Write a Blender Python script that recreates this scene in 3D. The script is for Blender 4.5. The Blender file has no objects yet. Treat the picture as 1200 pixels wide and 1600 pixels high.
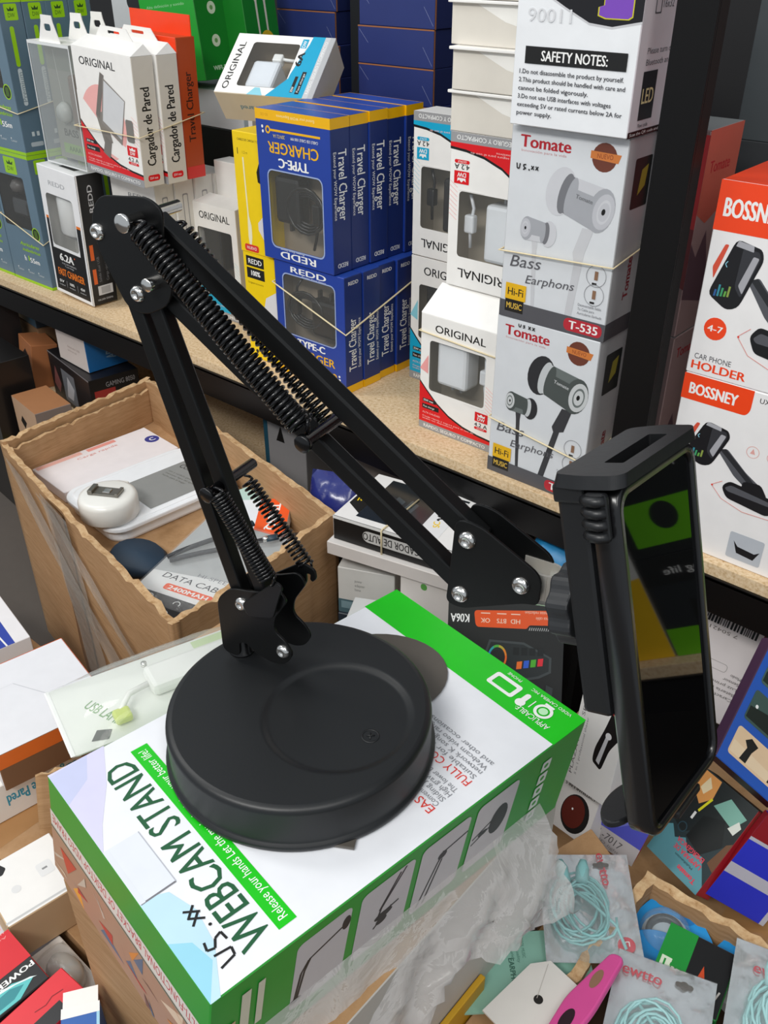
import bpy, bmesh, math, random
from mathutils import Vector, Matrix, Euler
from mathutils.geometry import tessellate_polygon

R = math.radians
random.seed(7)
scene = bpy.context.scene
COL = scene.collection

# ---------------------------------------------------------------- camera, light, exposure
cam_d = bpy.data.cameras.new('camera')
cam_d.sensor_fit = 'HORIZONTAL'
cam_d.sensor_width = 36.0
cam_d.lens = 36.0 * 1420 / 1200          # focal length of 1420 px on the 1200 px wide frame
cam_d.clip_start = 0.02
cam = bpy.data.objects.new('camera', cam_d)
COL.objects.link(cam)
cam.location = (0.0, -0.70, 0.48)
cam.rotation_euler = (R(90 - 32.4), 0, R(41))
scene.camera = cam

scene.view_settings.view_transform = 'Standard'
scene.view_settings.look = 'None'
scene.view_settings.exposure = 0.0
scene.view_settings.gamma = 1.0
scene.view_settings.use_curve_mapping = False

world = bpy.data.worlds.new('shop_world')
scene.world = world
world.use_nodes = True
world.node_tree.nodes['Background'].inputs[0].default_value = (0.86, 0.93, 1.0, 1)
world.node_tree.nodes['Background'].inputs[1].default_value = 0.48

def area_light(name, loc, target, sx, sy, power, color=(1, 1, 1)):
    d = bpy.data.lights.new(name, 'AREA')
    d.shape = 'RECTANGLE'; d.size = sx; d.size_y = sy; d.energy = power; d.color = color
    o = bpy.data.objects.new(name, d); COL.objects.link(o)
    o.location = loc
    o.rotation_euler = (Vector(target) - Vector(loc)).to_track_quat('-Z', 'Y').to_euler()
    return o
# the shop's ceiling tubes over the aisle
area_light('ceiling_tube', (-0.2, -1.70, 1.60), (-0.4, 0, 0), 1.3, 0.35, 27, (1.0, 0.985, 0.95))
area_light('ceiling_tube', (-1.75, -0.75, 1.75), (-0.6, 0, 0), 0.35, 1.3, 12, (1.0, 0.985, 0.95))
area_light('ceiling_tube', (0.9, -1.0, 1.7), (-0.2, -0.2, 0), 0.35, 1.2, 9, (1.0, 0.985, 0.95))

# ---------------------------------------------------------------- materials
def lin(c):
    c = c / 255.0
    return c / 12.92 if c <= 0.04045 else ((c + 0.055) / 1.055) ** 2.4
def rgb(h):
    return (lin(int(h[0:2], 16)), lin(int(h[2:4], 16)), lin(int(h[4:6], 16)), 1)
_mats = {}
def mat(h, rough=0.45, metal=0.0, coat=0.0, spec=0.5, vary=0.05, bump=0.0, scale=60.0):
    key = (h, rough, metal, coat, spec, vary, bump, scale)
    if key in _mats: return _mats[key]
    m = bpy.data.materials.new('print_' + h); m.use_nodes = True
    nt = m.node_tree; b = nt.nodes['Principled BSDF']
    c = rgb(h)
    tc = nt.nodes.new('ShaderNodeTexCoord')
    n = nt.nodes.new('ShaderNodeTexNoise'); n.inputs['Scale'].default_value = scale; n.inputs['Detail'].default_value = 3
    nt.links.new(tc.outputs['Object'], n.inputs['Vector'])
    mx = nt.nodes.new('ShaderNodeMix'); mx.data_type = 'RGBA'
    mx.inputs['A'].default_value = tuple(x * (1 - vary) for x in c[:3]) + (1,)
    mx.inputs['B'].default_value = tuple(min(1, x * (1 + vary)) for x in c[:3]) + (1,)
    nt.links.new(n.outputs['Fac'], mx.inputs['Factor'])
    nt.links.new(mx.outputs['Result'], b.inputs['Base Color'])
    b.inputs['Roughness'].default_value = rough; b.inputs['Metallic'].default_value = metal
    b.inputs['Coat Weight'].default_value = coat; b.inputs['Coat Roughness'].default_value = 0.15
    b.inputs['Specular IOR Level'].default_value = spec
    if bump:
        bp = nt.nodes.new('ShaderNodeBump'); bp.inputs['Strength'].default_value = bump; bp.inputs['Distance'].default_value = 0.002
        nt.links.new(n.outputs['Fac'], bp.inputs['Height']); nt.links.new(bp.outputs['Normal'], b.inputs['Normal'])
    _mats[key] = m
    return m
def film_mat(name, tint='f4f6f4', clear=0.95, rough=0.08, bump=0.0, scale=40.0):
    if name in bpy.data.materials: return bpy.data.materials[name]
    m = bpy.data.materials.new(name); m.use_nodes = True
    nt = m.node_tree; nt.nodes.clear()
    out = nt.nodes.new('ShaderNodeOutputMaterial'); mix = nt.nodes.new('ShaderNodeMixShader')
    tr = nt.nodes.new('ShaderNodeBsdfTransparent'); tr.inputs[0].default_value = (0.96, 0.97, 0.97, 1)
    pb = nt.nodes.new('ShaderNodeBsdfPrincipled'); pb.inputs['Base Color'].default_value = rgb(tint)
    pb.inputs['Roughness'].default_value = rough; pb.inputs['Coat Weight'].default_value = 0.6
    lw = nt.nodes.new('ShaderNodeLayerWeight'); lw.inputs['Blend'].default_value = 0.35
    mr = nt.nodes.new('ShaderNodeMapRange')
    mr.inputs['To Min'].default_value = 1 - clear; mr.inputs['To Max'].default_value = min(1, 1 - clear + 0.24)
    nt.links.new(lw.outputs['Fresnel'], mr.inputs['Value'])
    nt.links.new(mr.outputs['Result'], mix.inputs[0])
    nt.links.new(tr.outputs[0], mix.inputs[1]); nt.links.new(pb.outputs[0], mix.inputs[2]); nt.links.new(mix.outputs[0], out.inputs[0])
    if bump:
        tc = nt.nodes.new('ShaderNodeTexCoord')
        n = nt.nodes.new('ShaderNodeTexNoise'); n.inputs['Scale'].default_value = scale; n.inputs['Detail'].default_value = 4
        n.inputs['Distortion'].default_value = 1.2
        nt.links.new(tc.outputs['Object'], n.inputs['Vector'])
        bp = nt.nodes.new('ShaderNodeBump'); bp.inputs['Strength'].default_value = bump; bp.inputs['Distance'].default_value = 0.004
        nt.links.new(n.outputs['Fac'], bp.inputs['Height']); nt.links.new(bp.outputs['Normal'], pb.inputs['Normal'])
        nt.links.new(bp.outputs['Normal'], lw.inputs['Normal'])
    return m
def board_mat(name, base, dark, light, scale, stretch=(1, 1, 1), rough=0.8, bump=0.15):
    m = bpy.data.materials.new(name); m.use_nodes = True
    nt = m.node_tree; b = nt.nodes['Principled BSDF']; b.inputs['Roughness'].default_value = rough
    b.inputs['Specular IOR Level'].default_value = 0.25
    tc = nt.nodes.new('ShaderNodeTexCoord'); mp = nt.nodes.new('ShaderNodeMapping'); mp.inputs['Scale'].default_value = stretch
    nt.links.new(tc.outputs['Object'], mp.inputs['Vector'])
    n1 = nt.nodes.new('ShaderNodeTexNoise'); n1.inputs['Scale'].default_value = scale; n1.inputs['Detail'].default_value = 6; n1.inputs['Roughness'].default_value = 0.7
    n2 = nt.nodes.new('ShaderNodeTexNoise'); n2.inputs['Scale'].default_value = scale * 0.08; n2.inputs['Detail'].default_value = 3
    for n in (n1, n2): nt.links.new(mp.outputs[0], n.inputs['Vector'])
    cr = nt.nodes.new('ShaderNodeValToRGB')
    cr.color_ramp.elements[0].position = 0.30; cr.color_ramp.elements[0].color = rgb(dark)
    cr.color_ramp.elements[1].position = 0.72; cr.color_ramp.elements[1].color = rgb(light)
    e = cr.color_ramp.elements.new(0.48); e.color = rgb(base)
    nt.links.new(n1.outputs['Fac'], cr.inputs[0])
    hs = nt.nodes.new('ShaderNodeHueSaturation'); mr = nt.nodes.new('ShaderNodeMapRange')
    mr.inputs['To Min'].default_value = 0.88; mr.inputs['To Max'].default_value = 1.1
    nt.links.new(n2.outputs['Fac'], mr.inputs['Value']); nt.links.new(mr.outputs[0], hs.inputs['Value'])
    nt.links.new(cr.outputs[0], hs.inputs['Color']); nt.links.new(hs.outputs[0], b.inputs['Base Color'])
    bp = nt.nodes.new('ShaderNodeBump'); bp.inputs['Strength'].default_value = bump; bp.inputs['Distance'].default_value = 0.001
    nt.links.new(n1.outputs['Fac'], bp.inputs['Height']); nt.links.new(bp.outputs['Normal'], b.inputs['Normal'])
    return m

WHITE = mat('f3f3f1', 0.4); OFFW = mat('e6e3dc', 0.5); BLACK = mat('0c0c0d', 0.35); INK = mat('161616', 0.4)
GREYM = mat('8d8d90', 0.4); DGREY = mat('3b3b3e', 0.45); KRAFT_IN = mat('b98f62', 0.85)
RED = mat('e0141c', 0.38); ORANGE = mat('f2571d', 0.4); YELLOW = mat('f6cf05', 0.38); CYAN = mat('12a9d2', 0.4)
BLUE = mat('1f3f98', 0.4); GREEN = mat('23a92c', 0.4); SILVER = mat('b9b9ba', 0.35)
METAL = mat('e8e6e2', 0.16, 1.0); STEEL_BLACK = mat('0b0a0b', 0.40, 0.0, 0.0, 0.28, bump=0.03, scale=900)
PART_BOARD = board_mat('particle_board', 'd9bd97', 'b3905f', 'ecd8b8', 260)
KRAFT = board_mat('corrugated_kraft', 'b08a63', '9f7a54', 'bd9872', 28, (1, 1, 14), 0.85, 0.05)
KRAFT_EDGE = board_mat('torn_kraft_edge', 'c4a077', '9c7448', 'd9bd94', 120, (1, 1, 1), 0.9, 0.4)
FILM = film_mat('clear_film'); 
BAND_MAT = mat('e3d3ab', 0.55)

# ---------------------------------------------------------------- mesh builder
class MB:
    def __init__(s):
        s.v = []; s.f = []; s.mi = []; s.mats = []; s.sm = []
    def mid(s, m):
        if m not in s.mats: s.mats.append(m)
        return s.mats.index(m)
    def add(s, verts, faces, m, smooth=False, X=None):
        b = len(s.v); k = s.mid(m)
        s.v += [tuple(X @ Vector(p)) for p in verts] if X is not None else [tuple(p) for p in verts]
        for f in faces:
            s.f.append(tuple(b + i for i in f)); s.mi.append(k); s.sm.append(smooth)
    def box(s, lo, hi, m, ch=0.0, X=None):
        x0, y0, z0 = lo; x1, y1, z1 = hi
        if ch <= 0:
            v = [(x0,y0,z0),(x1,y0,z0),(x1,y1,z0),(x0,y1,z0),(x0,y0,z1),(x1,y0,z1),(x1,y1,z1),(x0,y1,z1)]
            s.add(v, [(0,3,2,1),(4,5,6,7),(0,1,5,4),(1,2,6,5),(2,3,7,6),(3,0,4,7)], m, X=X); return
        bm = bmesh.new(); bmesh.ops.create_cube(bm, size=1)
        for q in bm.verts: q.co = Vector(((x0+x1)/2 + q.co.x*(x1-x0), (y0+y1)/2 + q.co.y*(y1-y0), (z0+z1)/2 + q.co.z*(z1-z0)))
        bmesh.ops.bevel(bm, geom=bm.edges[:], offset=ch, segments=2, affect='EDGES', profile=0.5)
        s.bm(bm, m, X=X)
    def bm(s, bm, m, smooth=False, X=None):
        bm.verts.index_update()
        s.add([q.co[:] for q in bm.verts], [[q.index for q in f.verts] for f in bm.faces], m, smooth, X); bm.free()
    def prism(s, pts, z0, z1, m, X=None, ch=0.0, smooth=False):
        """pts: 2-D outline (ccw), extruded along local z"""
        bm = bmesh.new()
        vs = [bm.verts.new((p[0], p[1], z0)) for p in pts]
        f = bm.faces.new(vs)
        r = bmesh.ops.extrude_face_region(bm, geom=[f])
        for q in r['geom']:
            if isinstance(q, bmesh.types.BMVert): q.co.z = z1
        bmesh.ops.recalc_face_normals(bm, faces=bm.faces[:])
        if ch > 0:
            es = [e for e in bm.edges if abs(e.verts[0].co.z - e.verts[1].co.z) < 1e-9]
            bmesh.ops.bevel(bm, geom=es, offset=ch, segments=2, affect='EDGES', profile=0.5)
        big = [f for f in bm.faces if len(f.verts) > 4]
        if big: bmesh.ops.triangulate(bm, faces=big)
        s.bm(bm, m, smooth, X)
    def lathe(s, prof, m, seg=48, X=None, smooth=True):
        """prof: (r, z) from bottom to top around local z"""
        v = []; f = []; n = len(prof)
        for i in range(seg):
            a = 2*math.pi*i/seg
            for r, z in prof: v.append((r*math.cos(a), r*math.sin(a), z))
        for i in range(seg):
            j = (i+1) % seg
            for k in range(n-1):
                f.append((i*n+k, j*n+k, j*n+k+1, i*n+k+1))
        s.add(v, f, m, smooth, X)
    def tube(s, pts, r, m, seg=8, closed=False, smooth=True, flat=1.0, caps=True):
        pts = [Vector(p) for p in pts]; n = len(pts); rings = []
        prev = None; b = len(s.v); v = []; f = []
        for i, p in enumerate(pts):
            if closed: t = pts[(i+1) % n] - pts[i-1]
            else: t = pts[min(i+1, n-1)] - pts[max(i-1, 0)]
            t.normalize()
            if prev is None:
                up = Vector((0, 0, 1)) if abs(t.z) < 0.9 else Vector((1, 0, 0))
                a = t.cross(up).normalized()
            else:
                a = (prev - t*prev.dot(t)).normalized()
            prev = a; c = t.cross(a)
            rr = r[i] if isinstance(r, (list, tuple)) else r
            for k in range(seg):
                th = 2*math.pi*k/seg
                v.append(p + a*rr*math.cos(th) + c*rr*flat*math.sin(th))
        for i in range(n if closed else n-1):
            j = (i+1) % n
            for k in range(seg):
                l = (k+1) % seg
                f.append((i*seg+k, i*seg+l, j*seg+l, j*seg+k))
        if not closed and caps:
            f.append(tuple(range(seg))[::-1]); f.append(tuple((n-1)*seg+k for k in range(seg)))
        s.add(v, f, m, smooth)
    def build(s, name, parent=None, mods=None):
        me = bpy.data.meshes.new(name)
        me.from_pydata(s.v, [], s.f)
        for m in s.mats: me.materials.append(m)
        me.polygons.foreach_set('material_index', s.mi)
        me.polygons.foreach_set('use_smooth', s.sm)
        me.update()
        o = bpy.data.objects.new(name, me); COL.objects.link(o)
        if parent is not None: o.parent = parent
        return o

def tag(o, label=None, cat=None, group=None, kind=None):
    if label: o['label'] = label
    if cat: o['category'] = cat
    if group: o['group'] = group
    if kind: o['kind'] = kind
    return o
def empty(name, X=None):
    o = bpy.data.objects.new(name, None); COL.objects.link(o); o.empty_display_size = 0.02
    if X is not None: o.matrix_world = X
    return o
def at(x, y, z, rz=0.0, rx=0.0, ry=0.0):
    return Matrix.Translation((x, y, z)) @ Euler((R(rx), R(ry), R(rz))).to_matrix().to_4x4()
def frame(o, u, n, v):
    """matrix with columns u (x), n (y), v (z) and origin o"""
    m = Matrix.Identity(4)
    for i in range(3):
        m[i][0] = u[i]; m[i][1] = n[i]; m[i][2] = v[i]; m[i][3] = o[i]
    return m
def copy_tree(o, parent=None):
    c = o.copy(); COL.objects.link(c)
    if parent is not None: c.parent = parent
    for ch in list(o.children): copy_tree(ch, c)
    return c

# ---------------------------------------------------------------- lettering
_txt = {}
def glyphs(s, bold=0.0, slant=0.0):
    key = (s, bold, slant)
    if key in _txt: return _txt[key]
    cu = bpy.data.curves.new('lettering', 'FONT'); cu.body = s; cu.size = 1.0; cu.resolution_u = 3 if len(s) < 12 else 2
    cu.shear = slant; cu.fill_mode = 'FRONT'
    o = bpy.data.objects.new('lettering', cu); COL.objects.link(o)
    dg = bpy.context.evaluated_depsgraph_get()
    me = o.evaluated_get(dg).to_mesh()
    v = [(q.co.x, q.co.y) for q in me.vertices]; f = [tuple(p.vertices) for p in me.polygons]
    o.evaluated_get(dg).to_mesh_clear()
    bpy.data.objects.remove(o); bpy.data.curves.remove(cu)
    xs = [p[0] for p in v] or [0, 1]
    x0, x1 = min(xs), max(xs)
    v = [(p[0] - x0, p[1], 0) for p in v]
    if bold:                                    # heavier strokes: the same letters set twice more, a hair apart
        n = len(v); b2 = bold*0.9
        v = [(x - b2, y, 0) for x, y, _ in v] + [(x + b2, y, 1) for x, y, _ in v] + [(x, y + b2*0.5, 2) for x, y, _ in v]
        f = f + [tuple(i + n for i in q) for q in f] + [tuple(i + 2*n for i in q) for q in f]
    _txt[key] = (v, f, max(1e-6, x1 - x0))
    return _txt[key]
CAP = 0.70
def rrect(u0, v0, u1, v1, r, n=4):
    r = min(r, abs(u1-u0)/2.01, abs(v1-v0)/2.01); pts = []
    for cx, cy, a0 in ((u1-r, v1-r, 0), (u0+r, v1-r, 90), (u0+r, v0+r, 180), (u1-r, v0+r, 270)):
        for k in range(n+1):
            a = R(a0 + 90*k/n); pts.append((cx + r*math.cos(a), cy + r*math.sin(a)))
    return pts
def circle(u, v, r, n=24, ry=None):
    ry = r if ry is None else ry
    return [(u + r*math.cos(2*math.pi*k/n), v + ry*math.sin(2*math.pi*k/n)) for k in range(n)]

class Face:
    """flat printing frame: origin o, axes u and v, outward n; sizes W x H; decals sit a hair above the card"""
    def __init__(s, mb, o, u, v, W, H):
        s.mb = mb; s.o = Vector(o); s.u = Vector(u).normalized(); s.v = Vector(v).normalized(); s.n = s.u.cross(s.v)
        s.W = W; s.H = H; s.k = 0
    def P(s, a, b, lift): return s.o + s.u*a + s.v*b + s.n*lift
    def lift(s):
        s.k += 1; return 0.00010 + 0.000012*s.k
    def poly(s, pts, m, absu=False, holes=None, lift=None):
        """pts in fractions of W, H (or metres when absu)"""
        sc = (1, 1) if absu else (s.W, s.H)
        loops = [[(p[0]*sc[0], p[1]*sc[1]) for p in pts]] + [[(p[0]*sc[0], p[1]*sc[1]) for p in h] for h in (holes or [])]
        L = s.lift() if lift is None else lift
        flat = [p for l in loops for p in l]
        if not holes and len(pts) <= 4: tri = [tuple(range(len(pts)))]
        else: tri = tessellate_polygon([[Vector((p[0], p[1], 0)) for p in l] for l in loops])
        out = []
        for t in tri:
            a = [flat[i] for i in t]
            ar = sum(a[i][0]*a[(i+1) % len(a)][1] - a[(i+1) % len(a)][0]*a[i][1] for i in range(len(a)))
            out.append(tuple(t) if ar > 0 else tuple(t)[::-1])
        s.mb.add([s.P(p[0], p[1], L) for p in flat], out, m)
    def rect(s, a, b, c, d, m, lift=None): s.poly([(a,b),(c,b),(c,d),(a,d)], m, lift=lift)
    def rr(s, a, b, c, d, r, m, n=4): s.poly(rrect(a*s.W, b*s.H, c*s.W, d*s.H, r, n), m, True)
    def circ(s, a, b, r, m, ry=None, n=20): s.poly(circle(a*s.W, b*s.H, r, n, ry), m, True)
    def ring(s, a, b, r, r2, m, n=24): s.poly(circle(a*s.W, b*s.H, r, n), m, True, holes=[circle(a*s.W, b*s.H, r2, n)[::-1]])
    def line(s, p, q, w, m):
        """stroke of width w metres between two fractional points"""
        a = Vector((p[0]*s.W, p[1]*s.H)); b = Vector((q[0]*s.W, q[1]*s.H)); d = (b-a).normalized(); e = Vector((-d.y, d.x))*w/2
        s.poly([(a-e)[:], (b-e)[:], (b+e)[:], (a+e)[:]], m, True)
    def strokes(s, pts, w, m):
        for i in range(len(pts)-1): s.line(pts[i], pts[i+1], w, m)
    def text(s, t, a, b, h, m, rot=0, al='C', w=None, bold=0.0, slant=0.0):
        """cap height h (fraction of H), anchored at fraction (a, b); w = wanted length in metres"""
        V, F, wd = glyphs(t, bold, slant)
        k = h*s.H/CAP; kx = k if w is None else w/wd
        off = {'C': -wd/2, 'L': 0, 'R': -wd}[al]
        c, sn = math.cos(R(rot)), math.sin(R(rot)); L = s.lift()
        out = []
        for x, y, q in V:
            x = (x + off)*kx; y = (y - CAP/2)*k
            out.append(s.P(a*s.W + x*c - y*sn, b*s.H + x*sn + y*c, L + q*0.000004))
        s.mb.add(out, F, m)
    def lines(s, rows, a, b, h, m, gap=1.7, rot=0, al='L', w=None, bold=0.0):
        c, sn = math.cos(R(rot)), math.sin(R(rot))
        for i, t in enumerate(rows):
            d = -i*gap*h*s.H
            s.text(t, a + (-d*sn)/s.W, b + d*c/s.H, h, m, rot, al, None if w is None else w*len(t)/max(len(q) for q in rows), bold)

class Carton:
    """a card box, origin at the centre of its base; faces F(-y) R(+x) B(+y) L(-x) T(+z) D(-z)"""
    def __init__(s, w, d, h, m, faces=None, holes=None, ch=0.0007, open_top=False):
        s.w, s.d, s.h = w, d, h; s.mb = MB(); faces = faces or {}; holes = holes or {}
        hw, hd = w/2, d/2
        fr = {'F': ((-hw,-hd,0),(1,0,0),(0,0,1),w,h), 'R': ((hw,-hd,0),(0,1,0),(0,0,1),d,h), 'B': ((hw,hd,0),(-1,0,0),(0,0,1),w,h),
              'L': ((-hw,hd,0),(0,-1,0),(0,0,1),d,h), 'T': ((-hw,-hd,h),(1,0,0),(0,1,0),w,d), 'D': ((-hw,hd,0),(1,0,0),(0,-1,0),w,d)}
        s.face = {}
        for k, (o, u, v, W, H) in fr.items():
            f = Face(s.mb, o, u, v, W, H); s.face[k] = f
            if k == 'T' and open_top: continue
            f.poly([(ch,ch),(W-ch,ch),(W-ch,H-ch),(ch,H-ch)], faces.get(k, m), True, holes=[rrect(a*W, b*H, c*W, e*H, r)[::-1] for a, b, c, e, r in holes.get(k, [])] or None, lift=0.0)
        # rounded card edges
        def corner(sx, sy, sz, ax):
            p = [sx*hw, sy*hd, h if sz > 0 else 0]
            for i, sg in enumerate((sx, sy, sz)):
                if i != ax: p[i] -= sg*ch
            return p
        S = (-1, 1)
        for a in S:
            for b in S:
                for ax in range(3):
                    i, j = [q for q in range(3) if q != ax]
                    e0 = [0,0,0]; e1 = [0,0,0]; e0[i] = e1[i] = a; e0[j] = e1[j] = b; e0[ax] = -1; e1[ax] = 1
                    key = {0: ('L','R'), 1: ('F','B'), 2: ('D','T')}[i][a > 0]
                    if open_top and 'T' in (key, {0: ('L','R'), 1: ('F','B'), 2: ('D','T')}[j][b > 0]): continue
                    q = [corner(*e0, i), corner(*e1, i), corner(*e1, j), corner(*e0, j)]
                    s.mb.add(q, [(0,1,2,3)], faces.get(key, m))
        s.kids = []
    def __getitem__(s, k): return s.face[k]
    def finish(s, name, label, cat, X, group=None):
        """one mesh when it has no parts, else an Empty with the carton and its parts below it"""
        if not s.kids:
            o = s.mb.build(name); o.matrix_world = X
        else:
            o = empty(name, X); s.mb.build('carton', o)
            for nm, mb, lb in s.kids:
                k = mb.build(nm, o)
                if lb: k['label'] = lb
        return tag(o, label, cat, group)
    def part(s, name, mb=None, label=None):
        mb = mb or MB(); s.kids.append((name, mb, label)); return mb
    def pane(s, k, a, b, c, e, r, inset=0.0005, m=None):
        f = s.face[k]; mb = MB(); g = Face(mb, f.o, f.u, f.v, f.W, f.H)
        g.poly(rrect(a*f.W-0.001, b*f.H-0.001, c*f.W+0.001, e*f.H+0.001, r), m or FILM, True, lift=-inset)
        s.part('window_film', mb); return mb
def tab(mb, w, h, y, z, m, taper=0.25, t=0.0012, hole=True):
    """euro hanging tab standing on a carton's top edge"""
    x = w/2; q = x*(1-taper)
    out = [(-x,0),(x,0),(q,h*0.75),(q*0.9,h),(-q*0.9,h),(-q,h*0.75)]
    X = Matrix.Translation((0, y, z)) @ Matrix.Rotation(R(90), 4, 'X')
    if not hole:
        mb.prism(out, -t/2, t/2, m, X=X); return
    hl = rrect(-w*0.16, h*0.42, w*0.16, h*0.68, h*0.1)
    loops = [[Vector((p[0], p[1], 0)) for p in l] for l in (out, hl[::-1])]
    flat = out + hl[::-1]; tri = tessellate_polygon(loops)
    n = len(flat)
    v = [(p[0], p[1], -t/2) for p in flat] + [(p[0], p[1], t/2) for p in flat]
    f = [tuple(i for i in q3) for q3 in tri] + [tuple(i+n for i in q3)[::-1] for q3 in tri]
    for a, b in ((0, len(out)), (len(out), n)):
        for i in range(a, b):
            j = a + (i+1-a) % (b-a); f.append((i, j, j+n, i+n))
    mb.add(v, f, m, X=X)
# ---------------------------------------------------------------- the setting
def struct(name, mb):
    o = mb.build(name); o['kind'] = 'structure'; return o
FLOOR_Z = -0.37
b = MB(); b.box((-3.0, -2.2, FLOOR_Z-0.04), (1.6, 0.62, FLOOR_Z), mat('57504a', 0.7, bump=0.2)); struct('floor', b)
b = MB(); b.box((-3.0, 0.56, FLOOR_Z), (1.6, 0.60, 1.3), mat('141417', 0.6)); struct('wall_back', b)
# the rack: board, angle-iron lip and upright
rack = empty('storage_rack', at(0, 0, 0))
tag(rack, 'black steel storage rack with a particle board shelf full of boxed gadgets', 'rack')
b = MB(); b.box((-2.6, 0.0, -0.013), (0.75, 0.50, 0.0), PART_BOARD, 0.0006); b.build('shelf_board', rack)
b = MB()
b.box((-2.6, -0.003, -0.05), (0.75, -0.0002, -0.0125), STEEL_BLACK, 0.0004)
b.box((-2.6, -0.003, -0.0165), (0.75, 0.035, -0.0135), STEEL_BLACK, 0.0004); b.build('front_beam', rack)
b = MB()
b.box((-0.3275, -0.0065, FLOOR_Z), (-0.296, -0.0035, 1.25), STEEL_BLACK, 0.0005)
b.box((-0.2990, -0.0035, 0.0005), (-0.2960, 0.012, 1.25), STEEL_BLACK, 0.0005)
b.build('upright_post', rack)
b = MB(); b.box((-2.6, 0.505, -0.05), (0.75, 0.51, -0.0135), STEEL_BLACK); b.build('rear_beam', rack)
b = MB(); b.box((-2.56, 0.501, FLOOR_Z), (-2.52, 0.504, 1.25), STEEL_BLACK); b.build('rear_post', rack)
# ---------------------------------------------------------------- the webcam stand's own box
GREEN_T = mat('14c414', 0.36, coat=0.3); GREEN_S = mat('2f9a35', 0.4); DGREEN = mat('1d5a37', 0.4)
def webcam_box():
    W, D, H = 0.175, 0.268, 0.080
    lid = mat('eceef3', 0.34, coat=0.25)
    c = Carton(W, D, H, lid, {'F': GREEN_S, 'R': GREEN_S, 'L': GREEN_S, 'B': GREEN_S})
    T = c['T']
    lil = mat('d6d4ee', 0.34); lil2 = mat('c6cbea', 0.34); aq = mat('bfe0f0', 0.34); aq2 = mat('98d4e8', 0.34)
    T.poly([(0.01,0.0),(0.40,0.0),(0.30,0.03),(0.16,0.085),(0.0,0.13),(0.0,0.0)], lil)
    T.poly([(0.01,0.0),(0.16,0.0),(0.10,0.06),(0.0,0.09)], lil2)
    T.poly([(0.60,0.0),(1.0,0.0),(1.0,0.02),(0.86,0.065),(0.74,0.075),(0.64,0.055)], aq)
    T.poly([(0.78,0.0),(1.0,0.0),(0.90,0.045),(0.82,0.035)], aq2)
    T.rect(0.0, 0.885, 1.0, 1.0, GREEN_T)
    # closing tongue with the cut beside it
    T.poly([(0.393,0.001),(0.625,0.001),(0.622,0.077),(0.393,0.077)], mat('e2e6f0', 0.3))
    T.line((0.625,0.002), (0.622,0.077), 0.0011, mat('77777c', 0.6)); T.line((0.393,0.077), (0.622,0.077), 0.0006, mat('b5b7c0', 0.6))
    T.poly([(0.393,0.0),(0.625,0.0),(0.625,0.012),(0.393,0.012)], mat('dfe3ea', 0.35))
    T.text('WEBCAM STAND', 0.525, 0.123, 0.066, DGREEN, 180, w=0.146, bold=0.010)
    T.rect(0.085, 0.166, 0.945, 0.206, GREEN_T)
    T.text('Release your hands Let the music slowly into your better life!', 0.515, 0.186, 0.020, WHITE, 180, w=0.143)
    # hand written price
    w = 0.0013
    T.strokes([(0.935,0.048),(0.925,0.080),(0.90,0.083),(0.893,0.050)], w, INK)
    T.strokes([(0.842,0.050),(0.868,0.046),(0.875,0.060),(0.850,0.070),(0.843,0.084),(0.872,0.086)], w, INK)
    T.circ(0.805, 0.078, 0.0009, INK, n=10)
    for x in (0.765, 0.738):
        T.strokes([(x+0.016,0.052),(x-0.016,0.074)], w, INK); T.strokes([(x-0.014,0.052),(x+0.014,0.078)], w, INK)
    # red and grey copy beside the base
    red = mat('e0382c', 0.4); gr = mat('8b8d92', 0.4)
    T.text('EASY', 0.93, 0.556, 0.021, red, 180, al='L', w=0.017)
    T.lines(['Convenient','Sliding J & S','High gravity 360','The lower base'], 0.925, 0.575, 0.0135, gr, 1.35, 180, w=0.032)
    T.text('FULLY COMPATIBLE', 0.93, 0.664, 0.021, red, 180, al='L', w=0.062)
    T.lines(['Suitable for mobile','network K songs','Webcam video range for','and other occasions'], 0.925, 0.685, 0.0135, gr, 1.35, 180, w=0.060)
    # icons on the green band
    T.text('APPLICABLE:', 0.94, 0.912, 0.016, WHITE, 180, al='L', w=0.026)
    x, y = 0.69, 0.945
    T.poly(rrect((x-0.062)*W,(y-0.024)*D,(x+0.062)*W,(y+0.024)*D,0.002), WHITE, True, holes=[rrect((x-0.045)*W,(y-0.015)*D,(x+0.045)*W,(y+0.013)*D,0.001)[::-1]])
    T.line((0.745,0.93),(0.745,0.958), 0.0007, WHITE)
    T.poly(rrect(0.778*W,0.928*D,0.80*W,0.964*D,0.0019), WHITE, True); T.circ(0.789, 0.928, 0.0034, WHITE)
    T.line((0.825,0.93),(0.825,0.958), 0.0007, WHITE)
    T.ring(0.875, 0.945, 0.0062, 0.0042, WHITE); T.circ(0.875, 0.945, 0.0030, mat('bff0c0', 0.4)); T.rect(0.855, 0.966, 0.895, 0.972, WHITE)
    for t, xx in (('PHONE', 0.69), ('MIC', 0.79), ('VIDEO CAMERA', 0.885)):
        T.text(t, xx, 0.982, 0.009, WHITE, 180)
    # long green side: four photographs of the stand
    Rf = c['R']; panel = mat('c9c4c6', 0.4); ink = mat('232527', 0.4)
    def shot(a, b, seq, heads):
        y0, y1 = 0.18, 0.90
        Rf.rr(a, y0, b, y1, 0.004, panel)
        for p in seq: Rf.strokes([(a + (b-a)*q[0], y0 + (y1-y0)*q[1]) for q in p], 0.0016, ink)
        for h in heads: Rf.circ(a + (b-a)*h[0], y0 + (y1-y0)*h[1], h[2], ink, ry=h[3])
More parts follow.
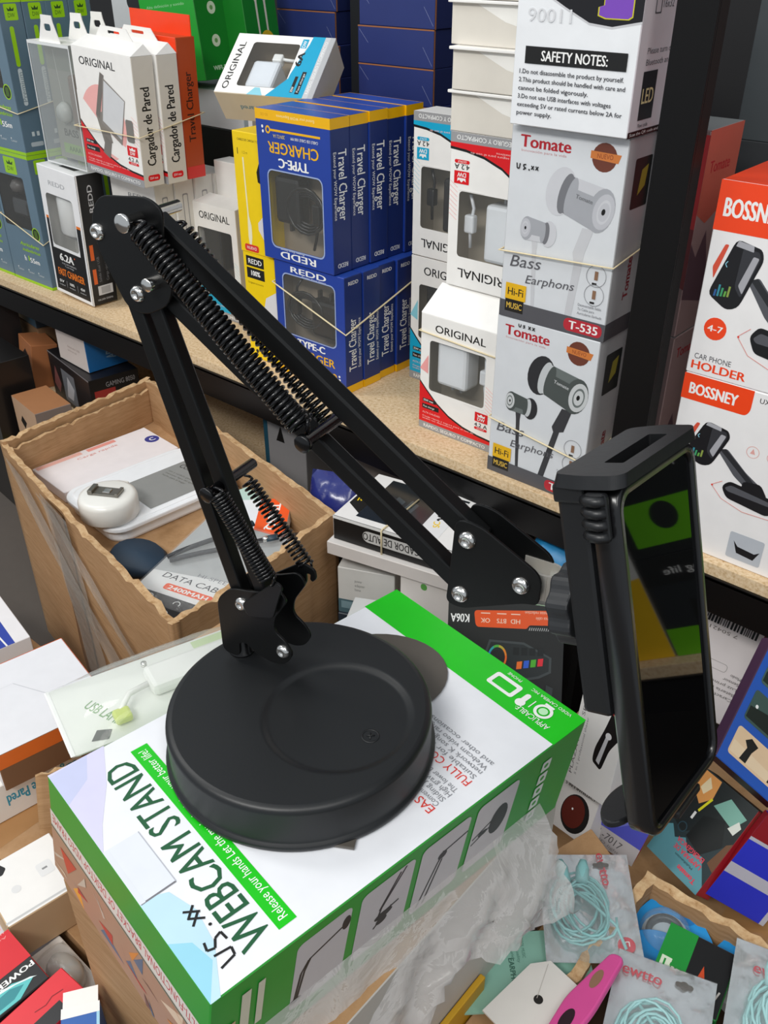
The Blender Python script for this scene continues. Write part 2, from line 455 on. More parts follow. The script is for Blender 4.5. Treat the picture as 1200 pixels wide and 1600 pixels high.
    shot(0.185, 0.315, [[(0.08,0.15),(0.14,0.52),(0.26,0.66),(0.9,0.78)],[(0.12,0.14),(0.20,0.52),(0.28,0.66)]], [(0.92,0.80,0.0028,0.0055),(0.10,0.13,0.004,0.0018)])
    shot(0.338, 0.478, [[(0.82,0.98),(0.45,0.56),(0.42,0.46)],[(0.72,0.95),(0.42,0.55)],[(0.40,0.46),(0.80,0.50)],[(0.36,0.30),(0.66,0.50)]], [(0.52,0.44,0.0065,0.003),(0.50,0.36,0.004,0.003)])
    shot(0.496, 0.636, [[(0.15,0.05),(0.42,0.60),(0.52,0.72),(1.0,0.76)],[(0.28,0.05),(0.50,0.62)],[(0.42,0.60),(0.50,0.74)]], [(0.49,0.68,0.0035,0.003)])
    shot(0.656, 0.786, [[(0.05,0.50),(0.55,0.62)],[(0.05,0.42),(0.50,0.52)]], [(0.66,0.55,0.0075,0.0125),(0.30,0.50,0.004,0.0022)])
    for k, ch in enumerate((0.80, 0.66, 0.52, 0.38, 0.24)):
        Rf.rr(0.865, ch-0.055, 0.895, ch+0.055, 0.001, mat('dfe6df', 0.4)); Rf.circ(0.88, ch, 0.0019, GREEN_S, n=12)
    Rf.rect(0.02, 0.45, 0.055, 0.62, mat('c9b183', 0.5)); Rf.rect(0.065, 0.40, 0.085, 0.85, mat('d5d1bb', 0.5)); Rf.rect(0.10, 0.40, 0.115, 0.85, mat('d5d1bb', 0.5))
    # short side: green band, red line of text, colour photograph
    F = c['F']; pale = mat('ded8d0', 0.4)
    F.rect(0.0, 0.0, 1.0, 0.66, pale)
    F.text('MULTI-FUNCTIONAL BRACKET OF DESKTOP VIDEO FRAME', 0.5, 0.585, 0.085, mat('c2494e', 0.4), 180, w=0.170, bold=0.01)
    F.rect(0.0, 0.0, 1.0, 0.49, mat('b08a72', 0.45))
    rnd = random.Random(4)
    for i in range(26):
        a, bb = rnd.random(), rnd.random()*0.46
        cl = rnd.choice(['c4412f','d98b3e','7d5a48','e0c7ac','5b6e86','c7b9a8','e6a23a','3d3a3c'])
        F.poly([(min(1,max(0,a+rnd.uniform(-.09,.09))), min(0.48,max(0.0,bb+rnd.uniform(-.13,.13)))) for _ in range(3)], mat(cl, 0.4))
    F.line((0,0.49),(1,0.49), 0.001, mat('6b7a68', 0.5))
    # the box has been squeezed a little out of square
    rz = R(-8.0); sx, sy = -0.0083, -0.0072
    lx = sx*math.cos(-rz) - sy*math.sin(-rz); ly = sx*math.sin(-rz) + sy*math.cos(-rz)
    c.mb.v = [(x + lx*(1-z/H), y + ly*(1-z/H), z) for x, y, z in c.mb.v]
    return c.finish('webcam_stand_box', 'green and white carton reading WEBCAM STAND under the black round base', 'box', at(-0.27575, -0.43525, -0.007, -8.0))
webcam_box()

# ---------------------------------------------------------------- the desk stand
stand = empty('webcam_desk_stand', at(-0.351, -0.431, 0.0732, 11.0))
tag(stand, 'black spring arm desk stand with round weighted base on its green box', 'stand')
LOCAL = Matrix.Rotation(R(-11), 4, 'Z')           # world offsets to stand axes
SB = mat('17191b', 0.42, 0.0, 0.0, 0.5, bump=0.02, scale=700); ARM = mat('090a0b', 0.38, 0.0, 0.0, 0.40, bump=0.02, scale=500); GLOSSB = mat('0a0a0c', 0.22)
BH = 0.0303                                       # top of base above its foot
def arm_X(lat): return Matrix.Translation((0, lat, BH)) @ Matrix.Rotation(R(90), 4, 'X')   # outline plane: (s, z), extruded along -lat
# base: pressed disc with a shallow round dish
ctr = LOCAL @ Vector((0.061, -0.010, 0)); rec = LOCAL @ Vector((0.0836, -0.0016, 0))
b = MB()
b.lathe([(0.0,0.0),(0.0775,0.0),(0.0792,0.0012),(0.0795,0.003),(0.0790,0.0045),(0.0776,0.0052),(0.0770,0.0066),(0.0770,0.0262),(0.0764,0.0285),(0.0748,0.0299),(0.0728,BH)], SB, 96, Matrix.Translation(ctr))
def dish(d):     # height of the top as a function of distance from the dish centre
    r0, r1 = 0.0395, 0.0445
    t = min(1, max(0, (d - r0)/(r1 - r0))); t = t*t*(3 - 2*t)
    return BH - 0.0020*(1 - t)
N = 96; rings = [0.0, 0.004, 0.010, 0.018, 0.026, 0.032] + [0.036 + 0.0008*k for k in range(14)]
off = rec - ctr; vv = []; ff = []
# polar grid about the dish, stretched outwards to meet the disc's rim
allr = rings + ['a', 'b', 'c', 'rim']
for i in range(N):
    th = 2*math.pi*i/N; dx, dy = math.cos(th), math.sin(th)
    q = off.x*dx + off.y*dy; rim = -q + math.sqrt(max(0, q*q - off.length_squared + 0.0728**2))
    last = min(rings[-1], rim*0.98)
    for r in allr:
        if isinstance(r, str): d = last + (rim - last)*{'a': 0.3, 'b': 0.6, 'c': 0.85, 'rim': 1.0}[r]
        else: d = min(r, last)
        x, y = rec.x + dx*d, rec.y + dy*d
        z = dish(d) if r != 'rim' else BH
        vv.append((x, y, z))
M_ = len(allr)
for i in range(N):
    j = (i+1) % N
    for k in range(M_-1): ff.append((i*M_+k, i*M_+k+1, j*M_+k+1, j*M_+k))
b.add(vv, ff, SB, True)
base = b.build('base', stand)
b = MB(); mk = LOCAL @ Vector((0.1075, -0.0005, 0))
b.lathe([(0.0052,0),(0.0052,0.00025),(0.0046,0.00035),(0.0042,0.0002),(0.0042,0)], SB, 32, Matrix.Translation((mk.x, mk.y, BH-0.00198)))
b.tube([(mk.x-0.002,mk.y-0.001,BH-0.0018),(mk.x+0.002,mk.y+0.0015,BH-0.0018)], 0.0004, SB, 6); b.tube([(mk.x-0.001,mk.y+0.002,BH-0.0018),(mk.x+0.001,mk.y-0.002,BH-0.0018)], 0.0004, SB, 6)
b.build('maker_mark', base)
# smoky plastic pad peeping out from under the base
SMOKE = mat('55504a', 0.28, coat=0.3)
def base_pad(cx, cy, r, ry, rz):
    mb = MB(); q = LOCAL @ (Vector((cx, cy, 0)) - Vector((-0.351, -0.431, 0))); mb.prism(circle(0, 0, r, 40, ry), 0.0002, 0.0014, SMOKE, Matrix.Translation((q.x, q.y, 0)) @ Matrix.Rotation(R(rz), 4, 'Z'), 0.0003); mb.build('base_pad', stand)
base_pad(-0.2950, -0.3700, 0.0480, 0.0400, 40)
mb = MB(); q = LOCAL @ (Vector((-0.2240, -0.4745, 0)) - Vector((-0.351, -0.431, 0))); mb.box((-0.007, -0.008, 0.0002), (0.007, 0.008, 0.0022), SMOKE, 0.0006, Matrix.Translation((q.x, q.y, 0)) @ Matrix.Rotation(R(20), 4, 'Z')); mb.build('base_tab', stand)
# sleeve post
b = MB(); b.lathe([(0.0,0.0),(0.0082,0.0),(0.0082,0.0012),(0.0068,0.0018),(0.0068,0.030),(0.0060,0.0315),(0.0,0.0315)], GLOSSB, 32, Matrix.Translation((0, 0, BH))); b.build('post_sleeve', stand)

def bolt(parent, s, z, lat, r=0.0042, name='bolt', dome=True):
    mb = MB(); X = Matrix.Translation((s, lat, BH+z)) @ Matrix.Rotation(R(90), 4, 'X')
    if dome: mb.lathe([(r*1.06,0),(r*1.06,0.0004),(r*0.98,0.0010),(r*0.80,0.0021),(r*0.48,0.0028),(r*0.46,0.0014),(0.0,0.0013)], METAL, 24, X)
    else: mb.lathe([(r,0),(r,0.0055),(r*0.93,0.0060),(r*0.3,0.0063),(0,0.0063)], METAL, 24, X)
    return mb.build(name, parent)
def plate(mb, pts, lat, t, m=ARM, ch=0.0004): mb.prism(pts, 0, t, m, arm_X(lat), ch)
def rounded(pts, r, n=5):
    """round the corners of a 2-D outline"""
    out = []; L = len(pts)
    for i in range(L):
        p0, p, p1 = Vector(pts[i-1]), Vector(pts[i]), Vector(pts[(i+1) % L])
        a = (p0-p); c_ = (p1-p); rr = min(r, a.length*0.45, c_.length*0.45); a.normalize(); c_.normalize()
        A = p + a*rr; Cc = p + c_*rr
        for k in range(n+1):
            t = k/n; out.append(tuple(A*(1-t)**2 + p*2*t*(1-t) + Cc*t*t))
    return out
# pivot bracket: two cheek plates joined at the post
b = MB()
out = rounded([(-0.0066,0.004),(-0.0066,0.044),(0.004,0.056),(0.024,0.0605),(0.040,0.068),(0.0455,0.062),(0.0355,0.046),(0.0345,0.036),(0.0425,0.031),(0.047,0.024),(0.042,0.0145),(0.033,0.0105),(0.020,0.0125),(0.0125,0.018),(0.007,0.016),(0.0066,0.004)], 0.006)
plate(b, out, -0.0085, 0.0018); plate(b, out, 0.0105, 0.0018)
b.box((-0.0064,-0.0085,BH+0.012),(0.0064,0.0088,BH+0.045), ARM, 0.002)
brk = b.build('pivot_bracket', stand)
b = MB()
hook = rounded([(0.012,0.052),(0.0211,0.0585),(0.0395,0.0725),(0.0485,0.0700),(0.0495,0.0640),(0.0465,0.0608),(0.0448,0.0622),(0.0455,0.0660),(0.0425,0.0655),(0.0425,0.0588),(0.0286,0.0385),(0.014,0.040)], 0.0022)
plate(b, hook, 0.0150, 0.0016); b.build('spring_hook', brk)
b = MB()
hook2 = rounded([(0.016,0.052),(0.030,0.066),(0.0415,0.0775),(0.0465,0.0745),(0.0440,0.0690),(0.038,0.050),(0.02,0.044)], 0.003)
plate(b, hook2, -0.0130, 0.0016); b.build('spring_hook', brk)
for s, z in ((0.0125,0.0478),(0.0400,0.0236)):
    bolt(brk, s, z, -0.0103); o = bolt(brk, s, z, 0.0106); o.scale = (1, -1, 1); o.location = (0, 0, 0)
    o.data.transform(Matrix.Translation((0, -2*0.0106, 0)))
# ---- bars
def bar(name, p, q, hgt, lat0, lat1, m=ARM):
    """channel bar between two (s, z) points"""
    p, q = Vector(p), Vector(q); d = q - p; L = d.length; a = math.atan2(d.y, d.x)
    mb = MB(); X = Matrix.Translation((p.x, 0, BH+p.y)) @ Matrix.Rotation(-a, 4, 'Y')
    mb.box((-0.004, lat0, -hgt/2), (L+0.004, lat1, hgt/2), m, 0.0012, X)
    return mb.build(name, stand)
bar('lower_arm', (0.0095,0.0460), (-0.0416,0.2220), 0.0092, -0.0080, 0.0004)
bar('lower_arm', (0.0262,0.0560), (-0.0310,0.2320), 0.0092, -0.0080, 0.0004)
bar('upper_arm', (-0.0255,0.2605), (0.1527,0.1378), 0.0105, -0.0048, 0.0048)
bar('upper_arm', (-0.0310,0.2300), (0.1506,0.1050), 0.0098, -0.0044, 0.0044)
# elbow plates
b = MB()
el = rounded([(-0.0560,0.2450),(-0.0575,0.2600),(-0.0500,0.2715),(-0.0180,0.2740),(-0.0100,0.2690),(-0.0130,0.2500),(-0.0085,0.2380),(-0.0130,0.2230),(-0.0300,0.2150),(-0.0420,0.2170)], 0.0075)
plate(b, el, -0.0092, 0.0016); plate(b, rounded([(-0.0560,0.2450),(-0.0575,0.2580),(-0.0500,0.2680),(-0.0340,0.2690),(-0.0250,0.2590),(-0.0150,0.2430),(-0.0130,0.2230),(-0.0300,0.2150),(-0.0420,0.2170)], 0.0075), 0.0064, 0.0016)
elb = b.build('elbow_plate', stand)
for s, z, dm in ((-0.0541,0.2535,True),(-0.0332,0.2257,True),(-0.0210,0.2335,False)): bolt(elb, s, z, -0.0108, dome=dm, r=0.0040 if dm else 0.0034)
# head plates
b = MB()
tri = rounded([(0.1462,0.1505),(0.1585,0.1500),(0.1905,0.1330),(0.1900,0.1165),(0.1830,0.1150),(0.1520,0.1000),(0.1430,0.1010),(0.1440,0.1130)], 0.0065)
plate(b, tri, -0.0092, 0.0016); plate(b, tri, 0.0070, 0.0016)
hd = b.build('head_plate', stand)
for s, z in ((0.1527,0.1405),(0.1506,0.1085),(0.1807,0.1249)): bolt(hd, s, z, -0.0108, r=0.0043)
# ---- springs on cross pins
def spring(name, p, q, lat, r, wire, turns, ext=0.004):
    p = Vector((p[0], lat, BH+p[1])); q = Vector((q[0], lat, BH+q[1])); d = (q-p); L = d.length; d.normalize()
    e1 = d.cross(Vector((0,1,0))).normalized(); e2 = d.cross(e1)
    n = turns*10; pts = []
    for k in range(5): pts.append(p + d*(ext*0.2*k) + e1*(r*0.9*math.sin(k/4*1.4)))
    for i in range(n+1):
        t = i/n; a = 2*math.pi*turns*t
        pts.append(p + d*(ext + (L-2*ext)*t) + e1*r*math.cos(a) + e2*r*math.sin(a))
    for k in range(5): pts.append(q - d*(ext*0.2*(4-k)) + e1*(r*0.9*math.sin((4-k)/4*1.4)))
    mb = MB(); mb.tube(pts, wire, GLOSSB, 6); return mb.build(name, stand)
spring('spring', (-0.0225,0.2630), (0.0690,0.1765), -0.0165, 0.0054, 0.00115, 42)
spring('spring', (-0.0238,0.2565), (0.0640,0.1660), 0.0125, 0.0049, 0.00095, 36)
spring('spring', (0.0060,0.1270), (0.0395,0.0745), -0.0150, 0.0046, 0.00105, 28)
spring('spring', (0.0005,0.1170), (0.0430,0.0655), 0.0170, 0.0043, 0.00080, 22)
def pin(s, z, l0, l1, r=0.0030, m=GLOSSB, cap=True):
    mb = MB(); X = Matrix.Translation((s, l1, BH+z)) @ Matrix.Rotation(R(90), 4, 'X'); h = l1 - l0
    mb.lathe([(0,0),(r,0),(r,h-0.003),(r*1.5,h-0.003),(r*1.5,h-0.0004),(r*1.35,h),(0,h)], m, 24, X); return mb.build('spring_pin', stand)
pin(-0.0245, 0.2640, -0.0235, 0.0160, 0.0030, METAL)
pin(0.0700, 0.1735, -0.0225, 0.0170); pin(0.0040, 0.1240, -0.0205, 0.0215); 
# ---- chrome fork, stud and clamping knob
NICKEL = mat('e2ded6', 0.22, 0.6)
nn = Vector((0.953, 0.050, 0.299)); uu = Vector((-0.024, 0.996, -0.091)); vv_ = Vector((-0.303, 0.080, 0.950))
uu = (uu - nn*uu.dot(nn)).normalized(); nn.normalize(); vv_ = nn.cross(uu)
b = MB()
U = []
for k in range(13):
    a = R(-90 + 180*k/12); U.append((0.1890 + 0.0078*math.cos(a), 0.0056*math.sin(a)))
strip = [(0.1760,-0.0056)] + U + [(0.1760,0.0056)]
for (s0,l0),(s1,l1) in zip(strip, strip[1:]):
    d = Vector((s1-s0, l1-l0)).normalized(); e = Vector((-d.y, d.x))*0.0006; z0, z1 = BH+0.1165, BH+0.1305
    b.add([(s0-e.x,l0-e.y,z0),(s1-e.x,l1-e.y,z0),(s1+e.x,l1+e.y,z0),(s0+e.x,l0+e.y,z0),(s0-e.x,l0-e.y,z1),(s1-e.x,l1-e.y,z1),(s1+e.x,l1+e.y,z1),(s0+e.x,l0+e.y,z1)],
          [(0,3,2,1),(4,5,6,7),(0,1,5,4),(1,2,6,5),(2,3,7,6),(3,0,4,7)], NICKEL)
fk = b.build('swivel_fork', stand)
knob_c = Vector((-0.1500, -0.3922, 0.2203)); hold_c = Vector((-0.109, -0.379, 0.219))
inv = stand.matrix_world.inverted() if False else (at(-0.351, -0.431, 0.0732, 11.0)).inverted()
def loc(p): return inv @ Vector(p)
b = MB(); b.tube([loc(knob_c - nn*0.024), loc(knob_c - nn*0.008), loc(knob_c + nn*0.014)], 0.0036, NICKEL, 16); b.build('stud', fk)
b = MB(); prof = []
for i in range(64):
    a = 2*math.pi*i/64; r = 0.0180 + 0.0011*math.cos(a*9); prof.append((r*math.cos(a), r*math.sin(a)))
KX = inv @ frame(knob_c, uu, vv_, nn) if False else inv @ Matrix(((uu.x, vv_.x, nn.x, knob_c.x),(uu.y, vv_.y, nn.y, knob_c.y),(uu.z, vv_.z, nn.z, knob_c.z),(0,0,0,1)))
RUB = mat('26282b', 0.5, bump=0.05, scale=300)
b.prism(prof, -0.0058, 0.0058, RUB, KX, 0.0010); b.build('clamp_knob', stand)
# ---- phone clamp (axes: x = across the phone, y = up the phone, z = out of its screen)
HX = inv @ Matrix(((uu.x, vv_.x, nn.x, hold_c.x),(uu.y, vv_.y, nn.y, hold_c.y),(uu.z, vv_.z, nn.z, hold_c.z),(0,0,0,1)))
CL = mat('18191b', 0.4, bump=0.03, scale=300)
b = MB()
b.box((-0.0375,-0.028,-0.0275), (0.030,0.0785,-0.0135), CL, 0.0022, HX)
b.box((-0.010,-0.0930,-0.0255), (0.014,-0.028,-0.0155), CL, 0.0015, HX)
clamp = b.build('phone_clamp', stand)
b = MB()   # upper jaw: an open rectangular loop hooked over the phone
loop = rounded([(-0.0405,-0.0275),(0.0300,-0.0275),(0.0360,-0.0130),(0.0360,0.0015),(0.0320,0.0042),(-0.0370,0.0042),(-0.0410,0.0010),(-0.0425,-0.0130)], 0.004)
hole = rounded([(-0.0240,-0.0125),(0.0200,-0.0125),(0.0205,-0.0035),(-0.0235,-0.0035)], 0.0012)
flat = loop + hole[::-1]; trs = tessellate_polygon([[Vector((p[0],p[1],0)) for p in loop],[Vector((p[0],p[1],0)) for p in hole[::-1]]])
JX = HX @ Matrix.Translation((0,0.0790,0)) @ Matrix(((1,0,0,0),(0,0,1,0),(0,1,0,0),(0,0,0,1)))
n0 = len(flat); lo = [(p[0],p[1],0.0) for p in flat]; hi = [(p[0]*0.97,p[1]*0.94,0.0055) for p in flat]
fs = [tuple(q) for q in trs] + [tuple(i+n0 for i in q) for q in trs]
for a0, a1 in ((0,len(loop)),(len(loop),n0)):
    for i in range(a0,a1):
        j = a0 + (i+1-a0) % (a1-a0); fs.append((i,j,j+n0,i+n0))
b.add(lo+hi, fs, CL, X=JX)
b.box((-0.0400,0.0720,-0.0275), (0.029,0.0800,-0.0135), CL, 0.0012, HX)
b.build('upper_jaw', clamp)
b = MB()
for k in range(4):
    y = 0.0600 + 0.0050*k
    b.tube([HX @ Vector((-0.0420, y, -0.0118)), HX @ Vector((-0.0445, y, -0.0090)), HX @ Vector((-0.0450, y, -0.0055)), HX @ Vector((-0.0430, y, -0.0025))], 0.0023, CL, 10)
b.box((-0.0438,0.0570,-0.0120), (-0.0388,0.0778,-0.0020), CL, 0.0018, HX); b.build('grip_pad', clamp)
b = MB()   # lower jaw: flat oval foot under the phone
b.prism(circle(-0.0215, -0.0215, 0.0175, 32, 0.0085), 0.0, 0.0035, CL, HX @ Matrix.Translation((0,-0.0860,0)) @ Matrix(((1,0,0,0),(0,0,1,0),(0,1,0,0),(0,0,0,1))), 0.0008)
b.box((-0.012,-0.0930,-0.0255), (0.014,-0.0888,0.0006), CL, 0.0012, HX); b.build('lower_jaw', clamp)

# ---------------------------------------------------------------- the phone in the clamp
ph = empty('smartphone', Matrix(((uu.x, vv_.x, nn.x, hold_c.x),(uu.y, vv_.y, nn.y, hold_c.y),(uu.z, vv_.z, nn.z, hold_c.z),(0,0,0,1))))
tag(ph, 'black smartphone in a dark bumper case held upright by the stand clamp', 'phone')
CASE = mat('101012', 0.28, 0.0, 0.3); SCREEN = mat('050506', 0.03, 0.0, 0.0, 0.5, vary=0.0)
b = MB()
o_ = rrect(-0.0385,-0.0885,0.0385,0.0785,0.010,6); i_ = rrect(-0.0340,-0.0835,0.0340,0.0735,0.007,6)
n1 = len(o_)
def ringz(pts, z, g=1.0): return [(p[0]*g, p[1]*g, z) for p in pts]
L = [ringz(o_,-0.0125,0.96), ringz(o_,-0.0110), ringz(o_,-0.0010), ringz(o_,0.0004,0.985), ringz(i_,0.0004), ringz(i_,-0.0012)]
vs = [p for l in L for p in l]; fs = []
for k in range(len(L)-1):
    for i in range(n1):
        j = (i+1) % n1; fs.append((k*n1+i, k*n1+j, (k+1)*n1+j, (k+1)*n1+i))
fs.append(tuple(range(n1))[::-1])
b.add(vs, fs, CASE, True); b.build('bumper_case', ph)
b = MB(); b.prism(i_, -0.0030, -0.0011, SCREEN, None, 0.0); b.build('screen', ph)
# ---------------------------------------------------------------- boxed goods on the shelf: shared pieces
def liner(c, m, t=0.0012):
    """inner faces of a carton that has a window"""
    a, e, h = c.w/2 - t, c.d/2 - t, c.h - t
    c.mb.add([(-a,-e,t),(a,-e,t),(a,e,t),(-a,e,t),(-a,-e,h),(a,-e,h),(a,e,h),(-a,e,h)], [(0,1,2,3),(7,6,5,4),(1,5,6,2),(2,6,7,3),(3,7,4,0)], m)
def roof(c, m, rise=0.022, tabh=0.0, deep=0.75, tabw=0.62, hole=True):
    """sloping top flap that rises to the back and ends in a hanging tab"""
    w, d, h = c.w/2, c.d/2, c.h; y1 = -d + c.d*deep
    v = [(-w,-d,h),(w,-d,h),(w,d,h),(-w,d,h),(-w*0.92,y1,h+rise),(w*0.92,y1,h+rise)]
    c.mb.add(v, [(0,1,5,4),(1,2,5),(2,3,4,5),(3,0,4)], m)
    if tabh: tab(c.mb, c.w*tabw, tabh, y1, h+rise-0.001, m, hole=hole)
def blob(mb, lo, hi, m, r):
    mb.box(lo, hi, m, r)
LINE_IN = mat('b7ac9b', 0.7); DARKIN = mat('a89a88', 0.7)
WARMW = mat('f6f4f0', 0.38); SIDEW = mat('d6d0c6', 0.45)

def original_box(w, d, h, colour, body='white', window=True, picture=False, side_txt=INK, roof_m=None, rise=0.02, tabh=0.0, rbool=True, dark=False):
    hole = (0.13, 0.36, 0.88, 0.79, 0.004)
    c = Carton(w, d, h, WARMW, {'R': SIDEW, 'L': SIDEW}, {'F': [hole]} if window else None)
    F = c['F']
    F.text('ORIGINAL', 0.53 if not picture else 0.42, 0.90, 0.062, INK, w=w*(0.66 if not picture else 0.60), bold=0.012)
    pale = mat({'e0141c': 'f2a6a4', '12a9d2': '8fd3e2'}[colour], 0.4); col = mat(colour, 0.36)
    if picture: F.circ(0.42, 0.44, w*0.38, mat('f3b3ae', 0.4), ry=h*0.30, n=36); F.poly([(0.0,0.30),(1,0.10),(1,0.22),(0.62,0.33),(0.34,0.45),(0.16,0.56),(0.0,0.66)], WARMW)
    # swoosh across the foot of the front
    top = [(0.0,0.43),(0.10,0.36),(0.25,0.265),(0.42,0.19),(0.62,0.14),(0.82,0.115),(1.0,0.105)]
    F.poly([(0.0,0.0)] + [(1.0,0.0)] + top[::-1], INK); F.poly([(0.0,0.0),(1.0,0.0)] + [(a, b_-0.016) for a, b_ in top[::-1]], col)
    F.rect(0.0, 0.0, 1.0, 0.062, mat('9b9b9d', 0.4)); F.text('RÁPIDO, SEGURO Y COMPACTO', 0.5, 0.030, 0.028, WHITE, w=w*0.86, bold=0.012)
    F.rect(0.05, 0.245, 0.24, 0.275, INK); F.text('35W max', 0.06, 0.26, 0.018, WHITE, al='L', bold=0.02)
    F.rect(0.045, 0.185, 0.28, 0.225, INK); F.text('Fast charge', 0.06, 0.205, 0.018, WHITE, al='L')
    F.text('ALTA CALIDAD', 0.05, 0.15, 0.016, mat('f6c9c6', 0.4), al='L', w=w*0.25); F.lines(['Carga rápida y segura para el uso de','todos sus dispositivos'], 0.05, 0.115, 0.013, mat('f6c9c6', 0.4), 1.5, w=w*0.72)
    # maker's crown square, output
    x = 0.86
    F.rect(x-0.085, 0.235, x+0.085, 0.315, col); F.text('DW', x, 0.258, 0.028, WHITE, bold=0.03)
    F.poly([(x-0.045,0.278),(x-0.05,0.300),(x-0.025,0.290),(x,0.306),(x+0.025,0.290),(x+0.05,0.300),(x+0.045,0.278)], WHITE)
    F.text('4.2 A', x, 0.208, 0.032, INK, w=w*0.17, bold=0.01); F.rr(x-0.085, 0.165, x+0.085, 0.187, 0.002, col); F.text('OUTPUT', x, 0.176, 0.013, WHITE, w=w*0.10)
    for k in range(8): F.line((0.90, 0.34+0.03*k), (0.99, 0.30+0.03*k), 0.0004, pale)
    if window:
        F.poly([(0.0,0.53),(0.115,0.66),(0.115,0.50)], pale)
        F.poly([(0.60,0.345),(0.88,0.345),(0.88,0.355),(0.60,0.355)], WARMW)
        liner(c, LINE_IN); c.pane('F', *hole)
        a = c.part('adapter'); m = mat('eef0f4', 0.25, coat=0.3) if not dark else mat('141416', 0.3, coat=0.3)
        blob(a, (-w*0.30,-d*0.40,h*0.42), (w*0.10,d*0.25,h*0.80), m, 0.004)
        for k in (-0.18, -0.06): a.box((w*k,-d*0.1,h*0.36), (w*k+0.003,d*0.08,h*0.42), SILVER, 0.0005)
        k = c.part('cable'); k.tube([(w*0.30,-d*0.2,h*0.74),(w*0.31,-d*0.2,h*0.60),(w*0.29,-d*0.15,h*0.48),(w*0.32,-d*0.2,h*0.39)], 0.0018, m, 8); k.box((w*0.25,-d*0.32,h*0.52), (w*0.36,-d*0.10,h*0.64), m, 0.002)
    if picture:
        F.poly([(0.30,0.50),(0.40,0.26),(0.54,0.30),(0.44,0.54)], mat('857f78', 0.4)); F.poly([(0.30,0.50),(0.46,0.84),(0.52,0.82),(0.36,0.47)], mat('756f69', 0.4))
        F.poly([(0.38,0.44),(0.50,0.80),(0.83,0.66),(0.70,0.30)], mat('8d8781', 0.4)); F.poly([(0.41,0.46),(0.51,0.78),(0.82,0.655),(0.70,0.345)], mat('d5d6d8', 0.35))
        F.poly([(0.35,0.20),(0.46,0.16),(0.52,0.30),(0.42,0.34)], mat('7b756f', 0.4))
        F.rr(0.80, 0.345, 0.92, 0.52, 0.003, mat('7d7974', 0.4))
    for k in ('R', 'L'):
        S = c[k]; S.text('Cargador de Pared', 0.48, 0.47, d*0.42/h*1.0, side_txt, 90, w=h*0.60, bold=0.03)
        S.rr(0.22, 0.045, 0.80, 0.095, 0.003, col); S.text('35W max', 0.5, 0.07, 0.02, WHITE, w=d*0.4)
    if rbool: roof(c, roof_m or WARMW, rise, tabh)
    return c

# ---- blue travel chargers, ten of them: two layers, five deep
def travel_charger():
    w, d, h = 0.118, 0.0300, 0.157
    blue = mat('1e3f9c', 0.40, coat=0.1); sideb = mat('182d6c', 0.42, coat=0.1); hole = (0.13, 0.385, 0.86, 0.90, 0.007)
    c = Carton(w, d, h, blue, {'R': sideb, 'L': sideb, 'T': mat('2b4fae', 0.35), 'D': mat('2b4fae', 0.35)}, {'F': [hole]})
    F = c['F']; yel = mat('f2b705', 0.38)
    for k in 'FRLB': c[k].rect(0, 0, 1, 0.066, yel)
    F.text('Extend your WOW Experience', 0.45, 0.034, 0.018, mat('fbe9b0', 0.4), w=w*0.5); F.text('RD-C02', 0.87, 0.034, 0.016, mat('c98d00', 0.4))
    F.line((0.13,0.125),(0.80,0.125), 0.0022, yel); F.ring(0.83, 0.125, 0.004, 0.0022, yel); F.circ(0.90, 0.14, 0.0016, WHITE, n=12); F.circ(0.905, 0.11, 0.0016, WHITE, n=12)
    F.text('CABLE USB CABLE 1000 MM', 0.16, 0.16, 0.018, WHITE, al='L', w=w*0.36); F.text('20V/2.1A', 0.60, 0.16, 0.022, mat('e9d27a', 0.4), al='L', w=w*0.16)
    F.text('CHARGER', 0.50, 0.235, 0.072, yel, w=w*0.68, bold=0.018); F.text('TYPE-C', 0.50, 0.328, 0.060, WHITE, w=w*0.40, bold=0.05)
    F.text('REDD', 0.50, 0.952, 0.048, WHITE, w=w*0.50, bold=0.022); F.text('Power Your Smart', 0.58, 0.915, 0.014, WHITE, w=w*0.34)
    F.poly(rrect(0.115*w,0.375*h,0.875*w,0.912*h,0.008), mat('9fb0d6', 0.4), True, holes=[rrect(0.128*w,0.384*h,0.862*w,0.902*h,0.007)[::-1]])
    for k in 'RL':
        S = c[k]; S.text('Travel Charger', 0.40, 0.42, 0.088*0.95, WHITE, 90, w=h*0.45, bold=0.015); S.text('Extend your WOW Experience', 0.80, 0.42, 0.030, WHITE, 90, w=h*0.43)
        S.text('REDD', 0.5, 0.945, 0.030, WHITE, w=d*0.56, bold=0.02)
    liner(c, DARKIN); c.pane('F', *hole)
    a = c.part('adapter'); dk = mat('17130f', 0.3, coat=0.3)
    blob(a, (-w*0.02,-d*0.38,h*0.42), (w*0.33,d*0.30,h*0.74), dk, 0.005)
    a.box((w*0.02,-d*0.1,h*0.74), (w*0.05,d*0.1,h*0.80), mat('3a332b', 0.4), 0.0006); a.box((w*0.18,-d*0.1,h*0.74), (w*0.21,d*0.1,h*0.80), mat('3a332b', 0.4), 0.0006)
    k = c.part('cable')
    for j in range(4):
        pts = [(-w*0.10+0.030*math.cos(t*0.42)*(1-0.1*j), -d*(0.36-0.05*j), h*0.62+0.024*math.sin(t*0.42)*(1-0.12*j)) for t in range(15)]; k.tube(pts, 0.0017, dk, 6, closed=True)
    k.box((-w*0.30,-d*0.42,h*0.56), (-w*0.20,-d*0.12,h*0.70), dk, 0.002); k.tube([(-w*0.25,-d*0.3,h*0.70),(-w*0.22,-d*0.3,h*0.80),(-w*0.16,-d*0.2,h*0.88)], 0.0018, dk, 8)
    return c
BX, BD = -0.7670, 0.0312
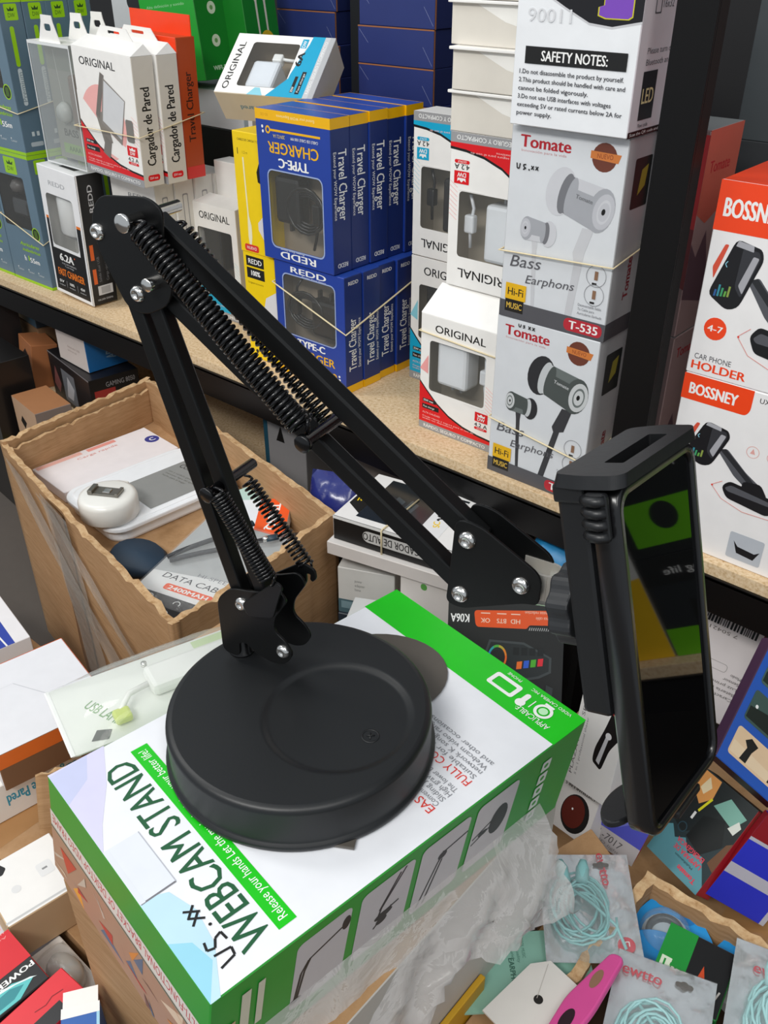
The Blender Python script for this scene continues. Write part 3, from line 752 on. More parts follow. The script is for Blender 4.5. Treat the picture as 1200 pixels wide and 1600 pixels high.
LOWZ, UPZ = Matrix.Diagonal((1, 1, 0.93, 1)), Matrix.Diagonal((1, 1, 1.075, 1))
proto = travel_charger().finish('travel_charger_box', 'upright blue charger box at the front of the bottom layer, a rubber band across it', 'box', at(BX, 0.044 + BD/2, 0.0003) @ LOWZ, 'blue travel charger boxes')
lab_up = ['upside down blue charger box at the front of the top layer, CHARGER lettering in view',
          'upside down blue charger box, second from the front in the top layer', 'upside down blue charger box, middle of the five in the top layer',
          'upside down blue charger box, fourth from the front in the top layer', 'upside down blue charger box at the back of the top layer']
lab_lo = [None, 'upright blue charger box, second from the front in the bottom layer', 'upright blue charger box, middle of the five in the bottom layer',
          'upright blue charger box, fourth from the front in the bottom layer', 'upright blue charger box at the back of the bottom layer']
jit = [0.0, 0.0012, -0.0015, 0.001, -0.003]
for k in range(5):
    if k:
        o = copy_tree(proto); o.matrix_world = at(BX + jit[k], 0.044 + BD*(k+0.5), 0.0003, jit[k]*300) @ LOWZ; o['label'] = lab_lo[k]
    o = copy_tree(proto); o.matrix_world = at(BX - jit[k]*0.8 - 0.0135, 0.044 + BD*(k+0.5) - 0.002, 0.3155 + abs(jit[(k+2) % 5])*0.4, jit[k]*200) @ UPZ @ Matrix.Rotation(math.pi, 4, 'Y'); o['label'] = lab_up[k]
def rubber_band(name, pts, label, r=0.0011, group='rubber bands around the stacks'):
    """elastic loop through corner points, slightly sagging between them"""
    full = []
    n = len(pts)
    for i in range(n):
        p, q = Vector(pts[i]), Vector(pts[(i+1) % n])
        for k in range(8): full.append(p.lerp(q, k/8))
    mb = MB(); mb.tube(full, r, BAND_MAT, 6, closed=True, flat=0.6); return tag(mb.build(name), label, 'rubber band', group)
def band_box(name, x0, x1, y0, y1, zs, label, g=0.0014):
    """zs = heights at front-left, front-right, back-right, back-left"""
    rubber_band(name, [(x0-g,y0-g,zs[0]),(x1+g,y0-g,zs[1]),(x1+g,y1+g,zs[2]),(x0-g,y1+g,zs[3])], label)
band_box('rubber_band', BX-0.0600, BX+0.0605, 0.0435, 0.0445+BD*5, (0.118, 0.079, 0.125, 0.13), 'pale rubber band stretched around the lower layer of blue charger boxes')

# ---- earphone boxes
def ear_box(dark=False):
    w, d, h = 0.112, 0.060, 0.171
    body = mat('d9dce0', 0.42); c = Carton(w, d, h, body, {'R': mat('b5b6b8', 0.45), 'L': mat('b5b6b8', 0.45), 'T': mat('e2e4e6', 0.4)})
    F = c['F']; red = mat('b3202c', 0.4)
    F.text('Tomate', 0.31, 0.93, 0.058, red, w=w*0.44, bold=0.035); F.text('Innovación para la vida', 0.30, 0.885, 0.012, mat('c98f90', 0.4), w=w*0.40)
    # round brown seal with an orange ribbon
    F.circ(0.815, 0.905, 0.0115, mat('6d3a2c', 0.4)); F.poly([(0.70,0.895),(0.93,0.885),(0.95,0.925),(0.70,0.93)], mat('d07b3c', 0.4)); F.text('NUEVO', 0.82, 0.91, 0.022, mat('8c3a22', 0.4), w=w*0.13)
    def bud(cx, cy, s, ang, shell, cap, rim, tip):
        ca, sa = math.cos(R(ang)), math.sin(R(ang)); asp = w/h
        def q(x, y): return (cx + (x*ca - y*sa)*s, cy + (x*sa + y*ca)*s*asp)
        def el(x, y, rx, ry, n=22): return [q(x + rx*math.cos(2*math.pi*i/n), y + ry*math.sin(2*math.pi*i/n)) for i in range(n)]
        F.poly(el(-0.62, 0.0, 0.36, 0.52), tip); F.poly(el(-0.50, 0, 0.16, 0.44), rim)
        F.poly([q(-0.42,0.40),q(-0.42,-0.40),q(0.40,-0.46),q(0.40,0.46)], shell); F.poly([q(-0.42,0.40),q(-0.42,0.18),q(0.40,0.22),q(0.40,0.46)], cap[0])
        F.poly(el(-0.42, 0, 0.12, 0.40), rim); F.poly(el(-0.36, 0, 0.12, 0.41), shell)
        F.poly(el(0.40, 0.0, 0.30, 0.47), shell); F.poly(el(0.46, 0.0, 0.24, 0.38), cap[1]); F.poly(el(0.47, 0, 0.15, 0.26), cap[0]); F.poly(el(0.47, 0, 0.12, 0.20), cap[1]); F.poly(el(0.46, 0, 0.045, 0.07, 10), INK)
    if dark: sh, cp, rm, tp, cb = mat('4c5352', 0.35), (mat('6b7372', 0.35), mat('c9cccd', 0.35)), mat('c4c8ca', 0.3), mat('2c2d31', 0.4), mat('3a3b3f', 0.4)
    else: sh, cp, rm, tp, cb = mat('a6a8ae', 0.35), (mat('cbccd1', 0.35), mat('bfc0c6', 0.35)), mat('77787d', 0.3), mat('cdced3', 0.4), mat('c9cace', 0.4)
    F.poly([(0.70,0.56),(0.80,0.56),(0.74,0.43),(0.73,0.36),(0.68,0.05),(0.62,0.05),(0.66,0.37),(0.64,0.43)] if not dark else [(0.72,0.56),(0.82,0.56),(0.76,0.42),(0.72,0.41),(0.60,0.07),(0.54,0.07),(0.66,0.40),(0.64,0.43)], cb)
    F.poly([(0.255,0.47),(0.32,0.47),(0.31,0.40),(0.335,0.06),(0.305,0.06),(0.27,0.40)], cb)
    bud(0.70, 0.68, 0.36, -14, sh, cp, rm, tp)
    ca = 176; bud(0.285, 0.50, 0.20, ca, sh, cp, rm, tp)
    F.text('Tomate', 0.69, 0.70, 0.020, mat('77797d', 0.4) if not dark else mat('c9cccd', 0.4), -10, w=w*0.15, bold=0.02)
    hand = mat('5a5a5f', 0.5); k = 0.0006
    F.text('Bass', 0.22, 0.325, 0.062, hand, 4, w=w*0.30, slant=0.25); F.text('Earphons', 0.46, 0.245, 0.045, hand, 4, w=w*0.46, slant=0.25)
    for cy in (0.335, 0.235): F.ring(0.87, cy, 0.0098, 0.0093, mat('8a8b8f', 0.4), 20); F.rect(0.855, cy-0.02, 0.885, cy+0.025, mat('8c6a52', 0.4)); F.rect(0.84, cy-0.045, 0.88, cy-0.035, INK)
    F.lines(['Desmontable fiable','Tú Cable para','Auriculares Earbuds'], 0.74, 0.17, 0.014, mat('8a8b90', 0.4), 1.6, w=w*0.22)
    F.rect(0, 0, 1, 0.095, mat('55555a', 0.42))
    F.rect(0.05, 0.105, 0.25, 0.195, mat('e8b51c', 0.38)); F.rect(0.055, 0.035, 0.235, 0.105, mat('1d1b18', 0.4)); F.text('Hi-Fi', 0.15, 0.150, 0.042, INK, w=w*0.15, bold=0.015); F.text('MUSIC', 0.145, 0.070, 0.034, mat('e0b84a', 0.4), w=w*0.15, bold=0.02)
    F.rr(0.63, 0.015, 0.98, 0.085, 0.005, mat('b92a37', 0.4)); F.text('T-535', 0.81, 0.05, 0.045, WHITE, w=w*0.26, bold=0.03)
    for q in 'RL':
        S = c[q]; S.rr(0.25, 0.66, 0.75, 0.90, 0.002, mat('26302f', 0.4)); S.poly([(0.42,0.72),(0.62,0.76),(0.66,0.86),(0.48,0.84)], mat('a39a3a', 0.4))
        S.text('Tomate', 0.5, 0.30, 0.055, mat('8c2630', 0.4), 90, w=h*0.22, bold=0.04)
        S.rect(0,0,1,0.095, mat('4a4a4e', 0.42))
    if not dark:
        F.strokes([(0.07,0.82),(0.075,0.795),(0.095,0.795),(0.10,0.82)], 0.0011, INK); F.strokes([(0.155,0.818),(0.13,0.815),(0.135,0.805),(0.155,0.80),(0.13,0.792)], 0.0011, INK); F.circ(0.185, 0.795, 0.0008, INK, n=8)
    else:
        F.strokes([(0.22,0.98),(0.225,0.963),(0.24,0.963),(0.245,0.98)], 0.0009, INK); F.strokes([(0.285,0.978),(0.265,0.975),(0.285,0.967),(0.265,0.962)], 0.0009, INK)
    for x in ((0.215, 0.255) if not dark else (0.33, 0.37)):
        y = 0.808 if not dark else 0.972
        F.line((x-0.012,y+0.008),(x+0.012,y-0.010), 0.0010, INK); F.line((x+0.012,y+0.008),(x-0.012,y-0.010), 0.0010, INK)
    return c
EX = -0.4125
ear_box(True).finish('earphone_box', 'pale earphone box picturing dark grey earbuds, lower of the two by the black post', 'box', at(EX-0.0015, 0.008+0.0305, 0.0003), 'earphone boxes by the post')
ear_box(False).finish('earphone_box', 'pale earphone box picturing silver earbuds, under the SAFETY NOTES box', 'box', at(EX-0.0005, 0.008+0.031, 0.1716, 0.6), 'earphone boxes by the post')
band_box('rubber_band', EX-0.0578, EX+0.0548, 0.0078, 0.0690, (0.062, 0.047, 0.060, 0.064), 'pale rubber band around the dark earbud box')
band_box('rubber_band', EX-0.0578, EX+0.0568, 0.0068, 0.0705, (0.234, 0.240, 0.25, 0.236), 'pale rubber band around the silver earbud box')
for z, lb in ((0.0003, 'lower plain grey earphone box standing behind the front ones beside the post'), (0.1660, 'upper plain grey earphone box standing behind the front ones beside the post')):
    c = Carton(0.112, 0.055, 0.165, mat('c9cacc', 0.45), {'R': mat('a9aaac', 0.5)}); c['R'].text('Tomate', 0.5, 0.45, 0.055, mat('8c2630', 0.4), 90, w=0.05, bold=0.04)
    c.finish('earphone_box', lb, 'box', at(EX-0.002, 0.112, z), 'earphone boxes by the post')
# ---- LED display box on top of them
def led_box():
    w, d, h = 0.1100, 0.085, 0.130
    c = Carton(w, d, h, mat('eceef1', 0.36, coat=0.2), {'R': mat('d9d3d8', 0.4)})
    F = c['F']; blk = mat('17161a', 0.3)
    wave = [(0.0,0.735),(0.10,0.760),(0.22,0.745),(0.40,0.67),(0.60,0.595),(0.78,0.580),(1.0,0.615)]
    F.poly([(0,1.0)] + wave + [(1,1.0)], mat('c9c9cc', 0.35)); F.poly([(0,1.0)] + [(a, b_+0.012) for a, b_ in wave] + [(1,1.0)], blk)
    # pixel grid, yellow pixel letters and the purple pixel hand
    yel = mat('c8c02c', 0.35); pur = mat('7b49b8', 0.35)
    for k, x in enumerate((0.15, 0.28, 0.41, 0.52)):
        F.rect(x, 0.79, x+0.022, 0.93, yel); F.rect(x+0.065, 0.79, x+0.087, 0.93, yel); F.rect(x+0.02, 0.77, x+0.068, 0.793, yel)
    hand = [(0.66,0.68),(0.72,0.665),(0.90,0.665),(0.93,0.68),(0.93,0.77),(0.84,0.78),(0.84,0.88),(0.76,0.88),(0.76,0.78),(0.70,0.775),(0.70,0.735),(0.66,0.725)]
    hand = [(a, b_-0.035) for a, b_ in hand]; F.poly(hand, yel); F.poly([(a + (0.80-a)*0.07, b_ + (0.715-b_)*0.07) for a, b_ in hand], pur)
    for k in range(30): F.line((0.02+0.0325*k, 0.80), (0.02+0.0325*k, 0.99), 0.0003, mat('33323a', 0.4))
    F.text('90011', 0.28, 0.635, 0.075, mat('d9dadd', 0.4), w=w*0.36)
    F.rect(0.10, 0.365, 0.93, 0.462, INK); F.text('SAFETY NOTES:', 0.51, 0.413, 0.058, WHITE, w=w*0.54, bold=0.03)
    F.lines(['1.Do not disassemble the product by yourself.','2.This product should be handled with care and','   cannot be folded vigorously.','3.Do not use USB interfaces with voltages','   exceeding 5V or rated currents below 2A for','   power supply.'], 0.06, 0.320, 0.026, mat('33333a', 0.4), 1.85, w=w*0.88, bold=0.012)
    S = c['R']; S.poly([(0.70,0.0),(1,0.0),(1,1),(0.60,1.0)], mat('c6a3b2', 0.4))
    S.poly(rrect(0.22*d,0.66*h,0.34*d,0.76*h,0.001), mat('55555a',0.4), True, holes=[rrect(0.235*d,0.668*h,0.325*d,0.752*h,0.001)[::-1]]); S.text('16x32', 0.37, 0.71, 0.042, mat('55555a',0.4), al='L')
    S.lines(['Please turn on','Bluetooth and get'], 0.18, 0.47, 0.034, mat('55555a',0.4), 1.8, w=d*0.62)
    S.rect(0.16, 0.09, 0.44, 0.36, mat('15151c',0.35)); S.text('LED', 0.30, 0.225, 0.085, mat('e8d9a0',0.4), w=d*0.22, bold=0.02); S.text('Flow code', 0.18, 0.06, 0.022, mat('55555a',0.4), al='L')
    S.rect(0, 0.0, 1, 0.035, INK); S.text('Scan the QR code and download', 0.04, 0.017, 0.018, WHITE, al='L', w=d*0.85)
    return c
led_box().finish('display_box', 'white box with SAFETY NOTES printed under a black wave, topmost beside the post', 'box', at(EX+0.0025, 0.0405, 0.3445, 0.6))

# ---- red and cyan wall charger cartons in the middle
RC, CC = 'e0141c', '12a9d2'
original_box(0.100, 0.040, 0.137, RC, rise=0.026).finish('wall_charger_box', 'white and red ORIGINAL charger carton standing upright at the front of the shelf', 'box', at(-0.5380, 0.038+0.020, 0.0003), 'ORIGINAL wall charger cartons')
band_box('rubber_band', -0.588, -0.488, 0.038, 0.078, (0.117, 0.112, 0.115, 0.117), 'pale rubber band across the top of the upright red ORIGINAL carton')
o = original_box(0.108, 0.038, 0.153, RC, rbool=False).finish('wall_charger_box', 'white and red ORIGINAL charger carton turned upside down above the upright one', 'box', at(-0.5225, 0.083, 0.3178) @ Matrix.Rotation(math.pi, 4, 'Y'), 'ORIGINAL wall charger cartons')
original_box(0.100, 0.040, 0.158, CC, rbool=False, dark=True).finish('wall_charger_box', 'white and cyan ORIGINAL charger carton standing upright behind the red ones', 'box', at(-0.6350, 0.158, 0.0003), 'ORIGINAL wall charger cartons')
original_box(0.100, 0.040, 0.158, CC, rbool=False, dark=True).finish('wall_charger_box', 'white and cyan ORIGINAL charger carton upside down, a black cable in its window', 'box', at(-0.6330, 0.156, 0.3178) @ Matrix.Rotation(math.pi, 4, 'Y'), 'ORIGINAL wall charger cartons')
# white cartons lying in a stack above, each with its lid lip showing
names = ['lowest', 'second', 'third', 'fourth', 'topmost']
for k in range(5):
    c = Carton(0.098, 0.10, 0.0375, WARMW, {'F': mat('ded8cd', 0.5)})
    c.mb.box((-0.0505,-0.0545,0.0345), (0.049,0.0,0.0372), WARMW, 0.0006)
    c['F'].poly([(0.30,1-0.1),(0.98,0.9),(0.98,0.35),(0.62,0.55)], mat('f4f2ec', 0.5))
    c.finish('white_carton', f'plain white carton with a lid lip, {names[k]} in the stack beside the SAFETY NOTES box', 'box', at(-0.5290+0.003*math.sin(k*2.1), 0.112+0.002*math.cos(k*3.0), 0.3182+0.0378*k, math.sin(k*1.7)*1.5), 'white cartons stacked high')

# ---- car phone holder boxes to the right of the post
ORG = mat('f4461a', 0.36, coat=0.15)
def rounded2(pts, r):
    return pts if r <= 0 else rounded(pts, r, 3)
def holder_box(tall):
    w, d, h = (0.105, 0.09, 0.157) if tall else (0.110, 0.09, 0.166)
    c = Carton(w, d, h, mat('eeecec', 0.38), {'T': ORG} if tall else {'R': ORG})
    F = c['F']; dk = mat('1b1b1f', 0.35); gy = mat('55565c', 0.4); lt = mat('a9a9af', 0.35)
    if tall:
        F.rect(0, 0.76, 1, 1, ORG); F.text('BOSSNEY', 0.06, 0.875, 0.088, WHITE, al='L', w=w*0.44, bold=0.05)
        px, py = 0.25, 0.58
        F.circ(0.17, 0.265, 0.0095, ORG); F.text('4-7', 0.17, 0.265, 0.034, WHITE, w=w*0.12, bold=0.02)
        F.text('CAR PHONE', 0.05, 0.10, 0.030, mat('55555a',0.4), al='L', w=w*0.30); F.text('HOLDER', 0.04, 0.05, 0.046, ORG, al='L', w=w*0.44, bold=0.03)
    else:
        F.poly([(0,1),(0,0.86)] + [(0.50+0.05*math.sin(R(t)), 0.86+0.05*(1-math.cos(R(t)))) for t in range(0,91,18)] + [(0.55,1)], ORG); F.text('BOSSNEY', 0.06, 0.925, 0.060, WHITE, al='L', w=w*0.38, bold=0.05); F.text('UX', 0.64, 0.96, 0.026, INK)
        px, py = 0.28, 0.64
        for x in (0.64, 0.80): F.ring(x, 0.68, 0.0055, 0.005, mat('e3a9a2',0.4)); F.poly([(x-0.02,0.67),(x,0.70),(x+0.02,0.67)], mat('e3a9a2',0.4))
        F.rr(0.62, 0.04, 0.90, 0.20, 0.002, mat('b9bec6',0.4)); F.poly([(0.66,0.15),(0.70,0.08),(0.84,0.07),(0.88,0.13),(0.84,0.11),(0.70,0.12)], dk)
        F.text('HOLDER', 0.02, 0.055, 0.062, ORG, al='L', w=w*0.36, bold=0.03); F.text('A', 0.97, 0.82, 0.05, INK)
    # pictured holder: cradle with an orange arm, telescopic arm and suction foot
    if tall: M_ = lambda x, y: (x, y)
    else: M_ = lambda x, y: (0.06 + x*0.92, 0.245 + y*0.72)
    def pp(pts, m, r=0.0): F.poly(rounded2([M_(*q) for q in pts], r), m)
    pp([(0.075,0.52),(0.055,0.58),(0.12,0.70),(0.15,0.70),(0.11,0.60)], mat('d9533c',0.4), 0.01)
    pp([(0.34,0.54),(0.42,0.57),(0.62,0.43),(0.80,0.34),(0.74,0.26),(0.52,0.38)], gy, 0.02); pp([(0.36,0.55),(0.41,0.565),(0.76,0.33),(0.73,0.30)], mat('2c2d31',0.35))
    pp([(0.055,0.44),(0.20,0.735),(0.40,0.705),(0.425,0.655),(0.31,0.40),(0.22,0.375)], dk, 0.04); pp([(0.26,0.70),(0.385,0.69),(0.40,0.655),(0.31,0.45),(0.25,0.50)], mat('37383d',0.3), 0.02); pp([(0.345,0.665),(0.39,0.66),(0.315,0.47),(0.275,0.51)], lt, 0.01)
    pp([(0.20,0.70),(0.34,0.685),(0.335,0.715),(0.215,0.728)], lt, 0.006)
    for j, cl in enumerate(('2f5f9c','3a8ea0','3f9c6a','65a64a','8a9d4a')): F.poly([M_(0.10+0.026*j,0.435+0.002*j), M_(0.116+0.026*j,0.435+0.002*j), M_(0.122+0.026*j,0.47+0.014*((j*2) % 3)), M_(0.106+0.026*j,0.47+0.014*((j*2) % 3))], mat(cl,0.4))
    F.strokes([M_(0.165,0.62), M_(0.150,0.605), M_(0.165,0.59)], 0.0006, mat('8fd0e6',0.35))
    pp([(0.60,0.36),(0.76,0.38),(0.84,0.28),(0.62,0.26)], dk, 0.03)
    pp([(0.44,0.27),(0.50,0.33),(0.90,0.29),(0.93,0.20),(0.86,0.15),(0.50,0.19)], dk, 0.03); pp([(0.47,0.265),(0.52,0.30),(0.86,0.265),(0.88,0.23),(0.50,0.245)], gy, 0.015)
    F.strokes([M_(0.36,0.26), M_(0.44,0.31)], 0.0005, mat('e08a80',0.4)); F.strokes([M_(0.36,0.25), M_(0.46,0.17), M_(0.66,0.12), M_(0.92,0.13)], 0.0005, mat('e08a80',0.4)); F.circ(*M_(0.36,0.255), 0.0009, mat('e0453a',0.4), n=10)
    if tall: c.mb.box((-w/2+0.045,-d/2+0.05,h), (w/2,-d/2+0.0512,h+0.05), ORG)
    return c
HB = -0.2775
holder_box(False).finish('phone_holder_box', 'white box with an orange corner tag, lower of the two car phone holder boxes', 'box', at(HB+0.0555, 0.010+0.045, 0.0003), 'car phone holder boxes')
holder_box(True).finish('phone_holder_box', 'white box with a full orange top band, upper of the two car phone holder boxes', 'box', at(HB+0.0525, 0.010+0.046, 0.1668), 'car phone holder boxes')
# boxes standing deeper behind the post
def red_box(w, d, h, top):
    c = Carton(w, d, h, mat('8c1a20',0.4), {'F': mat('6e5a5a',0.4), 'R': mat('a88c8a',0.42), 'T': mat('8b8f90',0.3)})
    S = c['R']; F = c['F']
    if top: S.poly([(0,0.62),(0.3,0.56),(0.6,0.60),(1,0.5),(1,1),(0,1)], mat('c4604f',0.4)); F.rect(0,0.55,1,0.98, mat('a11d22',0.4)); F.poly([(0,0.35),(1,0.25),(1,0.55),(0,0.55)], mat('5c1a20',0.4))
    S.poly([(0,0.20),(1,0.10),(1,0.34),(0.8,0.45),(0.62,0.32),(0.4,0.52),(0.2,0.40),(0,0.48)], mat('6a4f58',0.4)); S.text('Tomate', 0.45, 0.83 if top else 0.90, 0.055, mat('b3202c',0.4), w=d*0.6, bold=0.02)
    return c
red_box(0.042, 0.066, 0.1740, True).finish('earphone_box', 'narrow red box with a dusky skyline side, upper of two behind the post', 'box', at(-0.3315, 0.088, 0.1746), 'red boxes behind the post')
red_box(0.042, 0.066, 0.1740, False).finish('earphone_box', 'narrow red box with a dusky skyline side, lower of two behind the post', 'box', at(-0.3305, 0.087, 0.0003), 'red boxes behind the post')
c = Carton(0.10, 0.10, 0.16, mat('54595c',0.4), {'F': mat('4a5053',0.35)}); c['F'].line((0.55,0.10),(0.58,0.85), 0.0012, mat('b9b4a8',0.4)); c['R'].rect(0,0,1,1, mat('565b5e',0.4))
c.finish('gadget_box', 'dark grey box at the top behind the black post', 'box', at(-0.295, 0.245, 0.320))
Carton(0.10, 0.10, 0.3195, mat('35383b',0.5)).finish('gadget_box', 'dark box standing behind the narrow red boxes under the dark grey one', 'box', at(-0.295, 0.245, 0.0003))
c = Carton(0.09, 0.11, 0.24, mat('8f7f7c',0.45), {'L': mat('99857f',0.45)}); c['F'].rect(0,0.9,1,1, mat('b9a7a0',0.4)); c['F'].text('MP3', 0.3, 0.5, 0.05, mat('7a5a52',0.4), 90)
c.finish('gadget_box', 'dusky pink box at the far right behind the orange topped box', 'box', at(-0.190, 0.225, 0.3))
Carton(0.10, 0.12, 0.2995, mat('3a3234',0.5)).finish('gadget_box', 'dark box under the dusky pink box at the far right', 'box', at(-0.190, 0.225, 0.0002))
# ---------------------------------------------------------------- left end of the shelf
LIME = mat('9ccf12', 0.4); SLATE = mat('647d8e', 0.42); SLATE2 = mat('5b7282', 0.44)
def crown_tag(f, a, b, w, h):
    """lime tag with the crown and letters, hung from the top edge"""
    f.rr(a-w/2, b-h, a+w/2, b, 0.002, LIME); m = mat('2c4a1c', 0.5)
    f.text('DW', a, b-h*0.68, h*0.26, m, w=f.W*w*0.52)
    f.poly([(a-w*0.22,b-h*0.44),(a-w*0.28,b-h*0.22),(a-w*0.10,b-h*0.34),(a,b-h*0.16),(a+w*0.10,b-h*0.34),(a+w*0.28,b-h*0.22),(a+w*0.22,b-h*0.44)], m)
def buds_box():
    w, d, h = 0.112, 0.0365, 0.2035; hole = (0.07, 0.44, 0.78, 0.83, 0.004)
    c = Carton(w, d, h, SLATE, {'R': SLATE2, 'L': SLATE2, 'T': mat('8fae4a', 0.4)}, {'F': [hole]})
    for k in 'FRLB': c[k].rect(0,0,1,0.022, LIME)
    for k in 'RL': c[k].rect(0,0.972,1,1, LIME)
    F = c['F']; F.rect(0,0.975,1,1, LIME)
    crown_tag(F, 0.52, 0.965, 0.30, 0.12); F.ring(0.84, 0.42, 0.0105, 0.0088, LIME); F.circ(0.84, 0.42, 0.0088, mat('10180c',0.4)); F.rr(0.80,0.39,0.88,0.45,0.002, mat('46661a',0.4))
    F.text('Auriculares', 0.60, 0.315, 0.030, LIME, w=w*0.50, bold=0.03, slant=0.3); F.text('inalámbricos', 0.62, 0.27, 0.026, LIME, w=w*0.46, bold=0.03, slant=0.3)
    F.text('h', 0.42, 0.20, 0.042, WHITE, bold=0.04); F.text('55m', 0.66, 0.195, 0.038, WHITE, w=w*0.24, bold=0.04); F.rect(0.50,0.185,0.53,0.225, LIME)
    for x in (0.22, 0.50, 0.76): F.circ(x-0.06, 0.105, 0.0012, WHITE, n=10); F.text('Calidad', x, 0.09, 0.013, mat('d5dde2',0.4), w=w*0.14)
    for k in 'RL':
        S = c[k]; crown_tag(S, 0.52, 0.965, 0.54, 0.10)
        S.rr(0.34, 0.58, 0.52, 0.83, 0.003, LIME); S.rr(0.34, 0.33, 0.52, 0.57, 0.003, mat('c7d0d3',0.4)); S.text('Premium', 0.43, 0.45, 0.07*d/h*3.0, mat('7d8d95',0.4), 90, w=h*0.19)
        for x in (0.42, 0.64): S.rect(x,0.125,x+0.12,0.155, mat('c7d0d3',0.4))
        S.rr(0.30, 0.055, 0.86, 0.085, 0.002, mat('b3bcc2',0.4))
    liner(c, mat('2e2b2a',0.6)); c.pane('F', *hole)
    a = c.part('earbud_case'); blob(a, (-w*0.28,-d*0.35,h*0.50), (w*0.20,d*0.3,h*0.66), mat('1c1a1b',0.3,coat=0.4), 0.008); a.lathe([(0,0),(0.012,0.002),(0.014,0.010),(0.009,0.018),(0,0.020)], mat('5f5a57',0.35), 20, Matrix.Translation((-w*0.12,-d*0.05,h*0.69)))
    return c
bb = buds_box().finish('earbud_box', 'slate grey earbud box with lime bands beside the FAST CHARGER box', 'box', at(-1.3835, 0.0395, 0.0003), 'slate earbud boxes')
def bud_copy(x, y, z, lb, rz=0):
    o = copy_tree(bb); o.matrix_world = at(x, y, z, rz); o['label'] = lb
bud_copy(-1.4980, 0.0400, 0.0003, 'slate grey earbud box cut by the left edge of the photo, lower row')
ordn = ['second', 'third', 'rearmost']
for k in range(3): bud_copy(-1.3835, 0.077+0.0372*k, 0.0003, f'slate grey earbud box in the lower row, {ordn[k]} from the front')
for k in range(4): bud_copy(-1.3840, 0.0405+0.0370*k, 0.2042, f'slate grey earbud box in the upper row, {(["foremost"]+ordn)[k]} of four', 0.5*math.sin(k*2))
bud_copy(-1.4985, 0.0405, 0.2042, 'slate grey earbud box in the upper row at the far left edge')
# its rubber bands
band_box('rubber_band', -1.4397, -1.3273, 0.0208, 0.0582, (0.105, 0.073, 0.09, 0.10), 'pale rubber band around the front slate box of the lower row')
band_box('rubber_band', -1.4405, -1.3273, 0.0216, 0.1705, (0.275, 0.262, 0.290, 0.29), 'pale rubber band around the upper row of slate boxes')

# ---- black and white fast charger box
def fast_charger():
    w, d, h = 0.098, 0.044, 0.192; hole = (0.13, 0.40, 0.83, 0.80, 0.006)
    c = Carton(w, d, h, mat('f1f1f2',0.36), {'R': mat('18181a',0.4)}, {'F': [hole]})
    F = c['F']; blk = mat('141416',0.38); og = mat('f07c1c',0.38)
    F.poly([(0.05,0.03),(0.95,0.03),(0.95,0.375),(0.05,0.375)], blk); F.rect(0.05,0.375,0.115,0.60, blk); F.rect(0.845,0.375,0.95,0.60, blk); F.rect(0.05,0.60,0.115,0.62, og); F.rect(0.845,0.60,0.95,0.62, og)
    F.poly(rrect(0.115*w,0.36*h,0.845*w,0.41*h,0.004), mat('f1f1f2',0.36), True, holes=[rrect(0.131*w,0.4015*h,0.829*w,0.425*h,0.004)[::-1]] if False else None) if False else None
    F.text('REDD', 0.47, 0.885, 0.034, mat('b4b5b8',0.4), w=w*0.42, bold=0.015)
    F.text('6.2A', 0.44, 0.315, 0.058, WHITE, w=w*0.36, bold=0.05); F.circ(0.66,0.34,0.0012, ORANGE, n=10); F.text('DUAL USB CHARGING', 0.48, 0.265, 0.013, mat('c9c9cc',0.4), w=w*0.38); F.text('Technology', 0.48, 0.245, 0.012, mat('c9c9cc',0.4), w=w*0.24)
    F.text('FAST CHARGER', 0.50, 0.185, 0.058, og, w=w*0.70, bold=0.045)
    for x in (0.20, 0.48, 0.77): F.text(('5V','100%','45W')[int(x*3.4)-0 if x < 0.4 else (1 if x < 0.6 else 2)], x, 0.105, 0.022, WHITE, w=w*0.12, bold=0.03); F.text('output', x, 0.075, 0.012, mat('c9c9cc',0.4), w=w*0.16)
    for x in (0.34, 0.63): F.line((x,0.065),(x,0.12), 0.0004, mat('c9c9cc',0.4))
    S = c['R']; S.rect(0,0,0.05,1, mat('f1f1f2',0.36)); S.text('REDD', 0.46, 0.82, 0.20*d/h*0.9, mat('c9c9cc',0.4), 90, w=h*0.2, bold=0.02)
    S.rect(0.16,0.36,0.30,0.48, mat('e0621c',0.4)); S.rect(0.16,0.17,0.30,0.29, mat('e0621c',0.4)); S.rect(0.28,0.075,0.86,0.15, mat('cfcfd1',0.45)); S.rect(0.40,0.085,0.76,0.14, mat('a8a8aa',0.45))
    S.lines(['Salida dual USB','Carga rápida','Protección'], 0.42, 0.18, 0.022, mat('77777b',0.4), 3.0, 90, w=h*0.2); S.text('100-240V 50/60Hz', 0.52, 0.04, 0.016, mat('c9c9cc',0.4), w=d*0.6)
    c['T'].poly([(0.35,0.35),(0.75,0.35),(0.75,0.6),(0.35,0.6)], mat('3a3a3c',0.5))
    liner(c, mat('e4e2de',0.5)); c.pane('F', *hole)
    a = c.part('adapter'); wm = mat('ecebe9',0.3,coat=0.2)
    a.lathe([(0,0),(0.026,0.0),(0.029,0.004),(0.030,0.050),(0.028,0.056),(0,0.057)], wm, 40, Matrix.Translation((-w*0.02,-0.001,h*0.49)) @ Matrix.Diagonal((1,0.62,1,1)))
    a.box((-0.012,-0.008,h*0.455), (0.012,0.010,h*0.49), mat('d5d4d1',0.35), 0.002); a.box((0.000,-0.0035,h*0.42), (0.010,0.004,h*0.46), mat('8f8f92',0.35,0.6), 0.001)
    return c
fast_charger().finish('fast_charger_box', 'black and white FAST CHARGER box with a round white adapter in its window', 'box', at(-1.2580, 0.0395, 0.0052, 0, 0, 3.0))
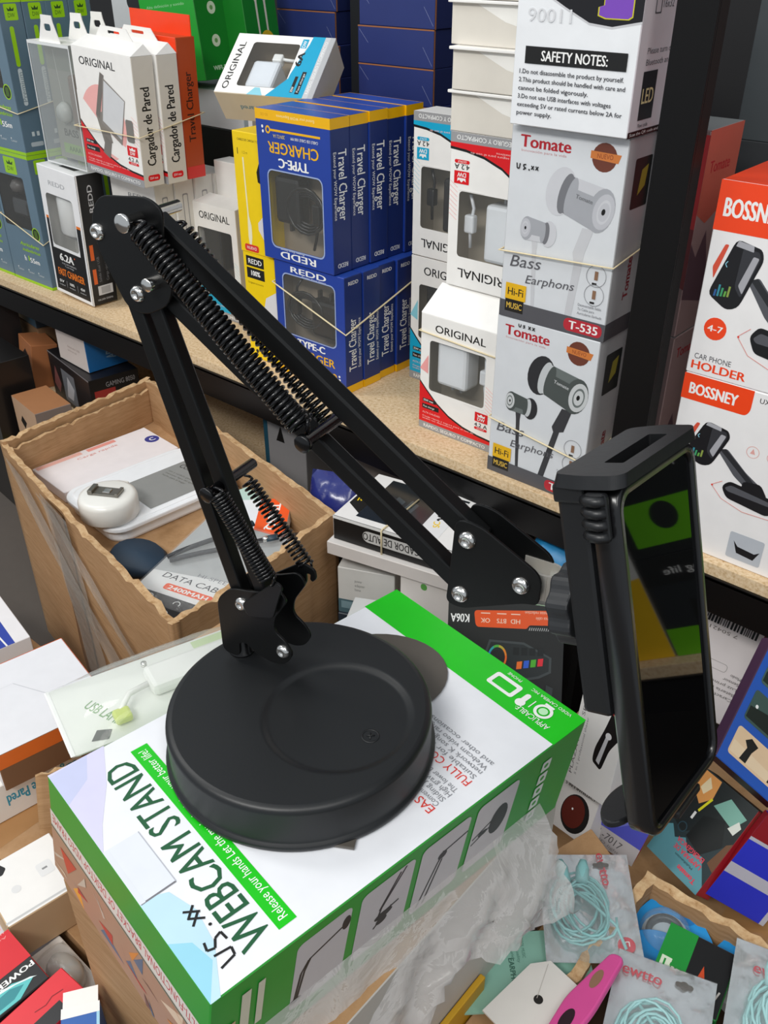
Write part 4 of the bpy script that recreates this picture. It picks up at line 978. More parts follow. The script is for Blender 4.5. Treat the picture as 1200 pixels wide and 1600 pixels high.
# ---- white cartons behind it that carry the hanging boxes
def slim_white():
    c = Carton(0.105, 0.0315, 0.194, mat('eceae6',0.42), {'R': mat('d2d0cc',0.45)})
    c['F'].text('REDD', 0.62, 0.885, 0.034, mat('8f9093',0.4), w=0.045, bold=0.015); c['F'].rect(0,0,0.03,1, mat('1a1a1c',0.4)); c['F'].rect(0.3,0.3,0.8,0.8, mat('3a3a3d',0.4))
    c['R'].poly(rrect(0.35*0.0315,0.58*0.194,0.65*0.0315,0.90*0.194,0.002), mat('8a8a8e',0.4), True, holes=[rrect(0.39*0.0315,0.59*0.194,0.61*0.0315,0.89*0.194,0.002)[::-1]])
    return c
for k, lb in enumerate(('foremost', 'second', 'third', 'rearmost')):
    slim_white().finish('slim_charger_box', f'slim white charger box standing behind the FAST CHARGER box, {lb} of four', 'box', at(-1.128+0.003*k, 0.076+0.0325*k, 0.0003), 'slim white charger boxes')

# ---- the three things standing on top: clear hanging box, two red ORIGINAL cartons, orange carton
c = Carton(0.100, 0.034, 0.158, film_mat('clear_pack', clear=0.80), {'T': WARMW, 'B': mat('6a6a66',0.3)})
F = c['F']
for a in ((0,0.0,0.018,1),(0.982,0,1,1),(0,0,1,0.012),(0,0.975,1,1)): F.rect(*a, mat('e6e8e8',0.3))
tab(c.mb, 0.050, 0.032, -0.012, 0.158, WARMW, 0.45)
k = c.part('speaker_card'); g = Face(k, (-0.046,0.005,0.004), (1,0,0), (0,0,1), 0.092, 0.150)
g.rect(0,0,1,1, mat('8b8d84',0.4)); g.rect(0,0.78,1,1, mat('7c8378',0.4)); g.text('BASS', 0.38, 0.24, 0.065, mat('33352f',0.4), w=0.034, bold=0.03); g.text('EXTRA', 0.36, 0.32, 0.035, mat('5d6058',0.4), w=0.022); g.rect(0.12,0.05,0.75,0.14, mat('88a868',0.4)); g.text('AAAA', 0.42, 0.095, 0.045, mat('456032',0.4), w=0.03, bold=0.03)
g.line((0.30,0.50),(0.22,0.95), 0.0010, mat('c9cac4',0.4)); g.line((0.72,0.40),(0.62,0.85), 0.0010, mat('c9cac4',0.4))
s_ = c.part('speaker'); s_.lathe([(0,0),(0.013,0),(0.014,0.004),(0.010,0.011),(0,0.012)], mat('b9bdb8',0.35), 28, Matrix.Translation((-0.012,0.004,0.068)) @ Matrix.Rotation(R(90),4,'X')); s_.box((0.022,-0.010,0.05),(0.040,0.004,0.12), mat('6f5f52',0.4), 0.004)
c.finish('clear_hanging_box', 'clear plastic hanging box with BASS printed inside, left of the red ORIGINAL carton', 'box', at(-1.2330, 0.0465, 0.2015, 0, 0, 1.2))
for k, lb in enumerate(('second', 'third')):
    c = Carton(0.100, 0.030, 0.158, mat('dcdcda',0.4)); tab(c.mb, 0.050, 0.032, 0, 0.158, WARMW, 0.45)
    c.finish('hanging_box', f'pale hanging box with a white hook tab, {lb} behind the clear box', 'box', at(-1.2310, 0.0805+0.0325*k, 0.2015), 'hook tab boxes behind the clear box')
original_box(0.132, 0.032, 0.156, RC, window=False, picture=True, rise=0.012, tabh=0.014).finish('wall_charger_box', 'front red and white ORIGINAL carton picturing a charger, left end of the shelf', 'box', at(-1.1150, 0.0450, 0.2015, -1, 0, 2.4), 'ORIGINAL wall charger cartons')
original_box(0.132, 0.032, 0.156, RC, window=False, picture=True, rise=0.012, tabh=0.014).finish('wall_charger_box', 'second red and white ORIGINAL carton, pressed behind the front one at left', 'box', at(-1.1110, 0.0795, 0.2005, 0, 0, 2.0), 'ORIGINAL wall charger cartons')
c = Carton(0.132, 0.030, 0.172, mat('c8481a',0.42), {'F': ORG, 'R': mat('b04416',0.45)}); c.mb.box((-0.060,0.010,0.172),(0.0655,0.0112,0.196), ORG)
c['R'].text('Travel Charger', 0.45, 0.52, 0.065, mat('3a1d10',0.45), 90, w=0.085, bold=0.02); c['R'].rect(0,0,1,0.09, mat('d4322c',0.4))
c.finish('wall_charger_box', 'orange Travel Charger carton squeezed behind the red ORIGINAL cartons', 'box', at(-1.1120, 0.1125, 0.2010, 0, 0, 1.6))
band_box('rubber_band', -1.184, -1.0445, 0.0270, 0.1290, (0.262, 0.262, 0.280, 0.27), 'pale rubber band around the red ORIGINAL cartons and orange carton', 0.003)

# ---- small white carton with black adapter, and its neighbours
original_box(0.098, 0.040, 0.163, CC, rise=0.006, dark=True, side_txt=mat('4f93a8',0.45)).finish('wall_charger_box', 'white ORIGINAL carton with a black adapter and raised back flap, beside the yellow boxes', 'box', at(-1.0310, 0.140, 0.0003), 'ORIGINAL wall charger cartons')
def flap(x0, x1, y, z0, z1, label):
    pass
c = Carton(0.098, 0.030, 0.212, WARMW); c.finish('wall_charger_box', 'plain white carton standing right behind the black adapter carton', 'box', at(-1.0200, 0.1770, 0.0003))
def yellow_box():
    w, d, h = 0.058, 0.090, 0.1425; y = mat('f3cf04',0.36)
    c = Carton(w, d, h, y); F = c['F']
    F.text('CABLE DE CARGA Y DATOS', 0.55, 0.94, 0.018, INK, w=w*0.8); F.text('1.2 m', 0.36, 0.84, 0.022, mat('8d7a08',0.4)); F.rect(0.13,0.82,0.15,0.87, INK)
    F.poly([(0.27,0.80),(0.31,0.80),(0.34,0.32),(0.40,0.24),(0.40,0.14),(0.36,0.07),(0.30,0.07),(0.28,0.14),(0.29,0.26),(0.30,0.34)], mat('efe9c4',0.4))
    F.poly([(1,0.42),(0.62,0.28),(0.62,0.22),(1,0.02)], mat('dcd9dc',0.4)); F.poly([(1,0.86),(0.80,0.80),(0.68,0.70),(0.70,0.62),(1,0.58)], mat('141214',0.35)); F.poly([(0.90,0.72),(0.78,0.62),(0.84,0.61),(0.98,0.66)], RED)
    F.rr(0.14,0.015,0.58,0.075,0.003, mat('d8342a',0.4)); F.text('NUEVO', 0.36, 0.045, 0.026, WHITE, w=w*0.3)
    return c
def yellow_low():
    w, d, h = 0.058, 0.090, 0.1425; y = mat('f3cf04',0.36)
    c = Carton(w, d, h, y); F = c['F']
    F.rect(0.10,0.88,0.66,0.97, INK); F.text('REDD', 0.38, 0.925, 0.045, WHITE, w=w*0.42, bold=0.02); F.rect(0.10,0.77,0.66,0.865, INK); F.text('100%', 0.38, 0.82, 0.045, WHITE, w=w*0.28, bold=0.04)
    F.text('Original accesorio', 0.36, 0.73, 0.018, mat('8d7a08',0.4), w=w*0.5); F.poly([(1,0.70),(0.66,0.62),(0.50,0.40),(1,0.30)], mat('dedcdd',0.4))
    F.rect(0.20,0.13,0.34,0.19, INK); F.text('100%', 0.56, 0.17, 0.03, INK, w=w*0.25)
    for k in range(4): F.circ(0.24+0.16*k, 0.075, 0.0026, INK, n=12)
    return c
yellow_low().finish('cable_box', 'yellow cable box with black REDD label, under the other yellow box', 'box', at(-0.8610, 0.0505+0.045, 0.0003))
yellow_box().finish('cable_box', 'yellow cable box picturing a pale cable, above the other yellow box', 'box', at(-0.8620, 0.0495+0.045, 0.1432))
c = Carton(0.075, 0.030, 0.305, mat('3b3767',0.42)); F = c['F']; F.text('CABLE DE CARGA Y DATOS', 0.5, 0.965, 0.008, WHITE, w=0.05); F.text('1.2 m', 0.35, 0.93, 0.012, WHITE); F.rr(0.5,0.90,0.95,0.95,0.004, WHITE)
c.finish('cable_box', 'dark purple cable box standing behind the yellow boxes', 'box', at(-0.9120, 0.160, 0.0003))
c = Carton(0.070, 0.045, 0.300, WARMW, {'F': mat('9a9186',0.6)}); F = c['F']; F.rect(0,0,0.12,1, WARMW); F.rr(0.55,0.72,0.70,0.80,0.002, WARMW); F.line((0.62,0.80),(0.60,0.97), 0.0018, WARMW)
c.finish('open_carton', 'tall white carton with a white cable inside, left of the purple box', 'box', at(-1.0080, 0.232, 0.0003))
# tipped 6 A box on top
u6 = Vector((0.933,0.359,-0.020)).normalized(); n6 = -Vector((0.231,-0.557,0.798)); n6 = (n6 - u6*n6.dot(u6)).normalized(); v6 = u6.cross(n6)
def tipped_box():
    w, d, h = 0.0965, 0.044, 0.131                 # stands on its side: own top points to the left
    c = Carton(w, d, h, WARMW, {'T': WARMW, 'L': mat('d8cbb4',0.5), 'R': mat('c8bba6',0.5), 'D': mat('d6c9ab',0.5)}, {'F': [(0.13,0.32,0.86,0.80,0.004)]})
    F = c['F']; cy = mat('14a7d0',0.36)
    F.text('ORIGINAL', 0.46, 0.91, 0.062, INK, w=w*0.78, bold=0.012)
    F.poly([(0,0.10),(1,0.10),(1,0.225),(0.86,0.235),(0.70,0.26),(0.45,0.30),(0.30,0.31),(0.0,0.47)], cy)
    F.poly([(0.0,0.66),(0.12,0.60),(0.12,0.55),(0.0,0.50)], mat('8fd3e2',0.4))
    F.rect(0,0.05,1,0.10, mat('c9cacc',0.4)); F.rect(0,0,1,0.05, mat('b8b9bb',0.4)); F.text('RÁPIDO, SEGURO Y COMPACTO', 0.5, 0.074, 0.030, WHITE, w=w*0.85)
    F.poly([(0.30,0.315),(0.86,0.242),(0.86,0.318),(0.32,0.319)], WHITE); F.text('6A', 0.62, 0.272, 0.060, INK, w=w*0.22, bold=0.05); F.rect(0.80,0.255,0.95,0.315, cy); F.text('DW', 0.87, 0.285, 0.035, WHITE, w=w*0.11, bold=0.03)
    F.rect(0.08,0.215,0.34,0.245, INK); F.text('35W', 0.13, 0.23, 0.022, WHITE, bold=0.03); F.rect(0.06,0.15,0.42,0.19, INK); F.text('Fast charge', 0.24, 0.17, 0.02, WHITE, w=w*0.3)
    liner(c, mat('a3937c',0.7)); c.pane('F', 0.13,0.32,0.86,0.80,0.004)
    a = c.part('adapter'); blob(a, (-w*0.30,-d*0.36,h*0.48), (w*0.14,d*0.3,h*0.76), mat('e9edf4',0.25,coat=0.3), 0.004)
    k = c.part('cable'); k.tube([(w*0.22,-d*0.2,h*0.36),(w*0.23,-d*0.2,h*0.46),(w*0.24,-d*0.2,h*0.52)], 0.0020, WHITE, 8); k.box((w*0.17,-d*0.3,h*0.50),(w*0.29,-d*0.05,h*0.60), WHITE, 0.002)
    c['L'].text('Cargador de Pared', 0.5, 0.47, 0.16*d/h, mat('6f93a0',0.45), 90, w=h*0.6, bold=0.03)
    return c
X6 = frame((-0.9100,0.1500,0.3290), u6, n6, v6)
# own up axis -> -u6 (towards the left), own right axis -> v6
tipped_box().finish('wall_charger_box', 'white and cyan 6A charger carton lying tipped across the boxes behind the blue ones', 'box', X6 @ Matrix(((0,0,-1,0.0655),(0,1,0,0.0),(1,0,0,0),(0,0,0,1))), 'ORIGINAL wall charger cartons')

# ---- the dim back row
GREEN1 = mat('1d8a2b',0.4)
def green_box(X, lb):
    c = Carton(0.115, 0.060, 0.165, mat('27a035',0.4), {'R': mat('157a25',0.42)})
    F = c['F']
    for k in range(5): F.text('Alta definición y sonido', 0.48, 0.80-0.10*k, 0.022, mat('9fd6a2',0.4), w=0.08)
    F.poly(rrect(0.012,0.115,0.100,0.160,0.001), mat('9fd6a2',0.4), True, holes=[rrect(0.0125,0.1155,0.0995,0.1595,0.001)[::-1]])
    S = c['R']
    for q in (0.82, 0.55, 0.30): S.circ(0.52, q, 0.0080, mat('cfd9c0',0.4)); S.circ(0.52, q, 0.0030, mat('6f9a5c',0.4))
    S.text('WIFI-5G', 0.55, 0.09, 0.035, mat('cfe6c8',0.4), w=0.030, bold=0.03)
    return c.finish('green_gadget_box', lb, 'box', X)
green_box(at(-1.185, 0.235, 0.298, 4, 0, -6.5), 'bright green box with three pale discs on its side, leaning at the back left')
c = Carton(0.060, 0.070, 0.16, mat('137a22',0.42)); F = c['R']
for k in (0.40, 0.66): F.poly([(k-0.06,0.96),(k+0.06,0.96),(k+0.07,0.70),(k+0.03,0.62),(k+0.03,0.36),(k-0.02,0.36),(k-0.03,0.62),(k-0.08,0.70)], mat('d9d4c4',0.4))
F.circ(0.62, 0.30, 0.0150, mat('d7b41e',0.4)); F.text('A KIT', 0.25, 0.10, 0.05, WHITE, w=0.02, bold=0.03)
c.finish('green_gadget_box', 'green cable kit box with a yellow seal, leaning behind the other green box', 'box', at(-1.125, 0.300, 0.298, 6, 0, -7))
c = Carton(0.20, 0.12, 0.05, mat('d9dde0',0.4), {'R': mat('c6d0d6',0.4)}); c['R'].text('REDD', 0.5, 0.55, 0.25, mat('9aa7b0',0.4), w=0.04); c.finish('white_carton', 'white carton lying under the leaning green boxes', 'box', at(-1.165, 0.280, 0.241))
c = Carton(0.20, 0.12, 0.24, mat('101011',0.5)); S = c['R']
for k in range(6): S.rr(0.62+0.16*(k % 2), 0.15+0.28*(k//2), 0.74+0.16*(k % 2), 0.36+0.28*(k//2), 0.003, mat('6a6c6f',0.4))
S.line((0.30,0.98),(0.42,0.02), 0.0012, mat('9a5a3c',0.4)); S.line((0.10,0.8),(0.36,0.5), 0.0005, mat('8a8a8c',0.4)); S.line((0.10,0.4),(0.36,0.1), 0.0005, mat('8a8a8c',0.4))
c.finish('gadget_box', 'black box with pale buttons, in the gap right of the orange carton', 'box', at(-1.165, 0.280, 0.0003))
c = Carton(0.13, 0.05, 0.17, mat('c9ccce',0.4), {'R': mat('a9adb0',0.4)}); c['F'].rr(0.3,0.3,0.9,0.85,0.01, mat('1b1c1e',0.4)); c.finish('gadget_box', 'pale box with a black gadget pictured, behind the clear hanging boxes', 'box', at(-1.360, 0.30, 0.33, 3))
Carton(0.13, 0.06, 0.3295, mat('2b2d30',0.5)).finish('gadget_box', 'dark box at the back carrying the pale gadget box', 'box', at(-1.360, 0.30, 0.0003))
# two stacks of flat navy boxes
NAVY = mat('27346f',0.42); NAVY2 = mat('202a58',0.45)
def navy(w, d, h):
    c = Carton(w, d, h, NAVY, {'R': NAVY2, 'T': mat('2e3c80',0.4)}); F = c['F']
    F.rect(0,0.965,1,1, mat('a4683c',0.45)); F.line((0.02,0.9),(0.14,0.55), 0.0004, mat('8d95b8',0.4)); F.line((0.98,0.08),(0.86,0.55), 0.0004, mat('8d95b8',0.4)); c['R'].rect(0,0,0.02,1, mat('a4683c',0.45)); return c
rows = ['lowest', 'second from the bottom', 'third from the bottom', 'fourth from the bottom', 'fifth from the bottom', 'sixth from the bottom', 'topmost']
for k in range(11):
    if k == 0:
        n0_ = navy(0.122, 0.12, 0.0425).finish('flat_navy_box', 'flat navy box at the bottom of the right navy stack', 'box', at(-0.812, 0.315, 0.0003), 'stacked navy boxes at the back')
    else:
        o = copy_tree(n0_); o.matrix_world = at(-0.812+0.002*math.sin(k*2.3), 0.315, 0.0003+0.0428*k, math.sin(k*1.9)*0.8); o['label'] = f'flat navy box in the right stack at the back, {k+1} up from the shelf'
for k in range(11):
    o = copy_tree(n0_); o.matrix_world = at(-1.085+0.003*math.sin(k*1.3), 0.435, 0.0003+0.0430*k, math.sin(k*2.9)*0.8); o['label'] = f'flat navy box in the left stack at the back, {k+1} up from the shelf'
c = Carton(0.10, 0.10, 0.44, mat('0f1018',0.5)); c.finish('gadget_box', 'black carton filling the gap between the two navy stacks', 'box', at(-0.955, 0.432, 0.0003))
# ---------------------------------------------------------------- heap in front of the rack: the torn kraft box
noise_r = random.Random(11)
def wall_panel(mb, p, q, z0, z1, t, inward, rim_amp=0.004, n=40, rough_rim=True, m=KRAFT):
    """corrugated wall from p to q with a worn top edge; inward = unit vector into the box"""
    p, q, iw = Vector((p[0],p[1],0)), Vector((q[0],q[1],0)), Vector((inward[0],inward[1],0))
    rows = [0.0, 0.5, 0.86, 1.0]; vo = []; vi = []
    bow = [0.006*math.sin(math.pi*i/n)*noise_r.choice((1,)) for i in range(n+1)]
    for i in range(n+1):
        t_ = i/n; base = p.lerp(q, t_); dz = (noise_r.uniform(-0.35,0.35)*rim_amp + 0.6*rim_amp*math.sin(t_*5+p.x*40) - (rim_amp*1.4 if noise_r.random() < 0.10 else 0)) if rough_rim else 0
        for r in rows:
            z = z0 + (z1 - z0)*r + (dz if r == 1.0 else 0); off = -bow[i]*r*0.6
            wob = noise_r.uniform(-.0012,.0012)*(r > 0.8)
            vo.append(base + iw*(off+wob) + Vector((0,0,z))); vi.append(base + iw*(off+t+wob) + Vector((0,0,z + (noise_r.uniform(-.002,.0015) if r == 1.0 else 0))))
    R_ = len(rows); N_ = len(vo); f = []; rim = []
    for i in range(n):
        for k in range(R_-1):
            a, b_ = i*R_+k, (i+1)*R_+k
            f.append((a, b_, b_+1, a+1)); f.append((N_+a, N_+a+1, N_+b_+1, N_+b_))
        a, b_ = i*R_+R_-1, (i+1)*R_+R_-1; rim.append((a, b_, N_+b_, N_+a))
    f.append(tuple([k for k in range(R_)] + [N_+k for k in range(R_-1,-1,-1)])); e = n*R_; f.append(tuple([e+k for k in range(R_-1,-1,-1)] + [N_+e+k for k in range(R_)]))
    mb.add(vo+vi, f, m, True); mb.add(vo+vi, rim, KRAFT_EDGE, True)
def open_kraft_box(name, label, cs, z0, z1, t, pad_z, amp=0.004, pad_m=None):
    root = empty(name, at(sum(c[0] for c in cs)/4, sum(c[1] for c in cs)/4, z0)); tag(root, label, 'box')
    inv = root.matrix_world.inverted() if False else Matrix.Translation((-sum(c[0] for c in cs)/4, -sum(c[1] for c in cs)/4, -z0))
    L = [(inv @ Vector((c[0],c[1],0)))[:2] for c in cs]; cen = Vector((0,0))
    for i in range(4):
        p, q = Vector(L[i]), Vector(L[(i+1) % 4]); d = (q-p).normalized(); iw = Vector((-d.y, d.x))
        if iw.dot(cen - (p+q)/2) < 0: iw = -iw
        mb = MB(); wall_panel(mb, p, q, 0, z1-z0, t, iw, amp); mb.build('wall', root)
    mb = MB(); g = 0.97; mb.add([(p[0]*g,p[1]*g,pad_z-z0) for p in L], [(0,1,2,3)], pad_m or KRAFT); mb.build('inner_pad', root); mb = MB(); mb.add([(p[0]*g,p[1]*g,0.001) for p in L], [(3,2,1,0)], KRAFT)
    mb.build('bottom', root)
    return root, L
KA, KB, KC, KD = (-1.036,-0.250), (-1.060,-0.006), (-0.598,-0.092), (-0.581,-0.333)
kb, KL = open_kraft_box('cardboard_box', 'open torn kraft cardboard box full of returned goods, clear tape down its side', [KA, KD, KC, KB], FLOOR_Z, -0.062, 0.0075, -0.1255, 0.0026)
# inner folded flaps and tape
def strip_on(p, q, a0, a1, b0, b1, off, m, name, n=10, zr=(0, 0.308)):
    """band on the wall p->q between fractions (a0,b0) at the bottom and (a1,b1) at the top"""
    p, q = Vector(p), Vector(q); d = (q-p).normalized(); nrm = Vector((d.y, -d.x))
    if nrm.dot((p+q)/2) < 0: nrm = -nrm
    mb = MB(); v = []
    for k in range(n+1):
        t_ = k/n; z = zr[0] + (zr[1]-zr[0])*t_
        for a in (a0 + (a1-a0)*t_, b0 + (b1-b0)*t_):
            a_ = a; bw = 0.006*math.sin(math.pi*a_)*(z/0.308)*0.6
            P = p.lerp(q, a_) + nrm*(bw + off + 0.0008*math.sin(k*1.7+a*9)); v.append((P.x, P.y, z))
    f = [(2*k, 2*k+1, 2*k+3, 2*k+2) for k in range(n)]
    mb.add(v, f, m, True); return mb.build(name, kb)
TAPE = film_mat('packing_tape', 'f0e8dc', 0.72, 0.10, 0.5, 50.0); TAPEB = mat('8a6038', 0.25, coat=0.5, bump=0.2, scale=120)
strip_on(KL[0], KL[1], 0.355, 0.36, 0.455, 0.47, 0.0022, TAPEB, 'tape_strip'); strip_on(KL[0], KL[1], 0.42, 0.33, 0.58, 0.50, 0.0038, TAPE, 'tape_strip'); strip_on(KL[0], KL[1], 0.72, 0.05, 0.90, 0.20, 0.0048, TAPE, 'tape_strip', zr=(0.10,0.30)); strip_on(KL[0], KL[1], 0.90, 0.30, 1.0, 0.42, 0.0052, TAPE, 'tape_strip', zr=(0.16,0.304))
mb = MB(); wall_panel(mb, Vector(KL[3])*0.955, Vector(KL[0])*0.955, 0.245, 0.297, 0.004, (0.99,0.1), 0.0020); mb.build('inner_flap', kb)
mb = MB(); wall_panel(mb, Vector(KL[2])*0.965+Vector((0,0.002)), Vector(KL[3])*0.965+Vector((0,0.002)), 0.247, 0.298, 0.004, (0.1,-0.99), 0.0020); mb.build('inner_flap', kb)
# --- goods inside it
def tiltM(x, y, z, rz, rx=0, ry=0): return at(x, y, z, rz, rx, ry)
c = Carton(0.085, 0.170, 0.015, mat('f0e9ea',0.4)); T = c['T']
T.rect(0.02,0.02,0.12,0.40, mat('f0b9ad',0.4)); T.rect(0.03,0.45,0.12,0.70, mat('ee9d92',0.4)); T.circ(0.45,0.93,0.010, mat('3b3f8f',0.4)); T.text('C', 0.45,0.93,0.05, WHITE, 90, bold=0.03); T.text('Carga rapida', 0.22, 0.5, 0.03, mat('e3938a',0.4), 90, w=0.06)
c.finish('flat_white_box', 'flat white and pink box with a round logo, in the torn kraft box', 'box', tiltM(-0.978, -0.140, -0.1250, -4, 0, 0))
b = MB(); WP = mat('f4f6f9',0.28,coat=0.2)
b.prism(rrect(-0.058,-0.087,0.058,0.087,0.022,6), 0.0, 0.025, WP, None, 0.004)
b.prism(rrect(-0.064,-0.093,0.064,0.093,0.026,6), 0.017, 0.023, WP, None, 0.0015)
f = Face(b, (-0.050,-0.080,0.0252), (1,0,0), (0,1,0), 0.10, 0.16); f.rect(0.28,0.30,1.0,0.95, mat('8e8f8d',0.5)); f.text('COMPAÑÍA', 0.60, 0.86, 0.055, mat('3d3d3d',0.5), 10, w=0.05, bold=0.02)
f.lines(['Lorem datos del producto','uso y cuidado general','mantener lejos del agua','hecho para el hogar'][1:], 0.36, 0.72, 0.020, mat('55554f',0.5), 1.8, 10, w=0.05)
tag(b.build('white_container'), 'white plastic container with a grey printed label inside the torn kraft box', 'container').matrix_world = tiltM(-0.862, -0.152, -0.1253, -5, 0, 0)
# round white retractor with a belt clip
b = MB(); b.lathe([(0,0),(0.032,0.0),(0.0345,0.003),(0.0345,0.022),(0.0325,0.0268),(0.028,0.0285),(0,0.0290)], mat('f1f0ea',0.3,coat=0.2), 48); b.box((-0.008,0.024,0.004),(0.010,0.040,0.024), mat('f1f0ea',0.3,coat=0.2), 0.003)
tm = empty('tape_measure', tiltM(-0.842, -0.226, -0.0998, 30, 0, 0)); tag(tm, 'round white tape measure with a metal belt clip in the torn kraft box', 'tape measure'); b.build('case', tm)
b = MB(); b.box((-0.020,-0.009,0.0295),(0.018,0.009,0.0312), mat('8b8780',0.3,0.8), 0.0006); b.box((-0.020,-0.009,0.0292),(-0.014,0.009,0.0345), mat('8b8780',0.3,0.8), 0.0006); b.box((0.014,-0.009,0.0290),(0.018,0.009,0.0335), mat('8b8780',0.3,0.8), 0.0006); b.box((-0.003,-0.0045,0.0312),(0.006,0.0045,0.0325), METAL, 0.0005); b.build('belt_clip', tm)
# pouch with data cables
def pillow(mb, w, h, bulge, m, z=0.0, n=14, amp=0.0012, seed=1, edge=0.0):
    rn = random.Random(seed); v = []; f = []
    for j in range(n+1):
        for i in range(n+1):
            u, t_ = i/n*2-1, j/n*2-1
            zz = z + bulge*max(0,(1-u**4))*max(0,(1-t_**4)) + (rn.uniform(-amp,amp) if 0 < i < n and 0 < j < n else 0)
            v.append((u*w/2, t_*h/2, zz))
    for j in range(n):
        for i in range(n):
            a = j*(n+1)+i; f.append((a, a+1, a+n+2, a+n+1))
    mb.add(v, f, m, True)
POLY = film_mat('poly_bag', 'f4f6f7', 0.90, 0.07, 1.0, 34.0); FOIL = mat('e4e5e6', 0.22, 0.75, bump=1.0, scale=38)
def data_pouch():
    X = tiltM(-0.672, -0.212, -0.1050, 15, 4, 0)
    r = empty('data_cable_pouch', X); tag(r, 'clear pouch reading DATA CABLE with two dark cables, front of the torn kraft box', 'cable pouch')
    b = MB(); f = Face(b, (-0.058,-0.075,0.0005), (1,0,0), (0,1,0), 0.116, 0.150); W_ = mat('e9e9e8',0.4); f.rect(0,0,1,1, mat('b9bbbb',0.4)); f.poly([(0,0.10),(1,0.10),(1,0.42),(0.0,0.30)], W_); f.rect(0,0,1,0.10, mat('1a1a1b',0.4))
    f.text('DATA CABLE', 0.50, 0.285, 0.055, mat('33343a',0.4), w=0.085, bold=0.0, slant=0.15); f.text('HI-SPEED', 0.64, 0.375, 0.036, mat('8a8b90',0.4), w=0.045); f.rr(0.24,0.15,0.76,0.215,0.003, mat('ee5a24',0.4)); f.text('2400MAH', 0.5, 0.182, 0.040, WHITE, w=0.05, bold=0.03); f.circ(0.86,0.47,0.0035, mat('ee5a24',0.4))
    for q in (0.2,0.5,0.8): f.ring(q,0.05,0.0042,0.0034, WHITE)
    b.build('printed_card', r)
    for s_, e_ in (((-0.052,-0.012),(-0.006,0.062)),((-0.046,-0.016),(0.030,0.055))):
        b = MB(); p, q = Vector((*s_,0.006)), Vector((*e_,0.008)); b.tube([p.lerp(q,k/6)+Vector((0,0,0.001*math.sin(k))) for k in range(7)], 0.0028, mat('3a3c40',0.5,bump=0.4,scale=600), 8); d = (q-p).normalized(); b.tube([q, q+d*0.004, q+d*0.006], 0.0034, METAL, 8); b.tube([q+d*0.004, q+d*0.018], 0.0048, mat('2c3f4d',0.4), 8, flat=0.6); b.build('cable', r)
    b = MB(); pillow(b, 0.120, 0.156, 0.011, POLY, 0.001, seed=3); b.build('clear_film', r)
data_pouch()
c = Carton(0.036, 0.070, 0.016, mat('1c1c1e',0.38)); T = c['T']
for q in (0.25,0.55,0.85): T.ring(0.5,q,0.0055,0.0045, WHITE); T.text('Fast data', 0.82,q,0.025, WHITE, w=0.012)
c.finish('black_gadget_box', 'black box with white ring icons at the near corner inside the torn kraft box', 'box', tiltM(-0.636, -0.293, -0.1250, -79, 0, 0))
c = Carton(0.070, 0.100, 0.014, mat('e9edf2',0.38)); T = c['T']; T.rect(0,0.62,1,1, mat('f05a22',0.4)); T.text('TRANQ', 0.5, 0.82, 0.12, WHITE, w=0.05, bold=0.05); T.poly([(0,0),(1,0),(1,0.3),(0,0.1)], mat('c9dbe6',0.4))
c.finish('cable_pack', 'white and orange cable pack behind the stand springs inside the torn kraft box', 'cable pack', tiltM(-0.722, -0.117, -0.1200, -52, 4, 5))
b = MB(); b.lathe([(0,0),(0.022,0),(0.026,0.004),(0.024,0.016),(0.018,0.022),(0,0.024)], mat('2b2d2f',0.25,coat=0.4), 28, Matrix.Diagonal((1.0,1.4,1,1))); tag(b.build('dark_gadget'), 'dark glossy rounded gadget by the right wall inside the torn kraft box', 'gadget').matrix_world = tiltM(-0.640, -0.128, -0.1253, 10)
c = Carton(0.05, 0.075, 0.012, mat('d7e9f2',0.35)); c['T'].rect(0,0.7,1,1, mat('6a72a8',0.4)); c.finish('pale_blue_pack', 'pale blue pack with a violet end near the right wall of the torn kraft box', 'pack', tiltM(-0.632, -0.165, -0.1200, 12, 4, 3))
b = MB(); bl = mat('20364a',0.6)
b.lathe([(0,0),(0.03,0),(0.034,0.006),(0.028,0.014),(0,0.016)], bl, 20, Matrix.Diagonal((1.2,0.9,1,1))); tag(b.build('dark_cloth_pouch'), 'dark blue cloth pouch between the tape measure and the data cable pouch', 'pouch').matrix_world = tiltM(-0.766, -0.245, -0.1253, 0)
c = Carton(0.075, 0.060, 0.010, mat('bfe0d8',0.4)); c.finish('mint_pack', 'mint green pack half hidden behind the stand arm inside the torn kraft box', 'pack', tiltM(-0.752, -0.085, -0.1240, -12, 0))

# ---------------------------------------------------------------- supporting cartons lower in the heap
def kraft_block(lo, hi, label, m=KRAFT, faces=None):
    w, d, h = hi[0]-lo[0], hi[1]-lo[1], hi[2]-lo[2]
    c = Carton(w, d, h, m, faces); c['T'].rect(0.46,0,0.54,1, mat('a97c4d',0.35,coat=0.3)); return c.finish('kraft_carton', label, 'carton', at((lo[0]+hi[0])/2, (lo[1]+hi[1])/2, lo[2]), 'sealed kraft cartons in the heap')
kraft_block((-0.378,-0.565,FLOOR_Z), (-0.186,-0.305,-0.0078), 'sealed carton under the webcam stand box, clear bag against its pale side', faces={'R': mat('bdb8b0',0.5)})
kraft_block((-0.180,-0.520,FLOOR_Z), (-0.139,-0.2335,-0.150), 'narrow kraft carton below the mint card, beside the open tray')
kraft_block((-0.300,-0.228,FLOOR_Z), (0.160,-0.012,-0.205), 'long kraft carton under the leaning lamp and shaver boxes')
kraft_block((-0.960,-0.800,FLOOR_Z), (-0.392,-0.549,-0.205), 'wide kraft carton under the POWER ADAPTER box at the lower left')
